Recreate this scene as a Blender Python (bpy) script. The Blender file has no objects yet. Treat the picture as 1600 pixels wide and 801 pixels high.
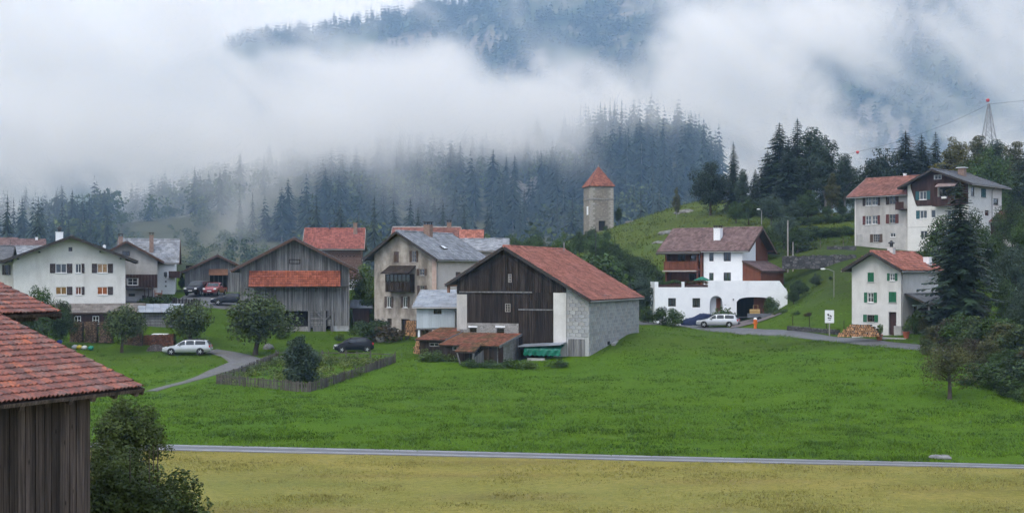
import bpy, math, random
import numpy as np
from mathutils import Vector, Matrix

random.seed(7)
RNG = np.random.default_rng(11)
R = math.radians
scene = bpy.context.scene
col = scene.collection

# ---------------------------------------------------------------- camera
FPX, CXP, HYP, CZ = 2000.0, 800.0, 430.0, 9.0      # focal length in photo pixels, principal column, horizon row, eye height
cam_data = bpy.data.cameras.new("camera")
cam_data.sensor_fit = 'HORIZONTAL'
cam_data.sensor_width = 36.0
cam_data.lens = 36.0 * FPX / 1600.0
cam_data.shift_y = (HYP - 400.5) / 1600.0
cam_data.clip_start = 0.5
cam_data.clip_end = 12000.0
cam = bpy.data.objects.new("camera", cam_data)
cam.location = (0, 0, CZ)
cam.rotation_euler = (R(90), 0, 0)
col.objects.link(cam)
scene.camera = cam

# ---------------------------------------------------------------- sky, sun, exposure
SUN_EL, SUN_AZ = 52.0, 215.0          # soft sun somewhere behind the photographer, under thick cloud
world = bpy.data.worlds.new("World")
scene.world = world
world.use_nodes = True
wn, wl = world.node_tree.nodes, world.node_tree.links
wn.clear()
w_out = wn.new('ShaderNodeOutputWorld')
w_bg = wn.new('ShaderNodeBackground')
w_sky = wn.new('ShaderNodeTexSky')
w_sky.sky_type = 'NISHITA'
w_sky.sun_disc = False
w_sky.sun_elevation = R(SUN_EL)
w_sky.sun_rotation = R(SUN_AZ)
w_sky.air_density = 1.0
w_sky.dust_density = 4.0
w_mix = wn.new('ShaderNodeMix')
w_mix.data_type = 'RGBA'
w_mix.inputs[0].default_value = 0.88
w_mix.inputs[7].default_value = (7.5, 8.6, 11.0, 1)     # the even grey-white of a closed cloud cover
wl.new(w_sky.outputs[0], w_mix.inputs[6])
wl.new(w_mix.outputs[2], w_bg.inputs[0])
w_bg.inputs[1].default_value = 0.108
wl.new(w_bg.outputs[0], w_out.inputs[0])

sun_data = bpy.data.lights.new("sun", 'SUN')
sun_data.energy = 1.5
sun_data.angle = R(35)
sun_data.color = (1.0, 0.97, 0.93)
sun = bpy.data.objects.new("sun", sun_data)
_d = Vector((math.sin(R(SUN_AZ)) * math.cos(R(SUN_EL)), math.cos(R(SUN_AZ)) * math.cos(R(SUN_EL)), math.sin(R(SUN_EL))))
sun.rotation_euler = (-_d).to_track_quat('-Z', 'Y').to_euler()
col.objects.link(sun)

scene.view_settings.view_transform = 'Standard'
scene.view_settings.look = 'None'
scene.view_settings.gamma = 1.0
scene.view_settings.exposure = 0.4
scene.view_settings.use_curve_mapping = False
scene.render.engine = 'CYCLES'
cy = scene.cycles
cy.max_bounces = 9
cy.diffuse_bounces = 2
cy.glossy_bounces = 2
cy.transmission_bounces = 4
cy.transparent_max_bounces = 16
cy.volume_bounces = 8
cy.volume_step_rate = 1.0
cy.volume_max_steps = 160
cy.use_denoising = True
cy.use_adaptive_sampling = True
cy.adaptive_threshold = 0.04
cy.adaptive_min_samples = 20
cy.sample_clamp_indirect = 6.0
cy.caustics_reflective = False
cy.caustics_refractive = False

# ---------------------------------------------------------------- helpers
def at(px, py, Y):
    """the point that stands at photo pixel (px, py) when it is Y metres away"""
    return Vector(((px - CXP) * Y / FPX, Y, CZ + (HYP - py) * Y / FPX))

def tag(o, label=None, cat=None, group=None, kind=None):
    if label: o['label'] = label
    if cat: o['category'] = cat
    if group: o['group'] = group
    if kind: o['kind'] = kind
    return o

def empty(name, loc=(0, 0, 0), rz=0.0):
    o = bpy.data.objects.new(name, None)
    o.empty_display_size = 0.5
    o.location = loc
    o.rotation_euler = (0, 0, rz)
    col.objects.link(o)
    return o

def thing(name, label, cat, loc=(0, 0, 0), rz=0.0, group=None):
    return tag(empty(name, loc, rz), label, cat, group)

def link(name, me, parent=None, loc=None, rot=None):
    o = bpy.data.objects.new(name, me)
    if parent is not None: o.parent = parent
    if loc is not None: o.location = loc
    if rot is not None: o.rotation_euler = rot
    col.objects.link(o)
    return o

KIDS = {}
def copy_tree(o, parent=None):
    c = o.copy()
    col.objects.link(c)
    c.parent = parent
    for ch in list(o.children):
        copy_tree(ch, c)
    return c

def np_mesh(name, verts, faces, mats, smooth=False):
    """verts (n,3), faces (m,3) or (m,4) arrays -> mesh, without python loops"""
    verts = np.asarray(verts, dtype=np.float32)
    faces = np.asarray(faces, dtype=np.int32)
    k = faces.shape[1]
    me = bpy.data.meshes.new(name)
    me.vertices.add(len(verts))
    me.vertices.foreach_set('co', verts.ravel())
    me.loops.add(faces.size)
    me.loops.foreach_set('vertex_index', faces.ravel())
    me.polygons.add(len(faces))
    me.polygons.foreach_set('loop_start', np.arange(0, faces.size, k, dtype=np.int32))
    me.polygons.foreach_set('loop_total', np.full(len(faces), k, dtype=np.int32))
    if smooth: me.polygons.foreach_set('use_smooth', np.ones(len(faces), dtype=bool))
    for m in (mats if isinstance(mats, (list, tuple)) else [mats]): me.materials.append(m)
    me.update(calc_edges=True)
    return me

class MB:
    """collects shapes for ONE mesh"""
    def __init__(s): s.v, s.f, s.m, s.cur = [], [], [], 0
    def face(s, pts):
        n = len(s.v); s.v += [tuple(p) for p in pts]; s.f.append(tuple(range(n, n + len(pts)))); s.m.append(s.cur); return s
    def raw(s, vs, fs):
        n = len(s.v); s.v += [tuple(p) for p in vs]
        for f in fs: s.f.append(tuple(i + n for i in f)); s.m.append(s.cur)
        return s
    def hexa(s, c):
        return s.raw(c, [(0, 3, 2, 1), (4, 5, 6, 7), (0, 1, 5, 4), (1, 2, 6, 5), (2, 3, 7, 6), (3, 0, 4, 7)])
    def box(s, x0, x1, y0, y1, z0, z1):
        return s.hexa([(x0, y0, z0), (x1, y0, z0), (x1, y1, z0), (x0, y1, z0), (x0, y0, z1), (x1, y0, z1), (x1, y1, z1), (x0, y1, z1)])
    def bar(s, a, b, w, h=None, up=(0, 0, 1)):
        a, b = Vector(a), Vector(b); h = w if h is None else h
        d = (b - a).normalized(); u = Vector(up)
        if abs(d.dot(u)) > .98: u = Vector((0, 1, 0))
        sx = d.cross(u).normalized() * w / 2; sz = sx.cross(d).normalized() * h / 2
        return s.hexa([a - sx - sz, a + sx - sz, a + sx + sz, a - sx + sz, b - sx - sz, b + sx - sz, b + sx + sz, b - sx + sz])
    def tube(s, pts, rad, n=8, cap=True):
        pts = [Vector(p) for p in pts]
        rs = rad if isinstance(rad, (list, tuple)) else [rad] * len(pts)
        base = len(s.v); prev = None
        for i, p in enumerate(pts):
            d = (pts[min(i + 1, len(pts) - 1)] - pts[max(i - 1, 0)])
            d = d.normalized() if d.length > 1e-9 else Vector((0, 0, 1))
            if prev is None:
                a = Vector((1, 0, 0)) if abs(d.x) < .9 else Vector((0, 1, 0))
                prev = d.cross(a).normalized()
            u = (prev - d * prev.dot(d)); u = u.normalized() if u.length > 1e-6 else d.orthogonal().normalized()
            w = d.cross(u); prev = u
            for k in range(n):
                t = 2 * math.pi * k / n
                q = p + (u * math.cos(t) + w * math.sin(t)) * rs[i]
                s.v.append(tuple(q))
        for i in range(len(pts) - 1):
            for k in range(n):
                a, b = base + i * n + k, base + i * n + (k + 1) % n
                s.f.append((a, b, b + n, a + n)); s.m.append(s.cur)
        if cap:
            s.f.append(tuple(base + k for k in reversed(range(n)))); s.m.append(s.cur)
            e = base + (len(pts) - 1) * n
            s.f.append(tuple(e + k for k in range(n))); s.m.append(s.cur)
        return s
    def lathe(s, prof, c=(0, 0, 0), n=14, axis='z'):
        base = len(s.v)
        for (r, h) in prof:
            for k in range(n):
                t = 2 * math.pi * k / n
                p = (r * math.cos(t), r * math.sin(t), h)
                if axis == 'y': p = (p[0], p[2], p[1])
                if axis == 'x': p = (p[2], p[0], p[1])
                s.v.append((p[0] + c[0], p[1] + c[1], p[2] + c[2]))
        for i in range(len(prof) - 1):
            for k in range(n):
                a, b = base + i * n + k, base + i * n + (k + 1) % n
                s.f.append((a, b, b + n, a + n)); s.m.append(s.cur)
        s.f.append(tuple(base + k for k in range(n))); s.m.append(s.cur)
        e = base + (len(prof) - 1) * n
        s.f.append(tuple(e + k for k in range(n))); s.m.append(s.cur)
        return s
    def prism(s, poly, axis_vec):
        """closed polygon (3d points) swept along axis_vec"""
        a = Vector(axis_vec); n = len(poly)
        vs = [tuple(Vector(p)) for p in poly] + [tuple(Vector(p) + a) for p in poly]
        fs = [tuple(reversed(range(n))), tuple(range(n, 2 * n))] + [(i, (i + 1) % n, (i + 1) % n + n, i + n) for i in range(n)]
        return s.raw(vs, fs)
    def mesh(s, name, mats, smooth=False, fix=True):
        me = bpy.data.meshes.new(name)
        me.from_pydata(s.v, [], s.f)
        for m in (mats if isinstance(mats, (list, tuple)) else [mats]): me.materials.append(m)
        if any(s.m): me.polygons.foreach_set('material_index', s.m)
        if smooth: me.polygons.foreach_set('use_smooth', [True] * len(s.f))
        me.update()
        return me
    def build(s, name, mats, parent=None, smooth=False, loc=None, rot=None):
        return link(name, s.mesh(name, mats, smooth), parent, loc, rot)

# ---------------------------------------------------------------- materials
class NT:
    def __init__(s, name):
        s.mat = bpy.data.materials.new(name); s.mat.use_nodes = True
        s.n, s.l = s.mat.node_tree.nodes, s.mat.node_tree.links
        s.b = s.n['Principled BSDF']
        s.out = s.n['Material Output']
    def node(s, t, **kw):
        n = s.n.new(t)
        for k, v in kw.items(): setattr(n, k, v)
        return n
    def con(s, a, b): s.l.new(a, b)
    def mix(s, fac, a, b, mode='MIX'):
        m = s.n.new('ShaderNodeMix'); m.data_type = 'RGBA'; m.blend_type = mode
        for i, v in ((0, fac), (6, a), (7, b)):
            if hasattr(v, 'is_output') or hasattr(v, 'links'): s.l.new(v, m.inputs[i])
            elif i == 0: m.inputs[0].default_value = v
            else: m.inputs[i].default_value = tuple(v)[:3] + (1,)
        return m.outputs[2]
    def math(s, op, a, b=None, c=None, clamp=False):
        m = s.n.new('ShaderNodeMath'); m.operation = op; m.use_clamp = clamp
        for i, v in enumerate((a, b, c)):
            if v is None: continue
            if hasattr(v, 'links'): s.l.new(v, m.inputs[i])
            else: m.inputs[i].default_value = v
        return m.outputs[0]
    def noise(s, scale=1.0, stretch=(1, 1, 1), detail=5, rough=.55, world=False, off=(0, 0, 0)):
        if world:
            src = s.node('ShaderNodeNewGeometry').outputs['Position']
        else:
            src = s.node('ShaderNodeTexCoord').outputs['Object']
        mp = s.node('ShaderNodeMapping')
        mp.inputs['Scale'].default_value = stretch
        mp.inputs['Location'].default_value = off
        s.con(src, mp.inputs['Vector'])
        t = s.node('ShaderNodeTexNoise')
        t.inputs['Scale'].default_value = scale
        t.inputs['Detail'].default_value = detail
        t.inputs['Roughness'].default_value = rough
        s.con(mp.outputs[0], t.inputs['Vector'])
        return t.outputs[0]
    def ramp(s, fac, lo, hi):
        m = s.n.new('ShaderNodeMapRange'); m.inputs[1].default_value = lo; m.inputs[2].default_value = hi
        s.l.new(fac, m.inputs[0]); return m.outputs[0]
    def bump(s, h, strength=.3, dist=.02):
        b = s.node('ShaderNodeBump'); b.inputs['Strength'].default_value = strength; b.inputs['Distance'].default_value = dist
        s.con(h, b.inputs['Height']); s.con(b.outputs[0], s.b.inputs['Normal'])
    def island(s, colour, amount):
        r = s.node('ShaderNodeNewGeometry').outputs['Random Per Island']
        k = s.math('MULTIPLY_ADD', r, 2 * amount, 1 - amount)
        hs = s.node('ShaderNodeHueSaturation')
        s.con(colour, hs.inputs['Color']); s.con(k, hs.inputs['Value'])
        return hs.outputs[0]
    def finish(s, colour, rough=.8, spec=.3, metal=0.0):
        if hasattr(colour, 'links'): s.con(colour, s.b.inputs['Base Color'])
        else: s.b.inputs['Base Color'].default_value = tuple(colour)[:3] + (1,)
        if hasattr(rough, 'links'): s.con(rough, s.b.inputs['Roughness'])
        else: s.b.inputs['Roughness'].default_value = rough
        s.b.inputs['Specular IOR Level'].default_value = spec
        s.b.inputs['Metallic'].default_value = metal
        return s.mat

def mat(name, c1, c2, scale=1.0, stretch=(1, 1, 1), lo=.35, hi=.65, rough=.8, spec=.3, metal=0.0, island=0.0,
        bump=0.0, bscale=30.0, bdist=.01, c3=None, scale3=.35, lo3=.5, hi3=.7, stretch3=(1, 1, 1)):
    """two colours mixed by noise, an optional third in larger patches (stains), an optional tint for each loose piece"""
    t = NT(name)
    c = t.mix(t.ramp(t.noise(scale, stretch), lo, hi), c1, c2)
    if c3 is not None:
        c = t.mix(t.ramp(t.noise(scale3, stretch3, off=(3.1, 7.7, 1.3)), lo3, hi3), c, c3)
    if island: c = t.island(c, island)
    if bump: t.bump(t.noise(bscale, stretch, detail=4), bump, bdist)
    return t.finish(c, rough, spec, metal)

def mat_stone(name, c1, c2, mortar, scale=2.2, edge=.06, bump=.6, dist=.05, stretch=(1, 1, 1.5), c3=None):
    """rubble masonry: cells with mortar between them"""
    t = NT(name)
    src = t.node('ShaderNodeTexCoord').outputs['Object']
    mp = t.node('ShaderNodeMapping'); mp.inputs['Scale'].default_value = stretch
    t.con(src, mp.inputs['Vector'])
    v = t.node('ShaderNodeTexVoronoi'); v.inputs['Scale'].default_value = scale; t.con(mp.outputs[0], v.inputs['Vector'])
    e = t.node('ShaderNodeTexVoronoi', feature='DISTANCE_TO_EDGE'); e.inputs['Scale'].default_value = scale; t.con(mp.outputs[0], e.inputs['Vector'])
    sep = t.node('ShaderNodeSeparateColor'); t.con(v.outputs['Color'], sep.inputs[0])
    c = t.mix(sep.outputs[0], c1, c2)
    c = t.mix(t.ramp(t.noise(9.0), .3, .8), c, tuple(x * .6 for x in c1))
    m = t.ramp(e.outputs['Distance'], edge * .4, edge)
    c = t.mix(m, mortar, c)
    if c3 is not None: c = t.mix(t.ramp(t.noise(.5, off=(5, 2, 8)), .5, .7), c, c3)
    t.bump(t.math('ADD', m, t.noise(12.0)), bump, dist)
    return t.finish(c, .9, .2)

def mat_leaf(name, c1, c2, scale=.6, island=.45, trans=.25, rough=.55):
    t = NT(name)
    c = t.mix(t.ramp(t.noise(scale, detail=3), .38, .62), tuple(x * .8 for x in c1), tuple(x * 1.3 for x in c2))  # clump-sized light and shade painted into the leaf colour
    c = t.island(c, island)
    t.finish(c, rough, .25)
    tr = t.node('ShaderNodeBsdfTranslucent'); t.con(c, tr.inputs[0])
    ms = t.node('ShaderNodeMixShader'); ms.inputs[0].default_value = trans
    t.con(t.b.outputs[0], ms.inputs[1]); t.con(tr.outputs[0], ms.inputs[2])
    t.con(ms.outputs[0], t.out.inputs['Surface'])
    return t.mat

def mat_glass(name, tint=(.62, .66, .68), see=.6):
    """window pane: mirror-like at a glance, see-through into the dark room or to the curtain"""
    t = NT(name)
    g = t.node('ShaderNodeBsdfGlossy'); g.inputs['Roughness'].default_value = .04; g.inputs['Color'].default_value = (.8, .85, .9, 1)
    tr = t.node('ShaderNodeBsdfTransparent'); tr.inputs[0].default_value = tint + (1,)
    lw = t.node('ShaderNodeFresnel'); lw.inputs[0].default_value = 1.5
    f = t.math('MULTIPLY_ADD', lw.outputs[0], .9, .01, clamp=True)
    ms = t.node('ShaderNodeMixShader'); t.con(f, ms.inputs[0]); t.con(tr.outputs[0], ms.inputs[1]); t.con(g.outputs[0], ms.inputs[2])
    t.con(ms.outputs[0], t.out.inputs['Surface'])
    return t.mat

def mat_emit(name, c, strength):
    t = NT(name)
    n = t.noise(3.0, detail=2)
    cc = t.mix(t.ramp(n, .3, .7), c, tuple(x * .45 for x in c))
    t.finish((.1, .05, .02), .8)
    t.con(cc, t.b.inputs['Emission Color']); t.b.inputs['Emission Strength'].default_value = strength
    return t.mat
# ---------------------------------------------------------------- the lie of the land
CTRL = []
def _g(px, py, Y): CTRL.append(tuple(at(px, py, Y)))
for w in [(-40, 15, .8), (0, 15, .6), (40, 15, .5), (-40, 45, .5), (0, 45, .5), (40, 45, .5), (-70, 60, .5), (80, 60, .9),
          (-130, 60, .5), (-130, 110, 2.0), (-130, 160, 7), (-130, 300, 14), (-60, 300, 11), (0, 300, 9), (30, 300, 8), (60, 310, 14),
          (130, 60, 4), (130, 100, 11), (130, 160, 20), (130, 300, 26), (-100, 15, .8), (110, 15, 1.5), (-60, 230, 10), (-10, 230, 9.5),
          (85, 215, 19), (60, 235, 19.5), (75, 270, 20), (38, 280, 15), (17, 290, 10)]:
    CTRL.append(w)
for g in [(220, 699, 63.2), (800, 713, 60), (1500, 724, 57.8), (300, 640, 80), (700, 640, 81), (1100, 640, 81), (1485, 628, 84), (1600, 640, 80),
          (345, 598, 100), (480, 612, 94), (617, 565, 112), (470, 560, 118), (280, 600, 101), (360, 575, 112), (700, 585, 104), (850, 577, 108),
          (915, 558, 112), (1000, 522, 124), (1100, 545, 118), (1100, 590, 98), (1250, 560, 108), (1250, 600, 92), (1400, 565, 100), (1400, 610, 87),
          (1000, 503, 150), (1060, 507, 146), (1115, 516, 140), (1190, 518, 134), (1300, 527, 122), (1440, 543, 108), (1600, 560, 100),
          (1385, 522, 117), (1440, 520, 122), (1270, 480, 135), (1290, 430, 150), (1280, 411, 158), (1260, 396, 162), (1340, 391, 164), (1480, 388, 168), (1590, 380, 165),
          (1290, 352, 185), (1290, 334, 208), (1540, 480, 122), (1560, 420, 140),
          (1030, 503, 152), (1150, 505, 150), (1190, 500, 153), (1110, 440, 172), (1000, 440, 172), (980, 388, 195), (960, 362, 225), (1100, 312, 245), (1030, 338, 238),
          (1050, 388, 190), (1100, 350, 208), (1180, 347, 206), (900, 420, 190), (880, 450, 165),
          (45, 516, 135), (255, 516, 135), (180, 548, 127), (290, 556, 125), (120, 590, 112), (200, 565, 118), (300, 530, 134), (390, 521, 138), (540, 528, 138),
          (547, 549, 128), (590, 522, 140), (650, 530, 134), (720, 560, 114), (650, 550, 121), (800, 560, 116), (340, 478, 151), (250, 472, 152), (320, 462, 160), (200, 472, 150),
          (100, 452, 170), (480, 452, 182), (650, 452, 176), (800, 452, 180), (760, 470, 150), (-60, 560, 110), (-60, 500, 140), (960, 480, 150)]:
    _g(*g)
CTRL = np.array(CTRL)
def _tps_k(r2): return np.where(r2 > 1e-9, .5 * r2 * np.log(np.maximum(r2, 1e-9)), 0.0)
_n = len(CTRL)
_P = np.c_[np.ones(_n), CTRL[:, :2]]
_K = _tps_k(((CTRL[:, None, :2] - CTRL[None, :, :2]) ** 2).sum(-1)) + np.eye(_n) * 6.0
_A = np.block([[_K, _P], [_P.T, np.zeros((3, 3))]])
_W = np.linalg.solve(_A, np.r_[CTRL[:, 2], np.zeros(3)])
def height(x, y):
    x, y = np.asarray(x, float), np.asarray(y, float)
    sh = np.broadcast(x, y).shape
    xc = np.clip(np.broadcast_to(x, sh).ravel(), -130, 130); yc = np.clip(np.broadcast_to(y, sh).ravel(), 12, 305)
    out = np.empty(xc.size)
    for i in range(0, xc.size, 20000):
        a = np.c_[xc[i:i + 20000], yc[i:i + 20000]]
        out[i:i + 20000] = _tps_k(((a[:, None] - CTRL[None, :, :2]) ** 2).sum(-1)) @ _W[:_n] + _W[_n] + a @ _W[_n + 1:]
    return out.reshape(sh)
def hz(x, y): return float(height(x, y))
_gx, _gy = np.arange(-70, 70.01, .8), np.arange(38, 262, .8)
_gz = height(*np.meshgrid(_gx, _gy, indexing='ij'))
def height_fast(x, y):
    """the same surface read from a fine grid, for hundreds of thousands of grass blades"""
    u = np.clip((x - _gx[0]) / .8, 0, len(_gx) - 1.001); v = np.clip((y - _gy[0]) / .8, 0, len(_gy) - 1.001)
    i, j = u.astype(int), v.astype(int); a, b = u - i, v - j
    return (_gz[i, j] * (1 - a) + _gz[i + 1, j] * a) * (1 - b) + (_gz[i, j + 1] * (1 - a) + _gz[i + 1, j + 1] * a) * b
def ray_ground(px, py, y0=35.0, y1=280.0):
    """first point of the ground seen at a photo pixel"""
    Y = np.arange(y0, y1, .5)
    X = (px - CXP) * Y / FPX; Z = CZ + (HYP - py) * Y / FPX
    d = Z - height(X, Y)
    k = int(np.argmax(d <= 0))
    return Vector((X[k], Y[k], height(X[k], Y[k]).item()))

def path_front(x): return 60.5 - x * .16           # the farm track's middle line, as a depth for each x
def value_noise(x, y, s, seed=0):
    r = np.random.default_rng(seed); g = r.random((64, 64))
    u, v = (x / s) % 64, (y / s) % 64
    i, j = np.floor(u).astype(int), np.floor(v).astype(int); a, b = u - i, v - j
    a, b = a * a * (3 - 2 * a), b * b * (3 - 2 * b)
    i1, j1 = (i + 1) % 64, (j + 1) % 64; i, j = i % 64, j % 64
    return (g[i, j] * (1 - a) + g[i1, j] * a) * (1 - b) + (g[i, j1] * (1 - a) + g[i1, j1] * a) * b

def gxy(px, py): p = ray_ground(px, py); return (p.x, p.y)
ROAD = [gxy(q, w) for q, w in ((985, 504), (1020, 505), (1060, 508), (1110, 515), (1160, 518), (1215, 521), (1270, 526), (1320, 531), (1370, 537), (1420, 542))] + [(40, 100), (46, 95)]
LANE = [gxy(q, w) for q, w in ((236, 612), (262, 604), (300, 594), (340, 581), (368, 572), (395, 565), (430, 562), (462, 556))]
LANE2 = [gxy(q, w) for q, w in ((390, 568), (372, 558), (350, 552), (326, 548))]
def line_dist(x, y, L):
    out = np.full(np.shape(x), 1e9)
    for (a, b) in zip(L[:-1], L[1:]):
        a, b = np.array(a[:2]), np.array(b[:2]); d = b - a; t = np.clip(((x - a[0]) * d[0] + (y - a[1]) * d[1]) / (d @ d), 0, 1)
        out = np.minimum(out, np.hypot(x - a[0] - t * d[0], y - a[1] - t * d[1]))
    return out
def ruggedness(x, y):
    """tussocky unevenness of the meadow, fading out towards tracks and roads"""
    k = np.clip((y - path_front(x) - 2.5) / 8, 0, 1) * .7
    for L, w in ((ROAD, 3.0), (LANE, 2.8), (LANE2, 2.5)): k = k * np.clip((line_dist(x, y, L) - w) / 3, 0, 1)
    k = np.where((np.abs(x) < 76) & (y > 55) & (y < 146), k, 0)
    return ((value_noise(x, y, 2.3, 1) - .5) * .16 + (value_noise(x, y, 6.5, 2) - .5) * .22) * k

_xs = np.unique(np.r_[-6000, -3000, -1500, -800, -400, -220, np.arange(-140, -72, 4), np.arange(-72, 76, .8), np.arange(76, 142, 4), 220, 400, 800, 1500, 3000, 6000])
_ys = np.unique(np.r_[-6000, -2000, -500, -100, -20, np.arange(0, 36, 4), np.arange(36, 172, .8), np.arange(172, 304, 2.5), 320, 400, 600, 1000, 2000, 4000, 9000])
_X, _Y = np.meshgrid(_xs, _ys, indexing='ij')
_Z = height(_X, _Y)
_far = np.clip((_Y - 300) / 150, 0, 1); _Z = _Z * (1 - _far) + 4 * _far
_side = np.clip((np.abs(_X) - 220) / 600, 0, 1); _Z = _Z * (1 - _side) + 4 * _side
_Z = _Z + ruggedness(_X, _Y)
_ni, _nj = _X.shape
_idx = np.arange(_ni * _nj).reshape(_ni, _nj)
_F = np.stack([_idx[:-1, :-1], _idx[1:, :-1], _idx[1:, 1:], _idx[:-1, 1:]], -1).reshape(-1, 4)

# what grows or lies where: mown yellow field this side of the track, green meadow beyond, rough bank grass, pasture, bare earth
mown = np.array((.265, .240, .072)); meadow = np.array((.075, .152, .007)); lawn = np.array((.068, .126, .010))
rough = np.array((.048, .075, .016)); pasture = np.array((.082, .115, .022)); earth = np.array((.09, .07, .05)); wood = np.array((.030, .042, .016))
C = np.broadcast_to(meadow, _X.shape + (3,)).copy()
def _lay(c, w): 
    w = np.clip(w, 0, 1)[..., None]
    C[:] = C * (1 - w) + c * w
_lay(lawn, (_Y - 112) / 6)
_lay(mown, (path_front(_X) - _Y) / .4 + .5)
_lay(np.array((.19, .135, .065)), (path_front(_X) - _Y > 0) * np.clip((value_noise(_X * .35, _Y * 2.2, 3.0, 44) - .62) * 4, 0, 1) * .45)
_lay(np.array((.15, .165, .045)), (path_front(_X) - _Y > 0) * np.clip((value_noise(_X * .4, _Y * 2.0, 4.0, 45) - .55) * 3, 0, 1) * .5)
_lay(pasture, np.clip((_Y - 178) / 8, 0, 1) * np.clip((_X - 5) / 6, 0, 1))
_lay(rough, np.clip((_Y - 128) / 8, 0, 1) * np.clip((_X - 28) / 8, 0, 1) * np.clip((182 - _Y) / 8, 0, 1))
_lay(rough, np.clip(1 - np.abs(_Y - (113 - (_X - 34) * .5)) / 7, 0, 1) * np.clip((_X - 18) / 10, 0, 1) * .8)
_lay(wood, np.clip((_Y - 205) / 10, 0, 1) * np.clip((8 - _X) / 8, 0, 1))
_lay(wood, np.clip((_X - 62) / 6, 0, 1))
_lay(wood, np.clip((_Y - 300) / 10, 0, 1))
ground_me = np_mesh('ground', np.stack([_X, _Y, _Z], -1).reshape(-1, 3), _F, [], True)
_ca = ground_me.color_attributes.new('cover', 'FLOAT_COLOR', 'POINT')
_ca.data.foreach_set('color', np.c_[C.reshape(-1, 3), np.ones(_X.size)].astype(np.float32).ravel())

def mat_ground():
    t = NT('ground_cover')
    a = t.node('ShaderNodeAttribute', attribute_name='cover').outputs['Color']
    n1 = t.ramp(t.noise(.55, (.55, 1, 1), world=True, detail=6), .3, .7)
    n2 = t.ramp(t.noise(4.0, (.7, 1, 1), world=True, detail=5, rough=.7), .3, .72)
    n3 = t.ramp(t.noise(.07, (.5, 1.6, 1), world=True, detail=4), .35, .65)
    c = t.mix(n1, a, t.mix(1.0, a, (.76, .82, .70), 'MULTIPLY'))
    c = t.mix(t.math('MULTIPLY', n2, .75), c, t.mix(1.0, c, (.42, .50, .40), 'MULTIPLY'))
    n4 = t.ramp(t.noise(11.0, (.8, 1, 1), world=True, detail=3, rough=.7), .38, .66)
    c = t.mix(t.math('MULTIPLY', n4, .45), c, t.mix(1.0, c, (1.5, 1.45, 1.3), 'MULTIPLY'))
    c = t.mix(t.math('MULTIPLY', n3, .45), c, t.mix(1.0, c, (1.35, 1.05, .9), 'MULTIPLY'))
    t.bump(t.math('ADD', n2, n1), .55, .12)
    return t.finish(c, .95, .1)
ground_me.materials.append(mat_ground())
ground = link('ground', ground_me)
tag(ground, 'green village meadow and mown yellow field sloping up to the houses', kind='structure')

def drape(name, line, width, m, lift, n=4, seg=.8, crown=0.0):
    """a strip of road laid over the ground along a line of (x, y)"""
    pts = [Vector(p) for p in line]
    dense = []
    for i in range(len(pts) - 1):                       # Catmull-Rom through the points
        p0, p1, p2, p3 = pts[max(i - 1, 0)], pts[i], pts[i + 1], pts[min(i + 2, len(pts) - 1)]
        k = max(2, int((p2 - p1).length / seg))
        for j in range(k):
            t = j / k
            dense.append(.5 * ((2 * p1) + (p2 - p0) * t + (2 * p0 - 5 * p1 + 4 * p2 - p3) * t * t + (3 * p1 - p0 - 3 * p2 + p3) * t ** 3))
    dense.append(pts[-1])
    D = np.array([tuple(p) for p in dense])
    T = np.gradient(D, axis=0); T /= np.linalg.norm(T, axis=1)[:, None]
    N = np.c_[-T[:, 1], T[:, 0]]
    off = np.linspace(-.5, .5, n + 1)
    w = width if np.ndim(width) else np.full(len(D), width)
    w = np.interp(np.linspace(0, 1, len(D)), np.linspace(0, 1, len(w)), w)
    P = D[:, None, :] + N[:, None, :] * (off[None, :] * w[:, None])[..., None]
    mid = height(D[:, 0], D[:, 1])
    Z = height(P[..., 0], P[..., 1]) + lift + crown * (1 - (2 * off) ** 2)[None]
    P = np.concatenate([P[:, :1], P, P[:, -1:]], 1); Z = np.concatenate([Z[:, :1] - .35, Z, Z[:, -1:] - .35], 1); n += 2
    V = np.concatenate([P, Z[..., None]], -1)
    k = len(D); idx = np.arange(k * (n + 1)).reshape(k, n + 1)
    Fq = np.stack([idx[:-1, :-1], idx[:-1, 1:], idx[1:, 1:], idx[1:, :-1]], -1).reshape(-1, 4)
    # turned-down edges so that the strip has thickness
    me = np_mesh(name, V.reshape(-1, 3), Fq[:, ::-1], m, True)
    return link(name, me)

# ---------------------------------------------------------------- wooded hillside and the mountain behind it
def smooth(t): t = np.clip(t, 0, 1); return t * t * (3 - 2 * t)
_pk = np.array([-700, -300, 0, 150, 300, 450, 600, 800, 950, 1050, 1085, 1115, 1150, 1250, 1500, 2300])
_py = np.array([405, 400, 392, 372, 330, 288, 276, 272, 256, 232, 262, 318, 375, 400, 400, 400])
_hx, _hzv = (_pk - 800) * .26, 9 + (430 - _py) * .26
def hill(X, Y):
    crest = np.interp(X + (value_noise(X, Y, 40, 5) - .5) * 14, _hx, _hzv)
    s = smooth((Y - 285) / 235)
    back = smooth((Y - 540) / 220)
    z = 9 + (crest - 9) * (.35 * s + .65 * s ** 1.6) * (1 - .75 * back)
    z += (value_noise(X, Y, 28, 6) - .5) * 9 * s + (value_noise(X, Y, 11, 7) - .5) * 3.5 * s
    # two open grassy ribs on the slope
    return z
_mk = np.array([-1400, -500, 0, 250, 470, 600, 720, 860, 1000, 1200, 1400, 1700, 2300])
_my = np.array([330, 290, 215, 130, 82, 58, 33, -15, -90, -130, -170, -200, -240])
_mx, _mz = (_mk - 800) * .75, 9 + (430 - _my) * .75
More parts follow.
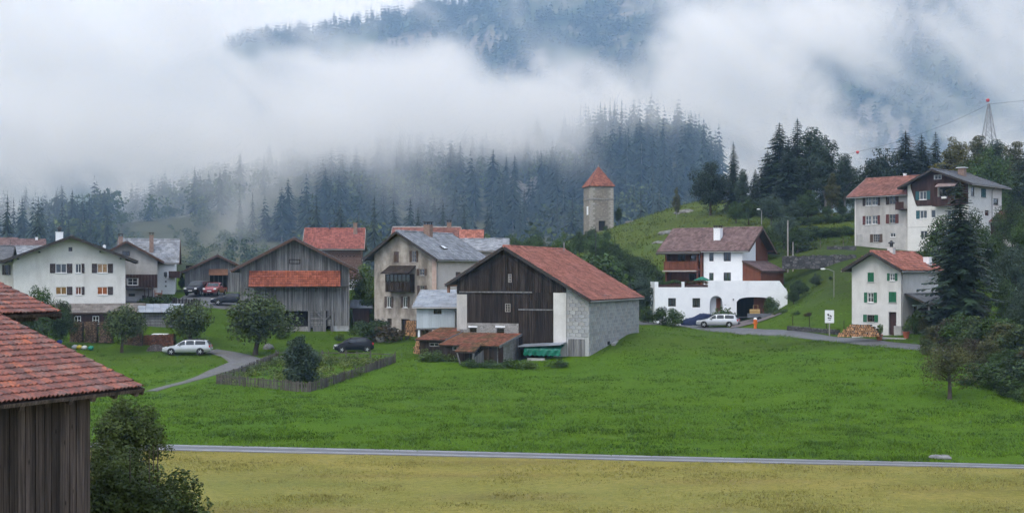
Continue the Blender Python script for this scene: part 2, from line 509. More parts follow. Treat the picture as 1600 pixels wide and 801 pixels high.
def mountain(X, Y):
    xx = X + (value_noise(X, Y, 160, 8) - .5) * 90
    crest = np.interp(xx, _mx, _mz)
    foot = 800 - 120 * smooth((X - 150) / 300)
    s = smooth((Y - foot) / (1500 - foot))
    z = 5 + crest * (.75 * s + .25 * s ** 2) * (1 - .35 * smooth((Y - 1560) / 700))
    z += ((value_noise(X, Y, 90, 9) - .5) * 60 + (value_noise(X, Y, 33, 10) - .5) * 24) * smooth((Y - foot) / 150) * (1 - .85 * smooth((Y - 1300) / 180))
    return z

def terrain_sheet(name, fn, xs, ys, m):
    X, Y = np.meshgrid(xs, ys, indexing='ij')
    Z = fn(X, Y)
    i = np.arange(X.size).reshape(X.shape)
    Fq = np.stack([i[:-1, :-1], i[1:, :-1], i[1:, 1:], i[:-1, 1:]], -1).reshape(-1, 4)
    o = link(name, np_mesh(name, np.stack([X, Y, Z], -1).reshape(-1, 3), Fq, m, True))
    return tag(o, kind='structure')

def mat_slope(name, grass, rock, rock_lo, scale):
    """grass and scree, bare rock where the slope is steep"""
    t = NT(name)
    g = t.node('ShaderNodeNewGeometry')
    sep = t.node('ShaderNodeSeparateXYZ'); t.con(g.outputs['Normal'], sep.inputs[0])
    n = t.noise(scale, (1, 1, .5), world=True, detail=8, rough=.65)
    c = t.mix(t.ramp(t.noise(scale * .4, world=True), .35, .65), grass, tuple(x * .55 for x in grass))
    steep = t.math('ADD', sep.outputs[2], t.math('MULTIPLY', t.math('SUBTRACT', n, .5), .7))
    k = t.node('ShaderNodeMapRange'); k.inputs[1].default_value = rock_lo + .08; k.inputs[2].default_value = rock_lo - .08
    t.con(steep, k.inputs[0])
    rk = t.mix(t.ramp(t.noise(scale * 4, (1, 1, 3), world=True, detail=8), .35, .65), rock, tuple(x * .45 for x in rock))
    c = t.mix(k.outputs[0], c, rk)
    t.bump(n, .6, 3.0)
    return t.finish(c, .95, .1)
terrain_sheet('wooded_hill', hill, np.arange(-330, 331, 7.0), np.arange(285, 800, 7.0),
              mat_slope('hill_ground', (.115, .118, .06), (.33, .31, .30), .72, .05))
terrain_sheet('mountain', mountain, np.arange(-1500, 1501, 18.0), np.arange(640, 2400, 18.0),
              mat_slope('mountain_ground', (.052, .078, .032), (.26, .25, .245), .76, .02))

# ---------------------------------------------------------------- conifers
def conifer_soup(rng, tiers=14, spikes=7, radius=.15, bare=.06, ragged=.35, droop=.35, top=.9):
    """unit-height spruce crown as drooping boughs: (n,3) vertices and (m,3) triangles"""
    V, Fc = [], []
    for i in range(tiers):
        f = i / (tiers - 1)
        h = bare + (1 - bare) * (f ** top) * .965
        r0 = radius * ((1 - f) ** .82 + .05) * (.75 + .25 * min(1, f * 7 + .3))
        ph = rng.random() * 6.28
        for k in range(spikes):
            t = ph + 6.283 * k / spikes + rng.normal() * .22
            r = r0 * (1 + ragged * (rng.random() * 2 - 1.1))
            dz = r * droop + rng.normal() * .008
            da = 2.3 / spikes * (.75 + .5 * rng.random())
            b = len(V)
            V += [(0, 0, h + r * .5), (r * .62 * math.cos(t - da), r * .62 * math.sin(t - da), h - dz * .55),
                  (r * math.cos(t), r * math.sin(t), h - dz), (r * .62 * math.cos(t + da), r * .62 * math.sin(t + da), h - dz * .5)]
            Fc += [(b, b + 1, b + 2), (b, b + 2, b + 3)]
    b = len(V)
    V += [(.006, 0, .93), (-.004, .005, .93), (-.004, -.005, .93), (0, 0, 1.0)]
    Fc += [(b, b + 1, b + 3), (b + 1, b + 2, b + 3), (b + 2, b, b + 3)]
    return np.array(V), np.array(Fc)

def leaf_soup(rng, clumps, n, size, flat=0.0, up=.35):
    """n leaf quads spread through the outer part of the given clumps (x, y, z, r); returns vertices and quads"""
    cl = np.array(clumps, float)
    w = cl[:, 3] ** 2; pick = rng.choice(len(cl), n, p=w / w.sum())
    d = rng.normal(size=(n, 3)); d /= np.linalg.norm(d, axis=1)[:, None]
    rr = cl[pick, 3] * (.45 + .6 * rng.random(n) ** .6)
    c = cl[pick, :3] + d * rr[:, None] * np.array([1, 1, .85])
    nrm = d + rng.normal(size=(n, 3)) * .7 + np.array([0, 0, up]); nrm /= np.linalg.norm(nrm, axis=1)[:, None]
    a = np.cross(nrm, rng.normal(size=(n, 3))); a /= np.linalg.norm(a, axis=1)[:, None] + 1e-9
    b = np.cross(nrm, a)
    s = size * (.6 + .8 * rng.random(n))[:, None]
    V = np.stack([c - a * s * .5, c + b * s * .38 + nrm * s * .1, c + a * s * .55, c - b * s * .38 + nrm * s * .1], 1)
    Fq = np.arange(4 * n).reshape(n, 4)
    return V.reshape(-1, 3), Fq

def scatter_soup(name, m, protos, spots, rng):
    """many far trees merged into one mass; spots = (x, y, z, height, width)"""
    VV, FF, base = [], [], 0
    for (x, y, z, h, w) in spots:
        V, Fc = protos[rng.integers(len(protos))]
        a = rng.random() * 6.28; c, s = math.cos(a), math.sin(a)
        P = np.empty_like(V)
        P[:, 0] = (V[:, 0] * c - V[:, 1] * s) * h * w + x; P[:, 1] = (V[:, 0] * s + V[:, 1] * c) * h * w + y; P[:, 2] = V[:, 2] * h + z
        VV.append(P); FF.append(Fc + base); base += len(V)
    return link(name, np_mesh(name, np.concatenate(VV), np.concatenate(FF), m))

M_SPRUCE_FAR = mat_leaf('far_spruce_needles', (.020, .036, .024), (.034, .050, .030), scale=.05, island=.5, trans=.1, rough=.8)
M_BROAD_FAR = mat_leaf('far_broadleaf', (.055, .085, .028), (.085, .11, .035), scale=.05, island=.45, trans=.2, rough=.8)
M_BARK = mat('bark', (.055, .043, .034), (.10, .085, .07), 6, (1, 1, .25), bump=.6, bscale=14, bdist=.03, rough=.9, spec=.1)
M_BARK_PALE = mat('pale_bark', (.20, .185, .17), (.30, .28, .26), 5, (1, 1, .2), rough=.9, spec=.1)

def on_screen(x, y, z, m=60):
    px, py = CXP + FPX * x / y, HYP - FPX * (z - CZ) / y
    return -m < px < 1600 + m and -m - 30 < py < 801
def px_of(x, y): return CXP + FPX * x / y

_r = np.random.default_rng(3)
far_protos = [conifer_soup(_r, 13, 7, .13 + .04 * _r.random(), ragged=.5) for _ in range(5)]
tiny_protos = [conifer_soup(_r, 7, 5, .16 + .05 * _r.random(), ragged=.5) for _ in range(5)]
broad_protos = []
for _ in range(4):
    cl = [(_r.normal() * .18, _r.normal() * .18, .35 + .5 * _r.random(), .12 + .12 * _r.random()) for _k in range(12)]
    V, Fq = leaf_soup(_r, cl, 170, .09)
    broad_protos.append((V, Fq))

def open_ground(x, y):
    """grassy openings on the wooded hill: true where no tree grows"""
    p = px_of(x, y); d = (y - 285) / 235
    n = float(value_noise(np.array(x), np.array(y), 24, 21))
    if 175 < p < 475 and (d < .42 and n > .10 or d < .85 and n > .30): return True
    return n > (.70 if p > 740 else .80)
hill_spots, hill_broad = [], []
_t = 0
while len(hill_spots) < 1700 and _t < 60000:
    _t += 1
    y = 292 + 330 * _r.random() ** .8; x = (-260 + 350 * _r.random())
    z = float(hill(np.array(x), np.array(y)))
    if not on_screen(x, y, z, 80) or open_ground(x, y) or px_of(x, y) > 1130: continue
    n = float(value_noise(np.array(x), np.array(y), 30, 22))
    if n > .57 and len(hill_broad) < 420 and _r.random() < .7:
        hill_broad.append((x, y, z - 1, 9 + 6 * _r.random(), 1.0)); continue
    hill_spots.append((x, y, z - .5, 9 + 11 * _r.random() ** .8 + 3 * (px_of(x, y) > 900), .8 + .8 * _r.random()))
# low bushes dotted over the open ribs of the slope
_t = 0
while _t < 220:
    _t += 1
    y = 300 + 170 * _r.random(); x = (-330 + 170 * _r.random()) * y / 1000
    z = float(hill(np.array(x), np.array(y)))
    if on_screen(x, y, z): hill_broad.append((x, y, z - .4, 2.0 + 3.5 * _r.random(), 1.3))
# trees of the wooded hill whose tops show one by one are things; the rest is one mass
def _proj(s): return (px_of(s[0], s[1]), HYP - FPX * (s[2] + s[3] - CZ) / s[1], FPX * s[3] / s[1])
hill_spots.sort(key=lambda s: s[1])
_pp = np.array([_proj(s) for s in hill_spots])
_single = []
for i, s in enumerate(hill_spots):
    px, py, hp = _pp[i]
    if not (-10 < px < 1115): continue
    near = _pp[:i]
    cover = (np.abs(near[:, 0] - px) < near[:, 2] * .07) & (near[:, 1] < py + hp * .22)
    if not cover.any(): _single.append(i)
_single = sorted(_single, key=lambda i: -_pp[i][2])[:150]
_sset = set(_single)
scatter_soup('forest', M_SPRUCE_FAR, far_protos, [s for i, s in enumerate(hill_spots) if i not in _sset], _r)
tag(bpy.data.objects['forest'], 'dense dark spruce forest covering the hill below the cloud', 'forest', kind='stuff')
_broad_soup = scatter_soup('broadleaf_woodland', M_BROAD_FAR, broad_protos, hill_broad, _r)
tag(_broad_soup, 'paler broadleaf trees massed between the spruces on the hill', 'woodland', kind='stuff')

def spruce_proto(seed, tiers, spikes, radius, bare, m, bark, ragged=.45, name='spruce_tree'):
    rng = np.random.default_rng(seed)
    V, Fc = conifer_soup(rng, tiers, spikes, radius, bare=bare, ragged=ragged)
    root = empty(name)
    t = MB(); t.tube([(0, 0, -.02), (0, 0, .3), (0, 0, .97)], [.011, .008, .002], 6)
    t.build('trunk', bark, root)
    link('crown', np_mesh('crown', V, Fc, m), root)
    return root
_hp = [spruce_proto(40 + k, 20, 8, .115 + .02 * k, .05 + .06 * (k % 3), M_SPRUCE_FAR, M_BARK_PALE if k == 2 else M_BARK) for k in range(4)]
_used = set()
def place_copy(protos, k, loc, scale, rz, label, cat, group=None):
    p = protos[k % len(protos)]
    o = p if p.name not in _used else copy_tree(p)
    _used.add(p.name)
    o.location = loc
    o.scale = scale if isinstance(scale, tuple) else (scale,) * 3
    o.rotation_euler = (0, 0, rz)
    return tag(o, label, cat, group)
for j, i in enumerate(_single):
    x, y, z, h, w = hill_spots[i]
    px = _pp[i][0]
    if px < 260: lab, grp = 'spruce fading into mist above the white houses with dark shutters', 'misty spruces above the white houses'
    elif px < 470: lab, grp = 'tall spruce on the grassy slope behind the grey wooden barns', 'spruces on the grassy slope'
    elif px < 800: lab, grp = 'dark spruce in the hillside forest behind the slate and red roofs', 'forest spruces behind the village roofs'
    elif px < 960: lab, grp = 'dark spruce on the hill between the middle barn and the stone tower', 'forest spruces behind the tower'
    else: lab, grp = 'dark spruce on the steep misty ridge beyond the stone tower', 'spruces on the ridge beyond the tower'
    place_copy(_hp, j, (x, y, z), (h * w, h * w, h), (j * 1.7) % 6.28, lab, 'tree', grp)

# the mountain's own trees, a few pixels each
mt = []
_t = 0
while len(mt) < 5200 and _t < 40000:
    _t += 1
    y = 760 + 800 * _r.random(); x = -520 + 1250 * _r.random()
    z = float(mountain(np.array(x), np.array(y)))
    if not on_screen(x, y, z, 20) or HYP - FPX * (z - CZ) / y > 300: continue
    n = float(value_noise(np.array(x), np.array(y), 55, 31))
    if n > .74 and y < 1420: continue
    if y > 1440 and _r.random() > .5: continue
    mt.append((x, y, z - 1, 13 + 10 * _r.random(), 1.0 + .6 * _r.random()))
_o = scatter_soup('mountain_forest', M_SPRUCE_FAR, tiny_protos, mt, _r)
tag(_o, 'spruce forest on the mountain showing through gaps in the cloud', 'forest', kind='stuff')

# ---------------------------------------------------------------- air: even haze, and banks of low cloud drifting before the mountain
def volume_box(name, lo, hi, m):
    b = MB().box(lo[0], hi[0], lo[1], hi[1], lo[2], hi[2])
    return b.build(name, m)
def mat_haze(density, colour):
    t = NT('haze_air'); t.n.remove(t.b)
    v = t.node('ShaderNodeVolumePrincipled')
    v.inputs['Color'].default_value = colour + (1,)
    v.inputs['Absorption Color'].default_value = (1, 1, 1, 1)
    v.inputs['Density'].default_value = density
    v.inputs['Anisotropy'].default_value = 0.0
    t.con(v.outputs[0], t.out.inputs['Volume'])
    return t.mat
haze = volume_box('haze', (-1900, -60, -12), (1900, 2600, 760), mat_haze(0.00023, (.42, .65, 1.0)))
vale = volume_box('valley_haze', (-420, 266, 2), (420, 632, 170), mat_haze(0.0010, (.38, .63, 1.0)))  # second haze box, added to tint the distant forest blue
tag(vale, 'blue veil of damp air lying before the wooded hill', 'mist', kind='stuff')
tag(haze, 'thin blue morning haze over the valley', 'haze', kind='stuff')

def cloud(name, lo, hi, voxel, blobs, base, density, nscale, thr, soft, stretch=(1, 1, 1.5), rot=-20, gain=4.6):
    """a bank of cloud as a density grid: noise lifted by a few broad swellings (x, z, rx, rz, gain), in metres"""
    ng = bpy.data.node_groups.new(name + '_density', 'GeometryNodeTree')
    ng.interface.new_socket(name='Geometry', in_out='OUTPUT', socket_type='NodeSocketGeometry')
    N, L = ng.nodes, ng.links
    def math_(op, a_, b_=None, c_=None):
        m = N.new('ShaderNodeMath'); m.operation = op
        for i, v in enumerate((a_, b_, c_)):
            if v is None: continue
            if hasattr(v, 'links'): L.new(v, m.inputs[i])
            else: m.inputs[i].default_value = v
        return m.outputs[0]
    pos = N.new('GeometryNodeInputPosition').outputs[0]
    sep = N.new('ShaderNodeSeparateXYZ'); L.new(pos, sep.inputs[0])
    sc = N.new('ShaderNodeVectorMath'); sc.operation = 'MULTIPLY'; sc.inputs[1].default_value = stretch
    vr = N.new('ShaderNodeVectorRotate'); vr.rotation_type = 'Y_AXIS'; vr.inputs['Angle'].default_value = R(rot)
    L.new(pos, vr.inputs['Vector']); L.new(vr.outputs[0], sc.inputs[0])
    nz = N.new('ShaderNodeTexNoise'); nz.inputs['Scale'].default_value = nscale; nz.inputs['Detail'].default_value = 6; nz.inputs['Roughness'].default_value = .62; nz.inputs['Distortion'].default_value = .5
    L.new(sc.outputs[0], nz.inputs['Vector'])
    acc = math_('MULTIPLY_ADD', nz.outputs[0], gain, base - gain / 2)
    for (bx, bz, rx, rz, gn) in blobs:
        dx = math_('MULTIPLY_ADD', sep.outputs[0], 1 / rx, -bx / rx); dz = math_('MULTIPLY_ADD', sep.outputs[2], 1 / rz, -bz / rz)
        q = math_('ADD', math_('MULTIPLY', dx, dx), math_('MULTIPLY', dz, dz))
        acc = math_('MULTIPLY_ADD', math_('POWER', 2.718, math_('MULTIPLY', q, -1.0)), gn, acc)
    k = N.new('ShaderNodeMapRange'); k.interpolation_type = 'SMOOTHSTEP'
    k.inputs[1].default_value = thr; k.inputs[2].default_value = thr + soft; k.inputs[4].default_value = density
    L.new(acc, k.inputs[0])
    dens = k.outputs[0]
    for ax, (l_, h_), f_ in ((1, (lo[1], hi[1]), 25), (2, (lo[2], hi[2]), 20)):     # the bank thins out towards its faces
        e = math_('MINIMUM', math_('SUBTRACT', sep.outputs[ax], l_), math_('SUBTRACT', h_, sep.outputs[ax]))
        m = N.new('ShaderNodeMath'); m.operation = 'MULTIPLY'; m.use_clamp = True; L.new(e, m.inputs[0]); m.inputs[1].default_value = 1 / f_
        dens = math_('MULTIPLY', dens, m.outputs[0])
    vc = N.new('GeometryNodeVolumeCube')
    L.new(dens, vc.inputs['Density'])
    vc.inputs['Min'].default_value = lo; vc.inputs['Max'].default_value = hi
    for ax, i in (('X', 0), ('Y', 1), ('Z', 2)): vc.inputs['Resolution ' + ax].default_value = max(4, int((hi[i] - lo[i]) / voxel))
    t = NT(name + '_vapour'); t.n.remove(t.b)
    v = t.node('ShaderNodeVolumePrincipled')
    v.inputs['Color'].default_value = (.99, .995, 1.0, 1); v.inputs['Density'].default_value = 1.0
    t.con(v.outputs[0], t.out.inputs['Volume'])
    t.mat.cycles.volume_step_rate = 6.0
    sm = N.new('GeometryNodeSetMaterial'); sm.inputs['Material'].default_value = t.mat
    out = N.new('NodeGroupOutput')
    L.new(vc.outputs[0], sm.inputs[0]); L.new(sm.outputs[0], out.inputs[0])
    vol = bpy.data.volumes.new(name); vol.materials.append(t.mat)
    o = link(name, vol)
    md = o.modifiers.new('density', 'NODES'); md.node_group = ng
    return o
def pz(px, py, Y, rx, ry, gain):
    p = at(px, py, Y); return (p.x, p.z, rx * Y / FPX, ry * Y / FPX, gain)
_Yc = 675
bank = cloud('cloud_bank', (-420, 628, 4), (440, 725, 300), 3.6, [
    pz(100, 120, _Yc, 380, 150, 1.5), pz(560, 175, _Yc, 240, 55, .45), pz(880, 165, _Yc, 240, 42, .7), pz(1130, 110, _Yc, 220, 75, .85),
    pz(1290, 25, _Yc, 280, 55, .9), pz(1150, 240, _Yc, 220, 60, .9), pz(1540, 110, _Yc, 110, 80, .55),
    pz(800, 45, _Yc, 190, 45, -.5), pz(640, 60, _Yc, 110, 30, -.15), pz(1430, 170, _Yc, 110, 50, -.1)], -.12, .072, .013, .0, 1.8, rot=-32, stretch=(1, 1, 2.0), gain=7.2)
tag(bank, 'white bank of low cloud drifting across the mountain', 'cloud', kind='stuff')
low = cloud('low_mist', (-330, 340, 8), (140, 500, 160), 3.6, [
    pz(0, 255, 430, 330, 110, 1.15), pz(330, 215, 430, 240, 60, .85), pz(600, 215, 430, 220, 50, 1.1), pz(850, 195, 430, 190, 45, 1.15), pz(1050, 165, 430, 120, 25, .5)], -.40, .028, .019, .0, 1.7, rot=-30, gain=8.0, stretch=(1, 1, 1.8))
tag(low, 'thin veil of mist hanging over the forested slope', 'mist', kind='stuff')
# ---------------------------------------------------------------- building materials
WOODZ = (9, 9, .5)
M_PLASTER_W = mat('white_plaster', (.63, .62, .59), (.70, .69, .66), 1.2, rough=.9, spec=.2, bump=.15, bscale=25, c3=(.50, .485, .455), scale3=.5, lo3=.58, hi3=.85, stretch3=(1.5, 1.5, .25))
M_PLASTER_BW = mat('bright_white_plaster', (.78, .80, .82), (.84, .86, .87), 1.0, rough=.9, spec=.2, bump=.12, bscale=30, c3=(.66, .68, .70), scale3=.5, lo3=.58, hi3=.85, stretch3=(1.5, 1.5, .25))
M_PLASTER_G = mat('grey_plaster', (.40, .385, .37), (.50, .485, .46), 1.1, rough=.9, spec=.2, bump=.15, bscale=25, c3=(.28, .265, .25), scale3=.5, lo3=.52, hi3=.8, stretch3=(1.4, 1.4, .3))
M_PLASTER_OLD = mat('weathered_plaster', (.33, .29, .25), (.47, .425, .375), 1.6, rough=.95, spec=.1, bump=.5, bscale=9, bdist=.04, c3=(.19, .165, .14), scale3=.55, lo3=.46, hi3=.62, stretch3=(1.3, 1.3, .5))
M_PLASTER_CREAM = mat('cream_plaster', (.58, .52, .48), (.66, .60, .56), 1.0, rough=.9, spec=.2, bump=.1, bscale=30, c3=(.48, .42, .38), scale3=.4, lo3=.55, hi3=.8)
M_PLASTER_PALE = mat('pale_grey_plaster', (.56, .545, .52), (.64, .625, .60), 1.0, rough=.9, spec=.2, bump=.12, bscale=30, c3=(.42, .40, .38), scale3=.5, lo3=.55, hi3=.8, stretch3=(1.5, 1.5, .3))
M_RUBBLE = mat_stone('rubble_stone', (.24, .23, .22), (.40, .39, .37), (.36, .345, .33), 2.6, c3=(.20, .19, .17))
M_TOWER = mat_stone('tower_stone', (.24, .215, .185), (.44, .40, .34), (.20, .18, .16), 2.1, edge=.09, stretch=(1, 1, 1.9), c3=(.27, .245, .20))
M_DRYSTONE = mat_stone('dry_stone', (.055, .055, .06), (.18, .175, .175), (.035, .035, .035), 1.9, edge=.1, stretch=(1, 1, 1.6))
M_BLOCK = mat('concrete_block', (.33, .35, .37), (.44, .46, .48), 2.0, island=.14, rough=.95, spec=.1, bump=.4, bscale=14, c3=(.25, .24, .23), scale3=.5, lo3=.55, hi3=.75)
M_MORTAR = mat('mortar', (.36, .365, .365), (.44, .445, .44), 3, rough=.95)
M_WOOD_DARK = mat('dark_weathered_wood', (.016, .012, .010), (.042, .032, .027), 1.0, WOODZ, island=.4, rough=.85, spec=.15, bump=.4, bscale=2, c3=(.075, .060, .052), scale3=.35, lo3=.55, hi3=.75, stretch3=(4, 4, .5))
M_WOOD_GREY = mat('grey_weathered_wood', (.105, .104, .105), (.215, .212, .212), 1.0, WOODZ, island=.3, rough=.85, spec=.15, bump=.4, bscale=2, c3=(.055, .05, .05), scale3=.35, lo3=.54, hi3=.78, stretch3=(4, 4, .4))
M_WOOD_BROWN = mat('brown_stained_wood', (.115, .038, .022), (.175, .060, .035), 1.0, (6, 6, .8), island=.2, rough=.7, spec=.25)
M_WOOD_BROWN2 = mat('dark_brown_wood', (.040, .021, .020), (.065, .036, .033), 1.0, (6, 6, .8), island=.2, rough=.75, spec=.2)
M_WOOD_HOUSE = mat('brown_log_wood', (.13, .075, .062), (.19, .115, .095), 1.0, (.6, 6, 8), island=.2, rough=.8, spec=.2)
M_WOOD_BLACK = mat('black_wood_and_gloom', (.018, .016, .016), (.035, .03, .03), 1.0, WOODZ, island=.3, rough=.85)  # black boards; also painted gloom behind openings and window panes
M_WOOD_PAINT = mat('pale_painted_boards', (.42, .47, .51), (.50, .55, .59), 1.0, WOODZ, island=.1, rough=.7, c3=(.33, .36, .38), scale3=.5, lo3=.55, hi3=.8)
M_TRIM_DARK = mat('dark_roof_trim', (.030, .026, .025), (.05, .043, .04), 3, rough=.8)
M_TRIM_BROWN = mat('brown_roof_trim', (.07, .04, .03), (.10, .06, .045), 3, rough=.8)
M_DECK = mat('roof_underside', (.05, .043, .038), (.085, .072, .062), 2, WOODZ, rough=.9)
M_TILE_RED = mat('red_clay_tiles', (.30, .112, .080), (.40, .165, .12), 1.2, island=.38, rough=.8, spec=.25, c3=(.23, .10, .08), scale3=.45, lo3=.5, hi3=.75)
M_TILE_BRIGHT = mat('bright_red_tiles', (.24, .080, .064), (.31, .112, .09), 1.5, island=.32, rough=.75, spec=.25, c3=(.17, .055, .046), scale3=.35, lo3=.55, hi3=.75)
M_TILE_MAUVE = mat('brown_mauve_tiles', (.135, .083, .080), (.20, .135, .13), 1.5, island=.3, rough=.7, spec=.3)
M_TILE_OLD = mat('old_brownred_tiles', (.20, .088, .072), (.27, .125, .10), 1.5, island=.28, rough=.8, c3=(.13, .07, .06), scale3=.4, lo3=.5, hi3=.75)
M_TILE_MOSS = mat('mossy_orange_tiles', (.185, .062, .038), (.14, .062, .042), 1.5, island=.4, rough=.9, c3=(.085, .062, .030), scale3=.7, lo3=.45, hi3=.65)
M_TILE_ORANGE = mat('orange_tiles', (.28, .080, .046), (.35, .105, .06), 1.2, island=.3, rough=.8, c3=(.20, .06, .036), scale3=.5, lo3=.5, hi3=.8)
M_SLATE = mat('grey_slates', (.19, .205, .225), (.29, .305, .33), 1.5, island=.3, rough=.6, spec=.4, c3=(.15, .155, .16), scale3=.4, lo3=.5, hi3=.75)
M_SLATE_DARK = mat('dark_grey_roofing', (.085, .088, .095), (.13, .135, .145), 1.5, island=.2, rough=.6, spec=.4)
M_TIN = mat('grey_sheet_roof', (.20, .23, .27), (.29, .32, .36), 1.0, rough=.45, spec=.5, island=.12, c3=(.15, .15, .16), scale3=.6, lo3=.5, hi3=.8)
M_METAL = mat('zinc_gutter', (.24, .235, .23), (.32, .31, .30), 2, rough=.5, spec=.5, metal=.4)
M_GLASS = mat_glass('window_glass')
M_FRAME_W = mat('white_window_frame', (.70, .70, .69), (.78, .78, .77), 3, rough=.6)
M_FRAME_D = mat('dark_window_frame', (.05, .04, .038), (.08, .065, .06), 3, rough=.7)
M_FRAME_G = mat('weathered_window_frame', (.25, .23, .21), (.36, .34, .32), 3, rough=.8)
M_CURTAIN = mat('white_curtain', (.62, .61, .62), (.74, .73, .74), 4, (6, 6, .5), rough=.9)
M_SHUT_D = mat('dark_brown_shutter', (.040, .028, .029), (.06, .043, .044), 3, (1, 1, 12), rough=.7)
M_SHUT_B = mat('weathered_brown_shutter', (.075, .05, .042), (.11, .08, .066), 3, (9, 9, .6), rough=.8)
M_SHUT_G = mat('green_shutter', (.012, .10, .048), (.02, .145, .068), 3, (1, 1, 12), rough=.7)
M_SHUT_T = mat('teal_shutter', (.022, .085, .10), (.035, .12, .14), 3, (1, 1, 12), rough=.7)
M_SHUT_R = mat('oxblood_shutter', (.09, .028, .028), (.13, .04, .038), 3, (1, 1, 12), rough=.7)
M_LIT = mat_emit('lit_room', (1.0, .52, .14), .5)
M_LIT_O = mat_emit('orange_lit_room', (1.0, .30, .09), .65)
M_LIT_RED = mat_emit('dim_lit_room', (.9, .22, .10), .35)
M_BRICK = mat('chimney_brick', (.20, .13, .10), (.28, .2, .16), 5, rough=.9)
M_CONCRETE = mat('concrete', (.32, .315, .30), (.42, .41, .395), 2, rough=.9, bump=.2, bscale=20, c3=(.22, .21, .2), scale3=.6, lo3=.5, hi3=.75)
M_BLACKMETAL = mat('black_iron', (.02, .02, .022), (.04, .04, .042), 4, rough=.5, spec=.5)

# ---------------------------------------------------------------- building kit
def tile_soup(P0, U, S, N, Lu, Ls, tw, tl, rng, kind='tile', lift=.01):
    """courses of roof tiles on the plane P0 + u*U + s*S; each tile is its own small piece"""
    P0, U, S, N = (np.array(tuple(v), float) for v in (P0, U, S, N))
    nc, nr = max(1, int(round(Lu / tw))), max(1, int(round(Ls / tl)))
    tw, tl = Lu / nc, Ls / nr
    r, c = np.meshgrid(np.arange(nr), np.arange(nc + (kind == 'slate')), indexing='ij'); r, c = r.ravel(), c.ravel()
    n = len(r)
    if kind == 'tile':   prof = [(0.01, .012), (.45, .055), (.97, .008)]
    elif kind == 'slate': prof = [(0.01, .010), (.5, .012), (.985, .010)]
    else:                prof = [(0.01, .004), (.06, .05), (.99, .004)]
    stag = np.where(r % 2, .5, 0) if kind == 'slate' else 0
    u0 = (c - stag) * tw
    jl = rng.normal(size=n) * (.012 if kind != 'sheet' else 0); jh = np.abs(rng.normal(size=n)) * (.010 if kind != 'sheet' else 0)
    low, high = r * tl + jl, (r + 1.12) * tl
    th = .055 if kind == 'tile' else (.02 if kind == 'slate' else .012)
    V = np.empty((n, 9, 3))
    for k, (a, hh) in enumerate(prof):
        uu = np.clip(u0 + a * tw, 0, Lu)[:, None] * U
        V[:, k] = P0 + uu + low[:, None] * S + (lift + th + hh + jh)[:, None] * N
        V[:, 3 + k] = P0 + uu + np.minimum(high, Ls)[:, None] * S + (lift + .004 + hh * .8 + 0 * jh)[:, None] * N
        V[:, 6 + k] = P0 + uu + low[:, None] * S + (lift + 0 * jh)[:, None] * N
    b = (np.arange(n) * 9)[:, None, None]
    q = np.array([(0, 1, 4, 3), (1, 2, 5, 4), (6, 7, 1, 0), (7, 8, 2, 1)])[None]
    return V.reshape(-1, 3), (b + q).reshape(-1, 4)

def fit_box(pxl, pxn, pxr, Yn, th):
    """plan of a box turned th degrees whose three visible corners stand at photo columns pxl, pxn (near corner), pxr"""
    t = R(abs(th)); s, c = math.sin(t), math.cos(t)
    k, kn, k2 = (pxl - CXP) / FPX, (pxn - CXP) / FPX, (pxr - CXP) / FPX
    Xn = kn * Yn
    if th < 0:                                   # near corner is the front right one
        W = (Xn - k * Yn) / (c + k * s); D = (k2 * Yn - Xn) / (s - k2 * c)
        org = (Xn - W * c, Yn + W * s)
    else:                                        # near corner is the front left one
        W = (k2 * Yn - Xn) / (c - k2 * s); D = (Xn - k * Yn) / (s + k * c)
        org = (Xn, Yn)
    return org, W, D, R(th)

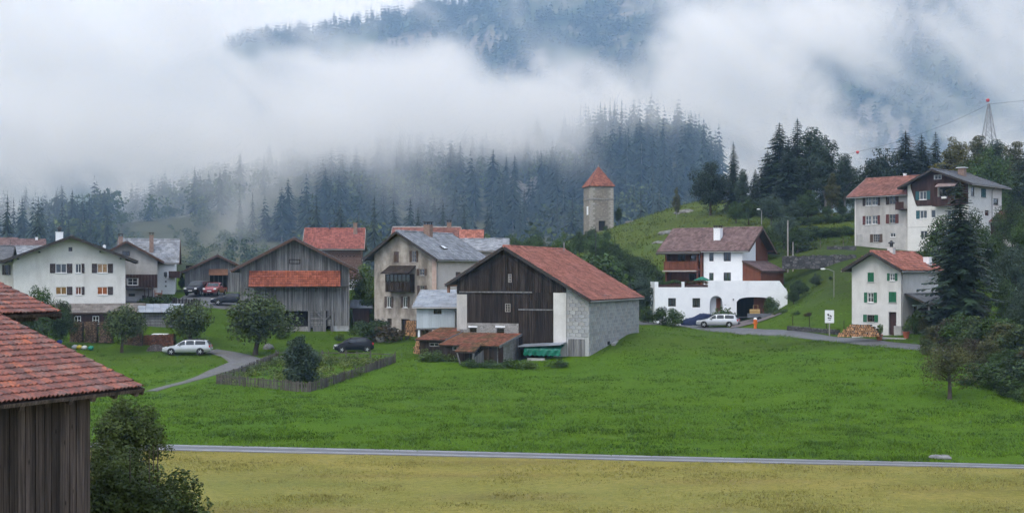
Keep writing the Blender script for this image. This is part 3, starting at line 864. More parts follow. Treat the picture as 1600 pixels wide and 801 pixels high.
class House:
    def __init__(s, name, label, cat, org, z, rz, W, D, group=None):
        s.root = thing(name, label, cat, (org[0], org[1], z), rz, group)
        s.W, s.D, s.z = W, D, z
        s.holes = {k: [] for k in 'FRLK'}
        s.rng = np.random.default_rng(abs(hash(label)) % 1000 if False else sum(map(ord, label)))
    def T(s, f, a, z, d):
        if f == 'F': return (a, -d, z)
        if f == 'R': return (s.W + d, a, z)
        if f == 'K': return (s.W - a, s.D + d, z)
        return (-d, s.D - a, z)
    def fbox(s, mb, f, a0, a1, z0, z1, d0, d1):
        return mb.hexa([s.T(f, a0, z0, d1), s.T(f, a1, z0, d1), s.T(f, a1, z0, d0), s.T(f, a0, z0, d0),
                        s.T(f, a0, z1, d1), s.T(f, a1, z1, d1), s.T(f, a1, z1, d0), s.T(f, a0, z1, d0)])
    def length(s, f): return s.W if f in 'FK' else s.D
    @staticmethod
    def top_at(top, a):
        if not isinstance(top, (list, tuple)): return top
        return float(np.interp(a, [p[0] for p in top], [p[1] for p in top]))
    def wall(s, f, m, top, z0=-1.5, a0=0.0, a1=None, d=0.0, name='wall', mb=None, reveal=.18):
        """wall sheet with the openings cut out and their reveals; top is a height or a gable line"""
        own = mb is None; mb = mb or MB(); a1 = s.length(f) if a1 is None else a1
        hs = [h for h in s.holes[f] if h[0] > a0 - .01 and h[1] < a1 + .01 and h[2] < s.top_at(top, (h[0] + h[1]) / 2) - .05 and h[3] > z0 + .05]
        br = {a0, a1}
        if isinstance(top, (list, tuple)): br |= {p[0] for p in top if a0 < p[0] < a1}
        for h in hs: br |= {h[0], h[1]}
        br = sorted(br)
        for a, b in zip(br[:-1], br[1:]):
            if b - a < 1e-5: continue
            lo = z0
            for h in sorted([h for h in hs if h[0] <= a + 1e-4 and h[1] >= b - 1e-4], key=lambda h: h[2]):
                if h[2] > lo + 1e-4: mb.face([s.T(f, a, lo, d), s.T(f, b, lo, d), s.T(f, b, h[2], d), s.T(f, a, h[2], d)])
                lo = max(lo, h[3])
            ta, tb = s.top_at(top, a), s.top_at(top, b)
            if max(ta, tb) > lo: mb.face([s.T(f, a, lo, d), s.T(f, b, lo, d), s.T(f, b, max(tb, lo), d), s.T(f, a, max(ta, lo), d)])
        for h in hs:
            if h[3] <= z0: continue
            q = [(h[0], max(h[2], z0)), (h[1], max(h[2], z0)), (h[1], h[3]), (h[0], h[3])]
            for i in range(4):
                (p, zp), (r, zr) = q[i], q[(i + 1) % 4]
                mb.face([s.T(f, p, zp, d), s.T(f, p, zp, d - reveal), s.T(f, r, zr, d - reveal), s.T(f, r, zr, d)])
        if own: return mb.build(name, m, s.root)
        return mb
    def boards(s, f, m, top, z0, a0=0.0, a1=None, bw=.2, d0=.004, d1=.03, name='boarding', parent=None, ragged=.03, z1=None):
        """upright boards as loose pieces in one part"""
        a1 = s.length(f) if a1 is None else a1
        mb = MB(); n = max(1, int((a1 - a0) / bw)); w = (a1 - a0) / n
        for i in range(n):
            a, b = a0 + i * w + .006, a0 + (i + 1) * w - .006
            ta, tb = s.top_at(top, a), s.top_at(top, b)
            dd = d1 + s.rng.random() * .022; lo0 = z0 - s.rng.random() * ragged
            cuts = sorted([(h[2] - .02, h[3] + .02) for h in s.holes[f] if h[0] < b - .02 and h[1] > a + .02 and h[2] < min(ta, tb) - .05 and h[3] > z0 + .05])
            segs, lo = [], lo0
            for (c0, c1) in cuts:
                if c0 > lo + .02: segs.append((lo, c0, c0))
                lo = max(lo, c1)
            if max(ta, tb) > lo + .02: segs.append((lo, ta, tb))
            for (l, ha, hb) in segs:
                mb.hexa([s.T(f, a, l, dd), s.T(f, b, l, dd), s.T(f, b, l, d0), s.T(f, a, l, d0), s.T(f, a, ha, dd), s.T(f, b, hb, dd), s.T(f, b, hb, d0), s.T(f, a, ha, d0)])
        return mb.build(name, m, parent or s.root)
    def window(s, f, a, z, w, h, frame=None, shut=None, shm=None, curtain=None, bars=(1, 0), sill=True, closed=False, inset=.10, d=0.0, name='window', cut=True, fw=.055):
        frame = frame or M_FRAME_W
        a0, a1, z1 = a - w / 2, a + w / 2, z + h
        if cut: s.holes[f].append((a0, a1, z, z1))
        mb = MB(); i0, i1 = d - inset - .03, d - inset + .03
        s.fbox(mb, f, a0, a0 + fw, z, z1, i0, i1); s.fbox(mb, f, a1 - fw, a1, z, z1, i0, i1)
        s.fbox(mb, f, a0 + fw, a1 - fw, z, z + fw, i0, i1); s.fbox(mb, f, a0 + fw, a1 - fw, z1 - fw, z1, i0, i1)
        for k in range(bars[0]):
            c = a0 + w * (k + 1) / (bars[0] + 1); s.fbox(mb, f, c - .03, c + .03, z + fw, z1 - fw, i0 + .005, i1 - .005)
        for k in range(bars[1]):
            c = z + h * (k + 1) / (bars[1] + 1); s.fbox(mb, f, a0 + fw, a1 - fw, c - .02, c + .02, i0 + .008, i1 - .008)
        win = mb.build(name, frame, s.root)
        if not closed:
            g = MB(); s.fbox(g, f, a0 + .02, a1 - .02, z + .02, z1 - .02, d - inset - .006, d - inset + .004); g.build('pane', M_GLASS, win)
        if curtain in ('lit', 'orange', 'red'):
            g = MB(); s.fbox(g, f, a0 - .05, a1 + .05, z - .05, z1 + .05, d - inset - .5, d - inset - .45)
            g.build('lit_room', {'lit': M_LIT, 'orange': M_LIT_O, 'red': M_LIT_RED}[curtain], win)
        if curtain in ('white', 'orange', 'lit', 'red'):
            g = MB()
            for (p, q, sgn) in ((a0 + .03, a0 + w * .40, 1), (a1 - w * .40, a1 - .03, -1)):
                n = 5
                for k in range(n):
                    x0, x1 = p + (q - p) * k / n, p + (q - p) * (k + 1) / n
                    t = (k + .5) / n if sgn > 0 else 1 - (k + .5) / n
                    zb = z + .04 + h * .5 * max(0, t - .45) if curtain == 'white' else z + .04
                    dd = d - inset - .09 - .03 * (k % 2)
                    s.fbox(g, f, x0, x1, zb, z1 - .03, dd - .008, dd)
            if curtain == 'white': g.build('curtain', M_CURTAIN, win)
        else:
            g = MB(); s.fbox(g, f, a0 - .1, a1 + .1, z - .1, z1 + .1, d - inset - .42, d - inset - .40); g.build('room_dark', M_WOOD_BLACK, win)  # black sheet standing in for the dark of an unlit room
        if sill:
            g = MB(); s.fbox(g, f, a0 - .06, a1 + .06, z - .07, z - .002, d - .05, d + .07); g.build('sill', M_FRAME_W if frame is M_FRAME_W else M_CONCRETE, win)
        if shut:
            sw = w / 2 if 'n' not in shut else w * .48
            sides = []
            if 'L' in shut: sides.append((a0 - .03 - sw, a0 - .03))
            if 'R' in shut: sides.append((a1 + .03, a1 + .03 + sw))
            if closed: sides = [(a0, a - .01), (a + .01, a1)]
            for (p, q) in sides:
                g = MB(); z_0, z_1 = z - .02, z1 + .02; e0, e1 = (d + .015, d + .05)
                s.fbox(g, f, p, p + .06, z_0, z_1, e0, e1); s.fbox(g, f, q - .06, q, z_0, z_1, e0, e1)
                s.fbox(g, f, p + .06, q - .06, z_0, z_0 + .07, e0, e1); s.fbox(g, f, p + .06, q - .06, z_1 - .07, z_1, e0, e1)
                n = max(5, int(h / .13))
                for k in range(n):
                    zz = z_0 + .07 + (z_1 - z_0 - .14) * k / n
                    s.fbox(g, f, p + .06, q - .06, zz + .004, zz + (z_1 - z_0 - .14) / n - .012, e0, e1 - .012)
                g.build('shutter', shm or M_SHUT_D, win)
        return win
    def opening(s, f, a0, a1, z0, z1): s.holes[f].append((a0, a1, z0, z1))
    def door(s, f, a, z, w, h, m, frame=None, inset=.14):
        s.holes[f].append((a - w / 2, a + w / 2, z, z + h))
        mb = MB(); n = 5
        for k in range(n):
            s.fbox(mb, f, a - w / 2 + w * k / n + .006, a - w / 2 + w * (k + 1) / n - .006, z, z + h, -inset - .05, -inset)
        dr = mb.build('door', m, s.root)
        g = MB(); s.fbox(g, f, a + w * .32, a + w * .38, z + 1.0, z + 1.12, -inset, -inset + .05); g.build('handle', M_METAL, dr)
        return dr
    def plane_pts(s, axis, p, q, g0, g1):
        """corner points of a roof plane: (p, q) are (offset, height) across the ridge, g0..g1 along it"""
        f = (lambda o, g, z: (o, g, z)) if axis == 'v' else (lambda o, g, z: (g, o, z))
        return [Vector(f(p[0], g0, p[1])), Vector(f(p[0], g1, p[1])), Vector(f(q[0], g1, q[1])), Vector(f(q[0], g0, q[1]))]
    def roof(s, axis, prof, over_e=.6, over_g=.6, thick=.14, m=None, tiles='tile', tw=.26, tl=.34, trim=None, deck=None, ridge=True, gutter=True, g0=None, g1=None, e_over=None, name='roof', ridge_m=None):
        L = s.D if axis == 'v' else s.W
        g0 = -over_g if g0 is None else g0; g1 = L + over_g if g1 is None else g1
        ri = max(range(len(prof)), key=lambda i: prof[i][1])
        deck_mb, soups, trims, guts = MB(), [], [], []
        ends = []
        for i in range(len(prof) - 1):
            p, q = prof[i], prof[i + 1]
            lowp, highp = (p, q) if p[1] <= q[1] else (q, p)
            dv = Vector((lowp[0] - highp[0], lowp[1] - highp[1])); ln = dv.length; dv /= ln
            is_eave = (i == 0 and lowp is p) or (i == len(prof) - 2 and lowp is q)
            oe = (over_e if e_over is None else e_over[0 if i == 0 else 1]) if is_eave else 0
            low = (lowp[0] + dv.x * oe, lowp[1] + dv.y * oe)
            c = s.plane_pts(axis, low, highp, g0, g1)           # low g0, low g1, high g1, high g0
            S = (c[3] - c[0]).normalized(); U = (c[1] - c[0]).normalized(); N = U.cross(S).normalized()
            if N.z < 0: N = -N
            up = N * thick
            deck_mb.hexa([c[0], c[1], c[2], c[3], c[0] + up, c[1] + up, c[2] + up, c[3] + up])
            if tiles: soups.append(tile_soup(c[0] + up - S * .04, U, S, N, (c[1] - c[0]).length, (c[3] - c[0]).length + .04, tw, tl, s.rng, tiles))
            for (a, b) in ((c[0], c[3]), (c[1], c[2])):          # barge boards
                o = U * (.04 if a is c[1] else -.04)
                trims.append(MB().bar(a + o + up * .42, b + o + up * .42, .06, thick + .12, up=N))
            if is_eave and gutter:
                e = c[0] - S * .09 + up * .35; e2 = c[1] - S * .09 + up * .35
                guts.append(MB().tube([e, e2], .065, 8))
            ends.append(low)
        rf = deck_mb.build(name, deck or M_DECK, s.root)
        if soups:
            b, VV, FF = 0, [], []
            for V, Fq in soups: VV.append(V); FF.append(Fq + b); b += len(V)
            tag(link('tiles', np_mesh('tiles', np.concatenate(VV), np.concatenate(FF), m), rf), kind='stuff')
        for q in trims: q.build('bargeboard', trim or M_TRIM_DARK, rf)
        for q in guts: q.build('gutter', M_METAL, rf)
        if ridge and 0 < ri < len(prof) - 1:
            f = (lambda g: Vector((prof[ri][0], g, prof[ri][1] + thick + .07))) if axis == 'v' else (lambda g: Vector((g, prof[ri][0], prof[ri][1] + thick + .07)))
            rc = MB(); n = max(2, int((g1 - g0) / .4))
            for k in range(n):
                a, b = f(g0 + (g1 - g0) * k / n), f(g0 + (g1 - g0) * (k + 1.08) / n if k < n - 1 else g1)
                rc.tube([a, b], [.13, .11], 8)
            rc.build('ridge_tiles', ridge_m or m, rf)
        return rf
    def downpipe(s, f, a, z0, z1, d=.08):
        mb = MB(); mb.tube([s.T(f, a, z0, d), s.T(f, a, z1 - .4, d), s.T(f, a, z1, d + .45)], .05, 8); mb.build('downpipe', M_METAL, s.root)
    def chimney(s, u, v, z0, z1, w, m, parent, cap='slab', dep=None):
        dep = dep or w
        mb = MB(); mb.box(u - w / 2, u + w / 2, v - dep / 2, v + dep / 2, z0, z1)
        mb.box(u - w / 2 - .04, u + w / 2 + .04, v - dep / 2 - .04, v + dep / 2 + .04, z1, z1 + .08)
        ch = mb.build('chimney', m, parent)
        g = MB()
        if cap == 'slab':
            for sx in (-1, 1):
                for sy in (-1, 1): g.box(u + sx * w * .36 - .05, u + sx * w * .36 + .05, v + sy * dep * .36 - .05, v + sy * dep * .36 + .05, z1 + .08, z1 + .32)
            g.box(u - w / 2 - .08, u + w / 2 + .08, v - dep / 2 - .08, v + dep / 2 + .08, z1 + .32, z1 + .4)
            g.build('chimney_cap', M_TRIM_DARK, ch)
        elif cap == 'cowl':
            g.lathe([(.16, z1 + .08), (.16, z1 + .4), (.3, z1 + .42), (.3, z1 + .52), (.12, z1 + .62), (.10, z1 + .72)], (u, v, 0), 12); g.build('chimney_cowl', M_BLACKMETAL, ch, smooth=False)
        return ch
    def fascia_beams(s, f, spots, m, length=.9, w=.16):
        """purlin ends under the gable overhang; spots = (a, z)"""
        for (a, z) in spots:
            mb = MB(); s.fbox(mb, f, a - w / 2, a + w / 2, z - w, z, -.1, length); mb.build('purlin_end', m, s.root)
def _pp(s, f, px, py):
    rz = s.root.rotation_euler[2]; o = s.root.location
    u, v = (math.cos(rz), math.sin(rz)), (-math.sin(rz), math.cos(rz))
    if f == 'F': P, d = (o[0], o[1]), u
    elif f == 'R': P, d = (o[0] + s.W * u[0], o[1] + s.W * u[1]), v
    else: P, d = (o[0] + s.D * v[0], o[1] + s.D * v[1]), (-v[0], -v[1])
    k = (px - CXP) / FPX
    a = (k * P[1] - P[0]) / (d[0] - k * d[1]); Y = P[1] + a * d[1]
    return a, CZ + (HYP - py) * Y / FPX - s.z
House.pp = _pp
def _win(s, f, px0, px1, py0, py1, **kw):
    a0, z1 = s.pp(f, px0, py0); a1, z0 = s.pp(f, px1, py1)
    return s.window(f, (a0 + a1) / 2, z0, abs(a1 - a0), z1 - z0, **kw)
House.win = _win

def plan(px0, px1, Y, th):
    """front left corner and width of a house that spans photo columns px0..px1, turned th degrees so that it faces the viewer"""
    k0, k1 = (px0 - CXP) / FPX, (px1 - CXP) / FPX; X0 = k0 * Y
    return (X0, Y), (k1 * Y - X0) / (math.cos(R(th)) - k1 * math.sin(R(th))), R(th)
# ================================================================ the village, building by building
# ---- big white house with lit windows
Y1 = 135.0
o = at(21, 516, Y1)
h = House('white_house', 'large cream-white house with dark shutters and four orange lit windows under a wide low gable', 'house', *(lambda q: (q[0], o.z, q[2], q[1]))(plan(21, 196, Y1, 17)), 11.0)
for (a, b, sh, cu) in ((87, 104, 'LR', 'white'), (118, 127, 'R', None), (152, 168, 'LR', 'lit')):
    h.win('F', a, b, 412, 426, shut=sh, shm=M_SHUT_D, curtain=cu)
for (a, b, sh, cu) in ((87, 104, 'R', 'lit'), (118, 127, 'R', 'red'), (152, 168, 'R', 'orange')):
    h.win('F', a, b, 448, 460, shut=sh, shm=M_SHUT_D, curtain=cu)
h.win('F', 107, 113, 386, 392.5, frame=M_FRAME_D, bars=(0, 0), sill=False)
ua, za = h.pp('F', 112, 371.5); _, zl = h.pp('F', 21, 404); _, zr = h.pp('F', 196, 403)
prof = [(0, zl), (ua, za), (h.W, zr)]
h.wall('F', M_PLASTER_W, prof); h.wall('R', M_PLASTER_W, zr); h.wall('L', M_PLASTER_W, zl); h.wall('K', M_PLASTER_W, [(0, zr), (h.W - ua, za), (h.W, zl)])
rf = h.roof('v', prof, 1.35, 1.2, .16, M_SLATE_DARK, 'slate', .4, .45, M_TRIM_DARK)
h.chimney(ua - 1.35, 2.6, za - .9, za + .62, .75, M_PLASTER_BW, rf, 'cowl')
h.fascia_beams('F', [(.5, zl + .05), (2.6, zl + .78), (h.W - .5, zr + .02), (h.W - 2.6, zr + .75)], M_TRIM_DARK)
g = MB(); _sk = Vector((ua + 3.6, 3.0, 0)); g.lathe([(.16, za - 1.05), (.16, za - .78), (.2, za - .76), (.0, za - .66)], (ua + 3.3, 2.5, 0), 10); g.build('roof_vent', M_PLASTER_BW, rf)
# lower storey: pent roof over a dark boarded shop front
a0, zt = h.pp('F', 60, 476); a1, zb = h.pp('F', 228, 489)
mb = MB(); mb.hexa([(a0, -1.6, zb), (a1, -1.6, zb), (a1, -.02, zt), (a0, -.02, zt), (a0, -1.6, zb + .12), (a1, -1.6, zb + .12), (a1, -.02, zt + .12), (a0, -.02, zt + .12)])
pr = mb.build('pent_roof', M_TRIM_BROWN, h.root)
V, Fq = tile_soup((a0, -1.64, zb + .12), (1, 0, 0), Vector((0, 1.58, zt - zb)).normalized(), Vector((0, -(zt - zb), 1.58)).normalized(), a1 - a0, 1.82, .5, .5, h.rng, 'slate')
tag(link('tiles', np_mesh('tiles', V, Fq, M_TILE_OLD if False else mat('brown_grey_shingles', (.17, .15, .135), (.24, .215, .195), 2, island=.2), False), pr), kind='stuff')
h2 = House.__new__(House); h2.__dict__.update(h.__dict__); h2.holes = {k: [] for k in 'FRLK'}
mb = MB(); h.fbox(mb, 'F', a0 + .3, a1 - 2.4, -2.0, zb + .02, .05, 1.15); mb.build('lower_storey', M_WOOD_BROWN2, h.root)
for (p, q) in ((83, 92), (117, 127), (145, 155), (190, 199)):
    h.win('F', p, q, 493, 506, d=1.28, inset=.06, cut=False, bars=(1, 1), sill=False, name='shop_window')
for q in (100, 160, 215):
    aa, _ = h.pp('F', q, 489); mb = MB(); mb.bar((aa, -1.45, -2.0), (aa, -1.45, zb + .04), .14); mb.build('post', M_WOOD_BROWN2, h.root)

# recessed wing at its side with a gutter
o = at(-42, 516, 139)
h = House('white_house_wing', 'cream-white side wing with dark shutters partly cut off by the picture edge', 'house wing', *(lambda q: (q[0], o.z, q[2], q[1]))(plan(-42, 20, 139, 18)), 9)
h.win('F', 7, 13, 414, 429, frame=M_FRAME_D, shut='LR', shm=M_SHUT_D)
zt = h.pp('F', 0, 405)[1]
h.wall('F', M_PLASTER_W, zt); h.wall('L', M_PLASTER_W, zt)
prof = [(0, zt), (5.0, zt + 1.35), (9, zt + .3)]
h.roof('u', prof, .9, .2, .14, M_SLATE_DARK, 'slate', .4, .45, ridge=True, g1=h.W - .1)

# ---- far roofs above it
def plain_house(name, label, px0, px1, ye, yr, ybase, Y, D, wallm, tilem, tile='tile', chim=None, over=.6, th=0.0, trim=None, tw=.27, gable_side=None, cat='house'):
    """house seen along its eave: ridge parallel to the front"""
    o = at(px0, ybase, Y)
    h = House(name, label, cat, *(lambda q: (q[0], o.z, q[2], q[1]))(plan(px0, px1, Y, th)), D)
    ze, zr = (ybase - ye) * Y / FPX, CZ + (HYP - yr) * (Y + D / 2) / FPX - o.z
    return h, [(0, ze), (D / 2, zr), (D, ze)]
h, prof = plain_house('slate_house', 'distant grey slate roof behind the big white house gable', -40, 62, 399, 386, 470, 165, 8, M_PLASTER_G, M_SLATE, th=20)
for f in 'FRL': h.wall(f, M_PLASTER_G, prof[0][1] if f == 'F' else [(0, prof[0][1]), (4, prof[1][1]), (8, prof[0][1])])
h.roof('u', prof, .5, .4, .12, M_SLATE, 'slate', .4, .4)
h, prof = plain_house('red_roof_house', 'small distant house with brownish roof and white chimney pot above the slate roof', 22, 66, 391, 376, 470, 178, 8, M_PLASTER_G, M_TILE_OLD, th=20)
for f in 'FRL': h.wall(f, M_PLASTER_W, prof[0][1] if f == 'F' else [(0, prof[0][1]), (4, prof[1][1]), (8, prof[0][1])])
rf = h.roof("u", prof, .5, .5, .12, M_TILE_MAUVE, 'tile', .3, .4)
h.chimney(2.9, 4.0, prof[1][1] - .3, prof[1][1] + .45, .35, M_PLASTER_BW, rf, None)
h, prof = plain_house('red_gable_house', 'tip of a dark brown roof at the picture edge beyond the white wing', -40, 6, 388, 374, 470, 182, 8, M_PLASTER_G, M_TILE_OLD)
for f in 'FRL': h.wall(f, M_PLASTER_W, prof[0][1] if f == 'F' else [(0, prof[0][1]), (4, prof[1][1]), (8, prof[0][1])])
h.roof('u', prof, .5, .5, .12, M_TILE_MAUVE, 'tile', .3, .4)

# ---- grey gabled house with dark boarded band
o = at(150, 480, 151)
h = House('grey_gabled_house', 'grey plastered gable house with dark boarded band and small white window', 'house', *(lambda q: (q[0], o.z, q[2], q[1]))(plan(150, 246, 151, 15.5)), 9)
h.win('F', 191, 203, 392, 400, frame=M_FRAME_D, bars=(1, 0), sill=False)
h.win('F', 199.5, 215, 434.5, 445, bars=(1, 1), d=.05)
h.win('F', 201, 211, 458.5, 464.5, frame=M_FRAME_D, bars=(0, 0), sill=False)
h.win('F', 222, 228, 461, 469, frame=M_FRAME_D, bars=(0, 0), sill=False)
ua, za = h.pp('F', 198, 378.5); _, zl = h.pp('F', 150, 405)
_, zb0 = h.pp('F', 200, 449); _, zb1 = h.pp('F', 200, 428.5)
prof = [(0, zl), (ua, za), (h.W, zl)]
h.wall('F', M_PLASTER_G, prof); h.wall('R', M_PLASTER_G, zl); h.wall('L', M_PLASTER_G, zl)
h.boards('F', M_WOOD_BROWN2, zb1, zb0, 2.0, h.W, .35, .004, .05, name='boarded_band')
rf = h.roof('v', prof, .85, .8, .13, M_SLATE, 'slate', .4, .4, M_TRIM_BROWN)
h.chimney(ua - .8, 4.5, za - .6, za + .75, .5, M_BRICK, rf)
a0, z0 = h.pp('F', 197, 451); a1, _ = h.pp('F', 240, 451)
mb = MB(); mb.hexa([(a0, -1.1, z0 - .1), (a1, -1.1, z0 - .1), (a1, -.03, z0 + .1), (a0, -.03, z0 + .1), (a0, -1.1, z0), (a1, -1.1, z0), (a1, -.03, z0 + .2), (a0, -.03, z0 + .2)]); mb.build('porch_roof', M_TRIM_DARK, h.root)
a0, z0 = h.pp('F', 197, 475); a1, z1 = h.pp('F', 218, 463)
mb = MB(); mb.box(a0, a1, -1.2, -1.14, z0, z1); mb.box(a0 - .03, a1 + .03, -1.22, -1.1, z1, z1 + .05); mb.box(a0, a1, -1.14, -.02, z0 - .1, z0); mb.build('balcony', mat('grey_balcony_panel', (.34, .34, .35), (.4, .4, .41), 2), h.root)
mb = MB()
for q in (222, 228, 234): 
    aa, _ = h.pp('F', q, 470); mb.bar((aa + .3, -1.0, 0), (aa + .3, -1.0, 2.3), .13)
mb.build('porch_post', M_WOOD_BROWN2, h.root)
mb = MB(); aa, z0 = h.pp('F', 240, 470)
for k in range(3): mb.box(aa + .1, aa + 1.0, -1.3, -1.2, z0 + .15 + k * .33, z0 + .33 + k * .33)
for k in (0, 1): mb.box(aa + .1 + k * .8, aa + .2 + k * .8, -1.3, -1.2, z0 - .4, z0 + 1.3)
mb.build('railing', mat('orange_brown_timber', (.24, .10, .055), (.30, .135, .08), 3), h.root)

# ---- slate-roofed white house behind
h, prof = plain_house('slate_white_house', 'white house with blue-grey slate roof and small brown balcony', 188, 273, 408, 376, 470, 160, 8, M_PLASTER_BW, M_SLATE, th=13)
h.win('F', 256, 261, 425, 432, frame=M_FRAME_D, bars=(0, 0), sill=False)
h.wall('F', M_PLASTER_BW, prof[0][1])
h.wall('R', M_PLASTER_BW, [(0, prof[0][1]), (4, prof[1][1]), (8, prof[0][1])]); h.wall('L', M_PLASTER_BW, [(0, prof[0][1]), (4, prof[1][1]), (8, prof[0][1])])
rf = h.roof('u', prof, .5, .55, .13, M_SLATE, 'slate', .4, .4, M_TRIM_BROWN)
h.chimney(h.W - 2.9, 1.6, prof[0][1] + .6, prof[1][1] + .6, .5, M_BRICK, rf)
a0, z0 = h.pp('F', 265, 434); _, z1 = h.pp('F', 265, 423.5)
mb = MB(); mb.box(h.W - .7, h.W + .65, -.9, 1.4, z0, z0 + .1); mb.box(h.W - .7, h.W + .65, -.9, -.84, z0 + .1, z1); mb.box(h.W + .6, h.W + .65, -.84, 1.4, z0 + .1, z1); mb.build('balcony', M_WOOD_BROWN2, h.root)
for k in range(4):
    mb = MB(); _, zz = h.pp('F', 259, 448 - k * 7); mb.fbox = None; aa, _ = h.pp('F', 259, 430); mb.box(aa - .1, aa + .1, -.03, -.004, zz, zz + .2); mb.build('wall_ornament', M_SLATE_DARK, h.root)

# ---- wooden garage barn up the lane
o = at(288.5, 458, 166)
h = House('garage_barn', 'small grey board barn with brown awning over its open gate, two vehicles parked before it', 'barn', *(lambda q: (q[0], o.z, q[2], q[1]))(plan(288.5, 391, 166, 12.5)), 10)
a0, z0 = h.pp('F', 327.5, 458); a1, z1 = h.pp('F', 355, 427); h.opening('F', a0, a1, -1.4, z1)
ua, za = h.pp('F', 340, 400); _, zl = h.pp('F', 288, 424)
prof = [(0, zl), (ua, za), (h.W, zl)]
h.wall('F', M_WOOD_BLACK, prof); h.wall('R', M_WOOD_GREY, zl); h.wall('L', M_WOOD_GREY, zl); h.wall('K', M_WOOD_BLACK, prof)
mb = MB(); mb.box(.1, h.W - .1, 1.6, 1.66, -1, za - 1.2); mb.build('dark_backing', M_WOOD_BLACK, h.root)  # black sheet added behind the gate, in place of real interior shade
h.boards('F', M_WOOD_GREY, prof, -1.0, bw=.28)
h.roof('v', prof, .8, .9, .13, M_SLATE_DARK, 'tile', .3, .4, M_TRIM_BROWN)
_, zt = h.pp('F', 340, 421); _, zb = h.pp('F', 340, 430)
mb = MB(); mb.hexa([(a0 - .1, -.6, zb), (a1 + .1, -.6, zb), (a1 + .1, -.05, zt), (a0 - .1, -.05, zt), (a0 - .1, -.6, zb + .08), (a1 + .1, -.6, zb + .08), (a1 + .1, -.05, zt + .08), (a0 - .1, -.05, zt + .08)]); mb.build('awning', mat('rusty_awning', (.15, .075, .045), (.2, .1, .06), 2), h.root)
for k in range(5):
    mb = MB(); aa = a0 + (a1 - a0) * k / 4; mb.bar((aa, .05, -1), (aa, .05, z1), .07); mb.build('gate_bar', M_WOOD_GREY, h.root)

# ---- big grey barn with the orange pent roof
o = at(375, 530, 140)
h = House('grey_barn', 'big silver-grey board barn with long orange tiled pent roof and open bay', 'barn', *(lambda q: (q[0], o.z, q[2], q[1]))(plan(375, 546, 140, 7.6)), 13)
ua, za = h.pp('F', 460, 374); _, zl = h.pp('F', 375, 418)
prof = [(0, zl), (ua, za), (h.W, zl)]
ab0, zb0 = h.pp('F', 425, 510); ab1, zb1 = h.pp('F', 481.5, 485); h.opening('F', ab0, ab1, zb0, zb1)
ad0, zd1 = h.pp('F', 509, 508); ad1, _ = h.pp('F', 516.5, 508); h.opening('F', ad0, ad1, -1.4, zd1)
ah0, zh0 = h.pp('F', 485, 523); ah1, zh1 = h.pp('F', 489, 511); h.opening('F', ah0, ah1, zh0, zh1)
_, zst = h.pp('F', 460, 509)
mb = h.wall('F', None, prof, z0=zst, mb=MB()); mb.build('wall', M_WOOD_BLACK, h.root)
h.wall('F', M_RUBBLE, zst, d=.06, a1=ab1, name='stone_base'); h.wall('F', M_BLOCK, zst, d=.03, a0=h.pp('F', 521, 500)[0], a1=h.W, name='block_base'); h.wall('F', M_WOOD_GREY, zst, d=.02, a0=ab1 + .01, a1=h.pp('F', 521, 500)[0] - .01, name='bay_foot')
h.wall('R', M_WOOD_GREY, zl); h.wall('L', M_WOOD_GREY, zl); h.wall('K', M_WOOD_GREY, prof)
mb = MB(); mb.box(.1, h.W - .1, 1.1, 1.16, -1.5, zb1 + .4); mb.build('dark_backing', M_WOOD_BLACK, h.root)  # black sheet hides the slope inside and paints the bay's darkness
ap0, zpt = h.pp('F', 391, 425); ap1, zpb = h.pp('F', 532, 449)
a521, _ = h.pp('F', 521, 500); a482 = ab1
h.boards('F', M_WOOD_GREY, prof, zpb + .3, bw=.21, name='upper_boarding')
h.boards('F', M_WOOD_GREY, zpb + .28, zb1 - .02, a0=.0, a1=a521, bw=.21, d1=.09, name='middle_boarding')
h.boards('F', M_WOOD_GREY, zpb + .28, zst, a0=a521 + .02, bw=.21, d1=.03, name='side_boarding')
h.boards('F', M_WOOD_GREY, zb1 - .02, zst, a0=0, a1=ab0, bw=.24, name='lower_boarding')
mb = MB(); n = 7                                             # horizontal boards of the framed bay
for k in range(n):
    z0 = zst + (zb1 - zst) * k / n
    for (p, q) in ((ab1 + .25, ad0 - .02), (ad0 + .2, a521 - .25)):
        h.fbox(mb, 'F', p, q, z0 + .01, z0 + (zb1 - zst) / n - .015, .02, .05 + .02 * (k % 3))
h.fbox(mb, 'F', ah1 + .1, ad0 - .1, .6, zst, .08, .12)
mb.build('plank_infill', M_WOOD_GREY, h.root)
for (p, q) in ((ab1, .24), (ad0 - .25, .26), (a521 - .22, .24)):
    mb = MB(); h.fbox(mb, 'F', p, p + q, -1.2, zb1, .06, .22); mb.build('post', M_WOOD_GREY, h.root)
for sg in (-1, 1):
    mb = MB(); mb.bar((ad0 - .12 + sg * .1, -.16, zb1 - 1.0), (ad0 - .12 + sg * 1.0, -.16, zb1 - .1), .16, .12); mb.build('brace', M_WOOD_GREY, h.root)
mb = MB(); h.fbox(mb, 'F', 0, h.W, zpb + .16, zpb + .3, .1, .2); mb.build('beam', M_WOOD_GREY, h.root)
_aw, _zw = h.pp('F', 452, 412); _aw2, _zw2 = h.pp('F', 469, 405)
mb = MB()
for (z0, z1) in ((_zw, _zw + .07), (_zw2 - .07, _zw2)): h.fbox(mb, 'F', _aw, _aw2, z0, z1, .05, .1)
h.fbox(mb, 'F', _aw, _aw + .07, _zw + .07, _zw2 - .07, .05, .1); h.fbox(mb, 'F', _aw2 - .07, _aw2, _zw + .07, _zw2 - .07, .05, .1)
mb.build('hay_hatch', M_WOOD_DARK, h.root)
mb = MB(); S = Vector((0, 1.15, zpt - zpb)).normalized()
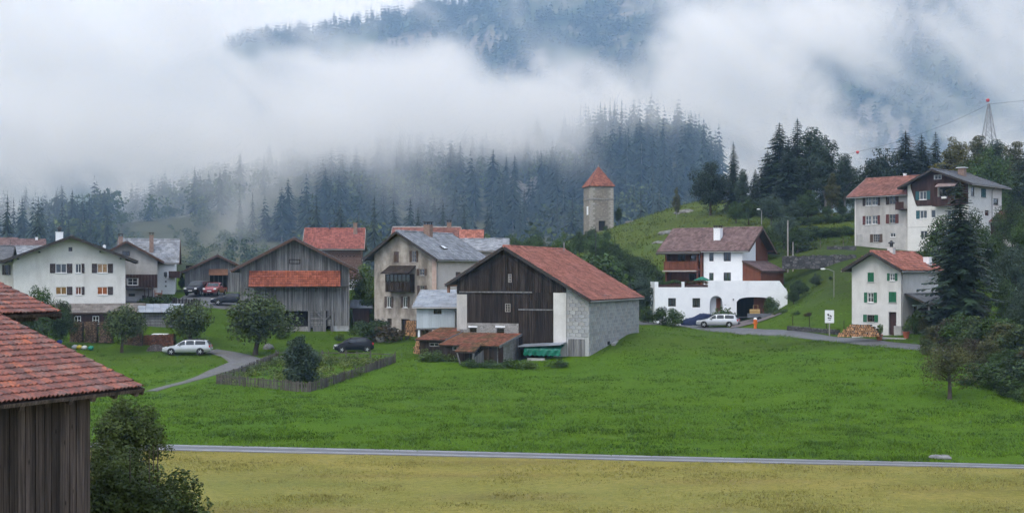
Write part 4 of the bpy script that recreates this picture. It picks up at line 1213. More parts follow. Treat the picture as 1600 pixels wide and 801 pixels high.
mb.hexa([(ap0 - .1, -1.2, zpb), (ap1 + .05, -1.2, zpb), (ap1 - .1, -.1, zpt), (ap0 + .05, -.1, zpt), (ap0 - .1, -1.2, zpb + .1), (ap1 + .05, -1.2, zpb + .1), (ap1 - .1, -.1, zpt + .1), (ap0 + .05, -.1, zpt + .1)])
pr = mb.build('pent_roof', M_DECK, h.root)
V, Fq = tile_soup((ap0 - .1, -1.24, zpb + .1), (1, 0, 0), S, Vector((0, -S.z, S.y)), ap1 - ap0 + .1, (zpt - zpb) / S.z + .05, .24, .3, h.rng, 'tile')
tag(link('tiles', np_mesh('tiles', V, Fq, M_TILE_ORANGE), pr), kind='stuff')
for k in range(9):
    aa = ap0 + (ap1 - ap0) * (k + .5) / 9; mb = MB(); mb.bar((aa, -.05, zpb - .45), (aa, -1.05, zpb - .02), .09); mb.build('strut', M_WOOD_GREY, pr)
h.roof('v', prof, 1.0, 1.0, .16, M_SLATE_DARK, 'tile', .27, .36, M_TRIM_BROWN)
h.fascia_beams('F', [(.15, zl), (h.W - .15, zl), (3, zl + 1.5), (h.W - 3, zl + 1.5)], M_WOOD_GREY, .95)
h.downpipe('F', h.W - .05, -.5, zl - .2, .25); h.downpipe('F', .1, zl - 2.2, zl - .3, .25)

# ---- red-roofed log house behind the barn
h, prof = plain_house('red_roofed_house', 'brown log house with bright red tiled roof and stove chimney behind the grey barn', 478, 564, 386, 359, 455, 180, 9, M_WOOD_HOUSE, M_TILE_BRIGHT, th=5)
h.win('F', 553, 559, 428, 438, bars=(1, 1))
_, zw = h.pp('F', 520, 437)
h.wall('F', M_PLASTER_W, prof[0][1])
for f in 'RL': h.wall(f, M_WOOD_HOUSE, [(0, prof[0][1]), (4.5, prof[1][1]), (9, prof[0][1])])
mb = MB(); n = 22
for k in range(n):
    z0 = zw + (prof[0][1] - zw) * k / n; h.fbox(mb, 'F', .0, h.W, z0 + .005, z0 + (prof[0][1] - zw) / n - .01, .01, .05 + .012 * (k % 2))
mb.build('log_wall', M_WOOD_HOUSE, h.root)
mb = MB()
for k in range(5): a_, z_ = h.pp('F', 528 + 6 * k, 401); h.fbox(mb, 'F', a_, a_ + .22, z_, z_ + .14, .064, .10)
mb.build('joist_end', M_TRIM_DARK, h.root)
rf = h.roof('u', prof, .7, .5, .13, M_TILE_BRIGHT, 'tile', .28, .36, M_FRAME_G)
h.chimney(h.W - .9, 3.2, prof[1][1] - 1.2, prof[1][1] + .9, .55, M_BRICK, rf, None)
mb = MB(); mb.tube([(h.W - 4.6, 4.3, prof[1][1]), (h.W - 4.6, 4.3, prof[1][1] + .9)], .09, 8); mb.lathe([(.18, prof[1][1] + .9), (.2, prof[1][1] + .96), (0.02, prof[1][1] + 1.1)], (h.W - 4.6, 4.3, 0), 10); mb.build('stove_pipe', M_BLACKMETAL, rf)

# ---- old stone house with slate roof and glazed balcony
org, W, D, rz = fit_box(585, 682, 757, 137, -27)
zb = CZ + (HYP - 527) * 137 / FPX
h = House('stone_house', 'tall weathered plaster house with slate roof and enclosed wooden balcony', 'house', org, zb, rz, W, D)
kw = dict(shut='LRn', shm=M_SHUT_B)
h.win('F', 615.5, 623, 393, 410, frame=M_FRAME_G, shut='L', shm=M_SHUT_B, closed=True, sill=False)
h.win('F', 643.5, 650, 392, 409, frame=M_FRAME_G, bars=(1, 2), curtain='white', **kw)
h.win('F', 655.5, 663, 420, 430, frame=M_FRAME_G, bars=(1, 1), curtain='white', **kw)
h.win('F', 656, 663, 446, 463, frame=M_FRAME_G, bars=(1, 2), curtain='white', **kw)
h.win('F', 604.5, 611, 463, 480, bars=(1, 0), curtain='white', **kw)
h.win('F', 630, 636.5, 463, 480, bars=(1, 0), curtain='white', **kw)
h.win('F', 605, 612, 497, 508, frame=M_SHUT_B, bars=(2, 2), sill=False)
a0, z1 = h.pp('F', 627, 498); a1, z0 = h.pp('F', 640, 524); h.door('F', (a0 + a1) / 2, -.2, a1 - a0, z1 + .2, M_WOOD_DARK, inset=.3)
h.win('R', 712, 719, 425, 437, frame=M_SHUT_B, shut='L', shm=M_SHUT_B, closed=True)
ua, za = h.pp('F', 624.6, 364); _, zl = h.pp('F', 585, 397); _, zr = h.pp('F', 682, 403)
prof = [(0, zl), (ua, za), (h.W, zr)]
h.wall('F', M_PLASTER_OLD, prof); h.wall('R', M_PLASTER_CREAM, zr); h.wall('L', M_PLASTER_OLD, zl); h.wall('K', M_PLASTER_OLD, [(0, zr), (h.W - ua, za), (h.W, zl)])
rf = h.roof('v', prof, 1.05, .75, .15, M_SLATE, 'slate', .36, .40, M_TRIM_DARK, e_over=(1.15, .55))
h.chimney(ua + .5, 5.2, za - .5, za + 1.0, .75, M_BRICK, rf)
mb = MB(); S = Vector((h.W - ua, 0, zr - za)).normalized(); c = Vector((ua, 4.2, za)) + S * 3.4 + Vector((S.z * -1, 0, S.x)) * .26; nn = Vector((-S.z, 0, S.x))
for (p, q) in ((-.4, .4),): 
    pts = [c + S * (-.35) + Vector((0, p, 0)), c + S * (-.35) + Vector((0, q, 0)), c + S * .35 + Vector((0, q, 0)), c + S * .35 + Vector((0, p, 0))]
    mb.hexa([x for x in pts] + [x + nn * .07 for x in pts])
sk = mb.build('skylight', M_TRIM_DARK, rf)
mb = MB(); mb.face([x + nn * .075 for x in [c + S * -.3 + Vector((0, -.34, 0)), c + S * -.3 + Vector((0, .34, 0)), c + S * .3 + Vector((0, .34, 0)), c + S * .3 + Vector((0, -.34, 0))]]); mb.build('pane', mat('skylight_glass', (.55, .6, .66), (.6, .65, .7), 2, rough=.1, spec=.8), sk)
# enclosed balcony
a0, zf = h.pp('F', 610, 454); a1, zg0 = h.pp('F', 648, 441); _, zg1 = h.pp('F', 648, 428); _, zrt = h.pp('F', 640, 416)
mb = MB(); n = 12
for k in range(n): mb.box(a0 + (a1 - a0) * k / n + .01, a0 + (a1 - a0) * (k + 1) / n - .01, -1.05, -.99, zf, zg0)
mb.box(a0, a1, -1.0, -.01, zf - .12, zf); mb.box(a0, a0 + .06, -.98, -.01, zf, zg1); mb.box(a1 - .06, a1, -.98, -.01, zf, zg1)
mb.box(a0, a1, -1.08, -.96, zg0, zg0 + .07); mb.box(a0, a1, -1.08, -.96, zg1 - .07, zg1)
bal = mb.build('balcony', M_WOOD_DARK, h.root)
for k in range(6):
    p, q = a0 + (a1 - a0) * k / 6, a0 + (a1 - a0) * (k + 1) / 6
    mb = MB(); mb.box(p + .0, p + .06, -1.06, -.98, zg0 + .07, zg1 - .07); mb.build('mullion', M_WOOD_DARK, bal)
    mb = MB(); mb.box(p + .07, q - .01, -1.03, -1.02, zg0 + .07, zg1 - .07); mb.build('pane', M_GLASS, bal)
    mb = MB()
    for j in range(4): mb.box(p + .08 + j * (q - p - .1) / 5, p + .08 + (j + .8) * (q - p - .1) / 5, -.95 + .03 * (j % 2), -.94 + .03 * (j % 2), zg0 + .07 + .1 * abs(j - 1.5), zg1 - .08)
    mb.build('curtain', M_CURTAIN, bal)
mb = MB(); mb.hexa([(a0 - .35, -1.45, zg1 + .02), (a1 + .1, -1.45, zg1 + .02), (a1 + .15, -.02, zrt), (a0 - .1, -.02, zrt), (a0 - .35, -1.45, zg1 + .12), (a1 + .1, -1.45, zg1 + .12), (a1 + .15, -.02, zrt + .1), (a0 - .1, -.02, zrt + .1)])
mb.build('balcony_roof', M_WOOD_DARK, h.root)
for f, a in (('R', .12),): h.downpipe(f, a, .2, zr - .1, .08)
mb = MB(); h.fbox(mb, 'F', h.W * .93, h.W, .0, zr - .1, .004, .02); mb.build('quoin', mat('pink_quoin', (.42, .30, .25), (.5, .38, .32), 2), h.root)
# lower slate wing at the back
o2 = at(706, 470, 152)
h, prof = plain_house('slate_wing', 'low slate-roofed annex between the stone house and the dark barn', 712, 792, 391, 376, 470, 150, 7, M_PLASTER_CREAM, M_SLATE)
for f in 'FRL': h.wall(f, M_PLASTER_CREAM, prof[0][1] if f == 'F' else [(0, prof[0][1]), (3.5, prof[1][1]), (7, prof[0][1])])
h.roof('u', prof, .5, .3, .13, M_SLATE, 'slate', .38, .4)
# houses behind with reddish roofs
h, prof = plain_house('mauve_roof_house', 'house with dull mauve tiled roof and pale ridge rising behind the stone house', 612, 715, 384, 357, 455, 178, 9, M_PLASTER_G, M_TILE_OLD)
for f in 'FRL': h.wall(f, M_PLASTER_G, prof[0][1] if f == 'F' else [(0, prof[0][1]), (4.5, prof[1][1]), (9, prof[0][1])])
rf = h.roof('u', prof, .5, .3, .13, M_TILE_OLD, 'tile', .28, .36, M_FRAME_G, ridge_m=M_FRAME_G)
h.chimney(h.W - 1.4, 4.5, prof[1][1] - .3, prof[1][1] + .8, .6, M_BRICK, rf)
h, prof = plain_house('red_annex', 'narrow red tiled roof adjoining the mauve roofed house', 718, 753, 384, 362, 455, 174, 8, M_PLASTER_G, M_TILE_RED)
for f in 'FRL': h.wall(f, M_PLASTER_G, prof[0][1] if f == 'F' else [(0, prof[0][1]), (4, prof[1][1]), (8, prof[0][1])])
h.roof('u', prof, .4, .2, .13, M_TILE_RED, 'tile', .28, .36)

# ---- central barn: dark boards, masonry corner, red tiles
org, W, D, rz = fit_box(714, 920, 998, 113, -22)
zb = CZ + (HYP - 557) * 113 / FPX
h = House('dark_barn', 'large dark board barn with red tiled roof and grey block side wall', 'barn', org, zb, rz, W, D)
BARN = h
ua, za = h.pp('F', 790, 388); _, zl = h.pp('F', 714, 437.5); _, zr = h.pp('F', 920, 468)
prof = [(0, zl), (ua, za), (h.W, zr)]
P = lambda px, py: h.pp('F', px, py)
x730, z455 = P(730, 456); x811, z504 = P(811, 505); x865, z484 = P(865, 484); x885, z540 = P(885, 541); x832, _ = P(832, 456)
x920 = h.W
for (p0, p1, q0, q1) in ((734.5, 745.5, 511, 519), (776.5, 788.5, 513, 521)):
    h.win('F', p0, p1, q0, q1, frame=M_FRAME_D, bars=(0, 1), sill=False, d=.12, inset=.12)
h.win('R', 946, 955, 461, 469.5, frame=M_FRAME_D, bars=(1, 1), sill=False)
h.win('R', 949, 954, 533, 538, frame=M_FRAME_D, bars=(0, 0), sill=False)
_lat = [(789.5, 797.5, 474, 487), (794, 799.5, 428, 441)]
for q in _lat: h.win('F', *q, frame=M_FRAME_G, bars=(1, 2), sill=False, d=.04, inset=.04, name='lattice_window')
hx0, hzt = P(888.5, 529); hx1, _ = P(914, 529)
mb = h.wall('F', None, prof, z0=z455 - .2, a1=x885, mb=MB()); mb.build('wall', M_WOOD_BLACK, h.root)
h.wall('F', M_PLASTER_G, z455 - .2, a0=0, a1=x730, d=.05, name='plaster_pier', z0=z504 - .6)
h.wall('F', M_RUBBLE, z504 - .6, a0=0, a1=x730, d=.04, name='stone_foot')
h.wall('F', M_RUBBLE, z504, a0=x730, a1=x811, d=.12, name='stone_base')
h.wall('F', M_WOOD_BLACK, z455 - .2, a0=x730, a1=x865, d=-.02, name='dark_backing')
h.wall('F', M_PLASTER_OLD if False else M_PLASTER_PALE, [(x865, z455), (x885, z455)], a0=x865, a1=x885, d=.06, name='plaster_pier')
h.wall('F', M_MORTAR, prof, a0=x885, d=.0, name='corner_masonry', z0=-1.5)
h.wall('R', M_MORTAR, zr, d=-.004, name='side_wall'); h.wall('L', M_WOOD_DARK, zl); h.wall('K', M_WOOD_DARK, [(0, zr), (h.W - ua, za), (h.W, zl)])
h.boards('F', M_WOOD_DARK, prof, z455, 0, x885, .2, d1=.06, name='upper_boarding')
h.boards('F', M_WOOD_DARK, z455 + .1, z504, x730, x811, .2, d1=.02, name='middle_boarding')
h.boards('F', M_WOOD_DARK, z484, z540, x811, x865, .2, d1=.10, name='barn_door')
h.boards('F', M_WOOD_DARK, z455 + .1, z484 + .1, x811, x865, .2, d1=.02, name='panel_over_door')
for (p, q, zz) in ((0.3, x832, z455), (x811, x865, z484)):
    mb = MB(); h.fbox(mb, 'F', p, q, zz - .05, zz + .07, .1, .16); mb.build('rail', M_WOOD_GREY, h.root)
for (q0, q1) in ((733, 747), (775, 790)):
    a_, z_ = P(q0, 511); b_, _ = P(q1, 511); mb = MB(); h.fbox(mb, 'F', a_, b_, z_, z_ + .14, .125, .2); mb.build('lintel', M_PLASTER_BW, h.root)
h.boards('F', M_WOOD_GREY, hzt, -.6, hx0, hx1, .22, d0=.06, d1=.10, name='low_door')
# hollow-block masonry, block by block
def block_mesh(w, hh, dp, rng, m):
    mb = MB(); j = lambda: (rng.random() - .5) * .012
    c = [(0, 0, 0), (w, 0, 0), (w, dp, 0), (0, dp, 0), (0, 0, hh), (w, 0, hh), (w, dp, hh), (0, dp, hh)]
    mb.hexa([(x + j(), y + j(), z + j()) for (x, y, z) in c]); return mb.mesh('block', m)
BW, BH, BD = .56, .33, .05
M_BLK = [mat('block_%s' % n, c, tuple(x * 1.25 for x in c), 2.5, rough=.95, spec=.1, bump=.7, bscale=12, bdist=.03, c3=tuple(x * .62 for x in c), scale3=.8, lo3=.5, hi3=.7)
         for n, c in (('blue_grey', (.34, .35, .36)), ('pale_grey', (.39, .393, .393)), ('warm_grey', (.36, .35, .338)), ('mid_grey', (.31, .313, .317)))]
blk = [block_mesh(BW - .035, BH - .035, BD, h.rng, m) for m in M_BLK for _ in range(2)]
masonry = {'F': [c for c in h.root.children if c.name.startswith('corner_masonry')][0], 'R': [c for c in h.root.children if c.name.startswith('side_wall')][0]}
for f, a_lo, a_hi, top in (('F', x885 + .03, h.W - .0, prof), ('R', 0.0, h.D, zr)):
    row = 0; z = -.55
    while z < 9:
        a = a_lo - (BW * .5 if row % 2 else 0)
        while a < a_hi - .1:
            s0, s1 = max(a, a_lo), min(a + BW, a_hi)
            okay = s1 - s0 > .12 and z + BH < min(h.top_at(top, s0), h.top_at(top, s1)) + .02
            if okay and f == 'F' and s1 > hx0 and s0 < hx1 and z < hzt: okay = False
            if okay and any(s1 > q[0] and s0 < q[1] and z + BH > q[2] and z < q[3] for q in h.holes[f]): okay = False
            if okay and f == 'R' and z < .9 and False: okay = False
            if okay:
                o = link('block', blk[int(h.rng.integers(len(blk)))], masonry[f])
                o.location = h.T(f, s0, z, .04 + .012 * h.rng.random())
                o.rotation_euler = (0, 0, 0 if f == 'F' else R(90))
                o.scale = ((s1 - s0) / BW, 1, 1)
            a += BW
        z += BH; row += 1
rf = h.roof('v', prof, .95, .5, .15, M_TILE_RED, 'tile', .25, .33, M_TRIM_DARK, e_over=(1.05, .35))
mb = MB(); mb.tube([(ua + .6, h.D * .9, za), (ua + .6, h.D * .9, za + .9)], .05, 6); mb.build('vent_pipe', M_METAL, rf)
h.fascia_beams('F', [(.1, zl + .1), (2.4, zl + 1.65), (h.W - 3.4, zr + 1.8)], M_WOOD_DARK, .48)
mb = MB(); mb.bar((-.75, -.2, zl - 1.15), (-.75, -.2, zl - .42), .22); mb.bar((-.85, -.2, zl - .5), (.1, -.2, zl - .5), .12); mb.build('eave_bracket', mat('old_orange_timber', (.2, .1, .06), (.26, .14, .085), 3), h.root)
# tarpaulin lean-to against the barn
a0, z0 = P(820, 560); a1, z1 = P(886, 536)
tp = thing('tarp_shelter', 'low lean-to covered with green tarpaulin against the dark barn', 'shelter', h.root.matrix_basis @ Vector((0, 0, 0)) if False else h.root.location, rz)
n, mrow = 26, 8; vs, fs = [], []
for i in range(n + 1):
    for j in range(mrow + 1):
        t = j / mrow; a = a0 + .5 + (a1 - a0 - .55) * i / n
        dd = .35 + 1.2 * min(1, t * 2.2) + .1 * math.sin(i * 1.3 + j) * t + .05 * math.sin(i * 2.9)
        zz = (z1 - .12) - (t * 1.1 - .2 if t > .45 else t * .66 if t < .45 else .3) * (z1 - .1 - z0 * .2) * .92 + .05 * math.sin(i * 1.9 + j * 1.1)
        vs.append(h.T('F', a, max(zz, -.3), dd))
fs = [(i * (mrow + 1) + j, (i + 1) * (mrow + 1) + j, (i + 1) * (mrow + 1) + j + 1, i * (mrow + 1) + j + 1) for i in range(n) for j in range(mrow)]
mb = MB().raw(vs, fs); mb.build('tarpaulin', mat('green_tarp', (.008, .13, .085), (.012, .19, .125), 3, rough=.45, spec=.4, c3=(.005, .075, .055), scale3=1.5), tp, smooth=True)
mb = MB(); mb.hexa([h.T('F', a0, z1 - .32, 1.7), h.T('F', a1, z1 - .08, 1.7), h.T('F', a1, z1 + .04, .1), h.T('F', a0, z1 - .2, .1), h.T('F', a0, z1 - .24, 1.7), h.T('F', a1, z1, 1.7), h.T('F', a1, z1 + .12, .1), h.T('F', a0, z1 - .12, .1)]); mb.build('roof_sheet', M_TIN, tp)
mb = MB(); h.fbox(mb, 'F', a0 + .02, a0 + .1, -.6, z1 - .3, .15, 1.55); mb.build('end_board', M_WOOD_BLACK, tp)
mb = MB(); h.fbox(mb, 'F', a0 + 1.0, a1 - 1.4, -.75, -.12, 1.75, 1.95); mb.build('kerb_slab', M_CONCRETE, tp)
# old rail leaning on the grass by the far corner
q0, q1 = ray_ground(958, 541), ray_ground(996, 512)
gs = thing('stone_kerb_steps', 'sloping concrete edging with tubular rail beside the barn side wall', 'edging', q0)
mb = MB()
d_ = q1 - q0
for k in range(9):
    p = d_ * (k / 9); mb.bar(p + Vector((0, 0, .05)), p + d_ / 9.6 + Vector((0, 0, .05)), .35, .4)
mb.build('kerb_stones', M_CONCRETE, gs)
mb = MB(); mb.tube([d_ * .75 + Vector((0, 0, .1)), d_ * .75 + Vector((0, 0, .9)), d_ * 1.02 + Vector((0, 0, 1.0)), d_ * 1.02 + Vector((0, 0, .1))], .05, 6); mb.build('rail', M_METAL, gs)
# ---- low sheds with mossy tile roofs in front of the barn
def lean_to(name, label, pxl, pxn, pxr, Yn, ybase, yfront, yback, th=-22, tilem=M_TILE_MOSS):
    org, W, D, rz = fit_box(pxl, pxn, pxr, Yn, th)
    h = House(name, label, 'shed', org, CZ + (HYP - ybase) * Yn / FPX, rz, W, D)
    zl = h.pp('F', (pxl + pxn) / 2, yfront)[1]
    zh = h.pp('R', pxr, yback)[1]
    return h, zl, zh
h, zl, zh = lean_to('mossy_shed', 'small dark shed with sloping mossy orange roof beside the wood stack', 656, 694, 730, 114.5, 552, 531, 514)
h.win('F', 671, 686, 535, 541, frame=M_FRAME_G, bars=(1, 0), sill=False, d=.05)
h.wall('F', M_WOOD_BLACK, zl); h.wall('R', M_WOOD_BLACK, [(0, zl), (h.D, zh)]); h.wall('L', M_WOOD_BLACK, [(0, zh), (h.D, zl)])
h.boards('F', M_WOOD_DARK, zl - .05, -.8, bw=.22)
h.roof('u', [(0, zl), (h.D, zh)], .35, .25, .1, M_TILE_MOSS, 'tile', .25, .33, M_WOOD_GREY, gutter=False)
h, zl, zh = lean_to('goat_shed', 'long low shed with mossy orange tile roof and rough stone end wall', 693, 777, 810, 110.5, 563, 540, 523)
h.win('F', 707, 720, 541, 547, frame=M_FRAME_G, bars=(1, 0), sill=False, d=.05)
a0, z1 = h.pp('F', 737, 549); a1, _ = h.pp('F', 748, 549); h.opening('F', a0, a1, -.9, z1)
h.wall('F', M_WOOD_BLACK, zl); h.wall('R', M_RUBBLE, [(0, zl), (h.D, zh)], name='stone_end_wall'); h.wall('L', M_WOOD_BLACK, [(0, zh), (h.D, zl)])
h.boards('F', M_WOOD_DARK, zl - .05, -.9, 0, h.W - .3, bw=.22)
h.roof('u', [(0, zl), (h.D, zh)], .3, .3, .1, M_TILE_MOSS, 'tile', .25, .33, M_WOOD_GREY, gutter=False)
a0, z0 = h.pp('F', 722, 552); a1, _ = h.pp('F', 753, 552); _, zt = h.pp('F', 740, 541)
mb = MB(); c = [(a0, -1.5, z0 + .15), (a1, -1.5, z0 + .15), (a1, .05, zt + .15), (a0, .05, zt + .15)]
mb.hexa(c + [(x, y, z + .1) for (x, y, z) in c]); pr = mb.build('porch_roof', M_DECK, h.root)
S = Vector((0, 1.55, zt - z0)).normalized()
V, Fq = tile_soup((a0, -1.54, z0 + .25), (1, 0, 0), S, Vector((0, -S.z, S.y)), a1 - a0, 1.7, .25, .33, h.rng, 'tile')
tag(link('tiles', np_mesh('tiles', V, Fq, M_TILE_MOSS), pr), kind='stuff')
for (a, lean) in ((a0 + .15, .4), (a1 - .15, -.3)):
    mb = MB(); mb.bar((a + lean, -1.2, -.9), (a, -1.4, z0 + .16), .12); mb.build('porch_post', M_WOOD_GREY, h.root)
mb = MB(); mb.hexa([(a1 - .3, -1.3, -.9), (a1 + .2, -.05, -.9), (a1 + .2, -.02, .9), (a1 - .3, -1.2, .2)] + [(a1 - .36, -1.3, -.9), (a1 + .14, -.05, -.9), (a1 + .14, -.02, .9), (a1 - .36, -1.2, .2)]); mb.build('side_boards', M_WOOD_GREY, h.root)
mb = MB(); h.fbox(mb, 'R', h.D - .5, h.D - .38, -.9, zh - .3, .02, .12); mb.build('corner_post', M_WOOD_GREY, h.root)
mb = MB(); h.fbox(mb, 'R', .15, 1.2, -.9, zl - .05, .02, .06); mb.build('side_door', M_WOOD_BROWN2, h.root)

# ---- pale board shed on posts
o = at(651, 545, 123)
h = House('pale_board_shed', 'pale blue-grey board shed on posts with grey sheet roof', 'shed', (o.x, o.y), o.z, R(-6), (713.5 - 651) * 123 / FPX, 4.6)
h.win('F', 677.5, 690, 482.5, 490.5, frame=M_FRAME_D, bars=(1, 0), sill=False, d=.05)
_, z0 = h.pp('F', 680, 512); _, z1 = h.pp('F', 680, 479)
_, z460 = h.pp('F', 690, 464)
h.wall('F', M_WOOD_PAINT, z1, z0=z0); h.wall('L', M_WOOD_PAINT, [(0, z460), (h.D, z1)], z0=z0); h.wall('R', M_WOOD_PAINT, [(0, z1), (h.D, z460)], z0=z0)
h.boards('F', M_WOOD_PAINT, z1 - .02, z0, bw=.28)
mb = MB(); mb.box(0, h.W, 0, h.D, z0 - .18, z0 - .02); mb.build('floor', M_WOOD_GREY, h.root)
for (p, q) in ((.1, .1), (h.W - .2, .1), (.1, h.D - .2), (h.W - .2, h.D - .2)):
    mb = MB(); mb.box(p, p + .2, q, q + .2, -1, z0 - .18); mb.build('post', M_PLASTER_BW if q < 1 else M_WOOD_GREY, h.root)
rf = h.roof('u', [(0, z1), (h.D, z460 + .55)], .4, .35, .09, M_TIN, 'slate', .9, .6, M_METAL)
h.downpipe('F', h.W - .1, z0, z1 - .1, .12)

# ---- dark shed beside the grey barn, and the grey lean-to below the street
o = at(551, 530, 144)
h = House('dark_hut', 'small black board hut with pale sheet roof between barn and stone house', 'shed', *(lambda q: (q[0], o.z, q[2], q[1]))(plan(551, 577, 144, 6)), 3)
z1 = h.pp('F', 560, 481)[1]; h.wall('F', M_WOOD_BLACK, z1); h.wall('R', M_WOOD_BLACK, [(0, z1), (3, z1 + .7)]); h.wall('L', M_WOOD_BLACK, z1); h.boards('F', M_WOOD_BROWN2, z1, -.6, bw=.3)
h.roof('u', [(0, z1), (3, z1 + .75)], .35, .3, .1, M_TIN, 'sheet', .5, 3.0, M_WOOD_GREY, gutter=False)
o = at(218, 520, 136)
h = House('long_tin_shed', 'long low shed with blue-grey sheet roof below the street', 'shed', *(lambda q: (q[0], o.z, q[2], q[1]))(plan(218, 284, 136, 15)), 3.2)
z1 = h.pp('F', 250, 487)[1]; h.wall('F', M_WOOD_BLACK, z1); h.wall('R', M_WOOD_BLACK, [(0, z1), (3.2, z1 + .7)]); h.wall('L', M_WOOD_BLACK, [(0, z1 + .7), (3.2, z1)])
mb = MB()
for k in range(6): h.fbox(mb, 'F', .1, h.W - .1, .3 + .3 * k, .56 + .3 * k, .02, .06)
mb.build('plank_front', M_WOOD_GREY, h.root)
h.roof('u', [(0, z1), (3.2, z1 + .7)], .5, .2, .08, M_TIN, 'sheet', .75, 4, M_WOOD_GREY, gutter=False)

# ---- white chalet over its garage terrace
o = at(1023, 508, 149)
h = House('garage_terrace', 'long bright white garage wall with arched doorway, wide arched garage and roof terrace', 'garage', (o.x, o.y), o.z, R(-2), (1229 - 1023) * 149 / FPX, 7)
P = lambda px, py: h.pp('F', px, py)
h.win('F', 1044, 1056, 465.5, 478.5, frame=M_FRAME_D, curtain='white', bars=(1, 0), sill=False)
h.win('F', 1082, 1094, 465.5, 480, frame=M_FRAME_D, curtain='white', bars=(1, 0), sill=False)
aA0, zA0 = P(1109, 493); aA1, zA1 = P(1129, 462); h.opening('F', aA0, aA1, -1.4, zA1)
aG0, _ = P(1151, 500); aG1, zG1 = P(1207, 464); h.opening('F', aG0, aG1, -1.4, zG1)
_, z440 = P(1030, 440); _, z448 = P(1050, 448.5); _, z438 = P(1150, 438.5); _, z447 = P(1226, 447)
e = .002
aa = [P(q, 440)[0] for q in (1028.5, 1065, 1069.5, 1107, 1218)]
top = [(0, z440), (aa[0], z440), (aa[0] + e, z448), (aa[1], z448), (aa[1] + e, z440), (aa[2], z440), (aa[2] + e, z448), (aa[3], z448), (aa[3] + e, z438), (aa[4], z438), (h.W, z447 - .6)]
mb = h.wall('F', None, top, mb=MB(), reveal=.35)
def arch(mb, a0, a1, z_spring, z_top, dep, n=14, power=2.0):
    pts = []
    for i in range(n + 1):
        t = -1 + 2 * i / n
        pts.append((a0 + (a1 - a0) * i / n, z_spring + (z_top - z_spring) * max(0, 1 - abs(t) ** power) ** .5))
    for (p, zp), (q, zq) in zip(pts[:-1], pts[1:]):
        mb.face([h.T('F', p, zp, 0), h.T('F', q, zq, 0), h.T('F', q, z_top, 0), h.T('F', p, z_top, 0)])
        mb.face([h.T('F', p, zp, 0), h.T('F', p, zp, -dep), h.T('F', q, zq, -dep), h.T('F', q, zq, 0)])
arch(mb, aA0, aA1, zA1 - (aA1 - aA0) / 2, zA1, .8)
arch(mb, aG0, aG1, zG1 - .55, zG1, .35, power=3.0)
mb.build('wall', M_PLASTER_BW, h.root)
mb = MB()                                                    # the wall's own thickness along its top
for (p, zp), (q, zq) in zip(top[:-1], top[1:]): mb.face([h.T('F', p, zp, 0), h.T('F', q, zq, 0), h.T('F', q, zq, -.3), h.T('F', p, zp, -.3)])
mb.build('coping', M_PLASTER_BW, h.root)
h.wall('L', M_PLASTER_BW, z440); h.wall('R', M_PLASTER_BW, z447 - .6)
mb = MB(); mb.box(.05, h.W - .05, .36, 7, z448 - .35, z448 - .1); mb.build('terrace_floor', M_CONCRETE, h.root)
mb = MB(); mb.box(aA0 - .3, aA1 + .3, .9, .95, -1, zA1 + .2); mb.build('entry_wall', M_PLASTER_BW, h.root)
mb = MB(); h.fbox(mb, 'F', aA0 + .85, aA1 - .1, -.3, zA1 - .25, -.88, -.8); dd = mb.build('door', M_WOOD_BROWN, h.root)
mb = MB(); h.fbox(mb, 'F', aA0 + .95, aA0 + 1.0, .8, .95, -.8, -.74); mb.build('handle', M_METAL, dd)
for k in range(4):
    mb = MB(); mb.box(aG0 + (aG1 - aG0) * .53 + k * .48, aG0 + (aG1 - aG0) * .53 + k * .48 + .46, 1.4, 1.46, -1, zG1); mb.build('door_panel', M_WOOD_BROWN, h.root)
mb = MB(); mb.box(.3, h.W - .3, 6.5, 6.6, -1, z448); mb.build('back_wall', M_WOOD_BLACK, h.root)
for (p, q) in ((aa[0], aa[1]), (aa[2], aa[3])):
    mb = MB(); mb.box(p + .05, q - .05, .12, .5, z448 - .05, z448 + .3); mb.build('flower_box', M_WOOD_BROWN2, h.root)
mb = MB(); h.fbox(mb, 'F', aG0 - .45, aG0 - .33, zG1 - .35, zG1 - .18, .004, .12); mb.build('wall_lamp', M_BLACKMETAL, h.root)
TERR = h
org, W, D, rz = fit_box(1041, 1160, 1199, 152.5, -32)
h = House('chalet', 'white and brown timber chalet with mauve tiled roof, carved balcony and fat white chimney', 'house', org, TERR.z + z448 - .1, rz, W, D)
P = lambda px, py: h.pp('F', px, py)
a1099, _ = P(1099.5, 400)
for (p, q, y0, y1, cu) in ((1108, 1115, 395, 408, None), (1130.5, 1142, 394, 408, None), (1108, 1115, 426, 438, 'white'), (1130.5, 1142, 425.5, 438.5, 'white')):
    h.win('F', p, q, y0, y1, frame=M_FRAME_D, curtain=cu, bars=(0, 0) if q - p < 8 else (1, 0), sill=False)
za = CZ + (HYP - 358) * (152.5 + D / 2 * math.cos(R(32))) / FPX - h.z
_, ze = P(1130, 390)
h.wall('F', M_PLASTER_BW, ze, z0=-.5, a0=a1099)
gab = [(0, ze), (D / 2, za), (D, ze)]
h.wall('R', M_PLASTER_BW, [(0, ze), (D / 2, za)], a1=D * .52, z0=-.5); h.wall('R', M_WOOD_BROWN, [(D * .52, h.top_at(gab, D * .52)), (D, ze)], a0=D * .52, z0=-.5, name='timber_gable')
mb = MB(); n = 16
for k in range(n): h.fbox(mb, 'R', D * .53, D, ze * k / n + .005, ze * (k + 1) / n - .012, .01, .05)
mb.build('log_boards', M_WOOD_BROWN, h.root)
h.wall('L', M_WOOD_BROWN, gab, z0=-.5); h.wall('F', M_WOOD_BROWN, ze, z0=-.5, a1=a1099, d=-1.3, name='loggia_wall')
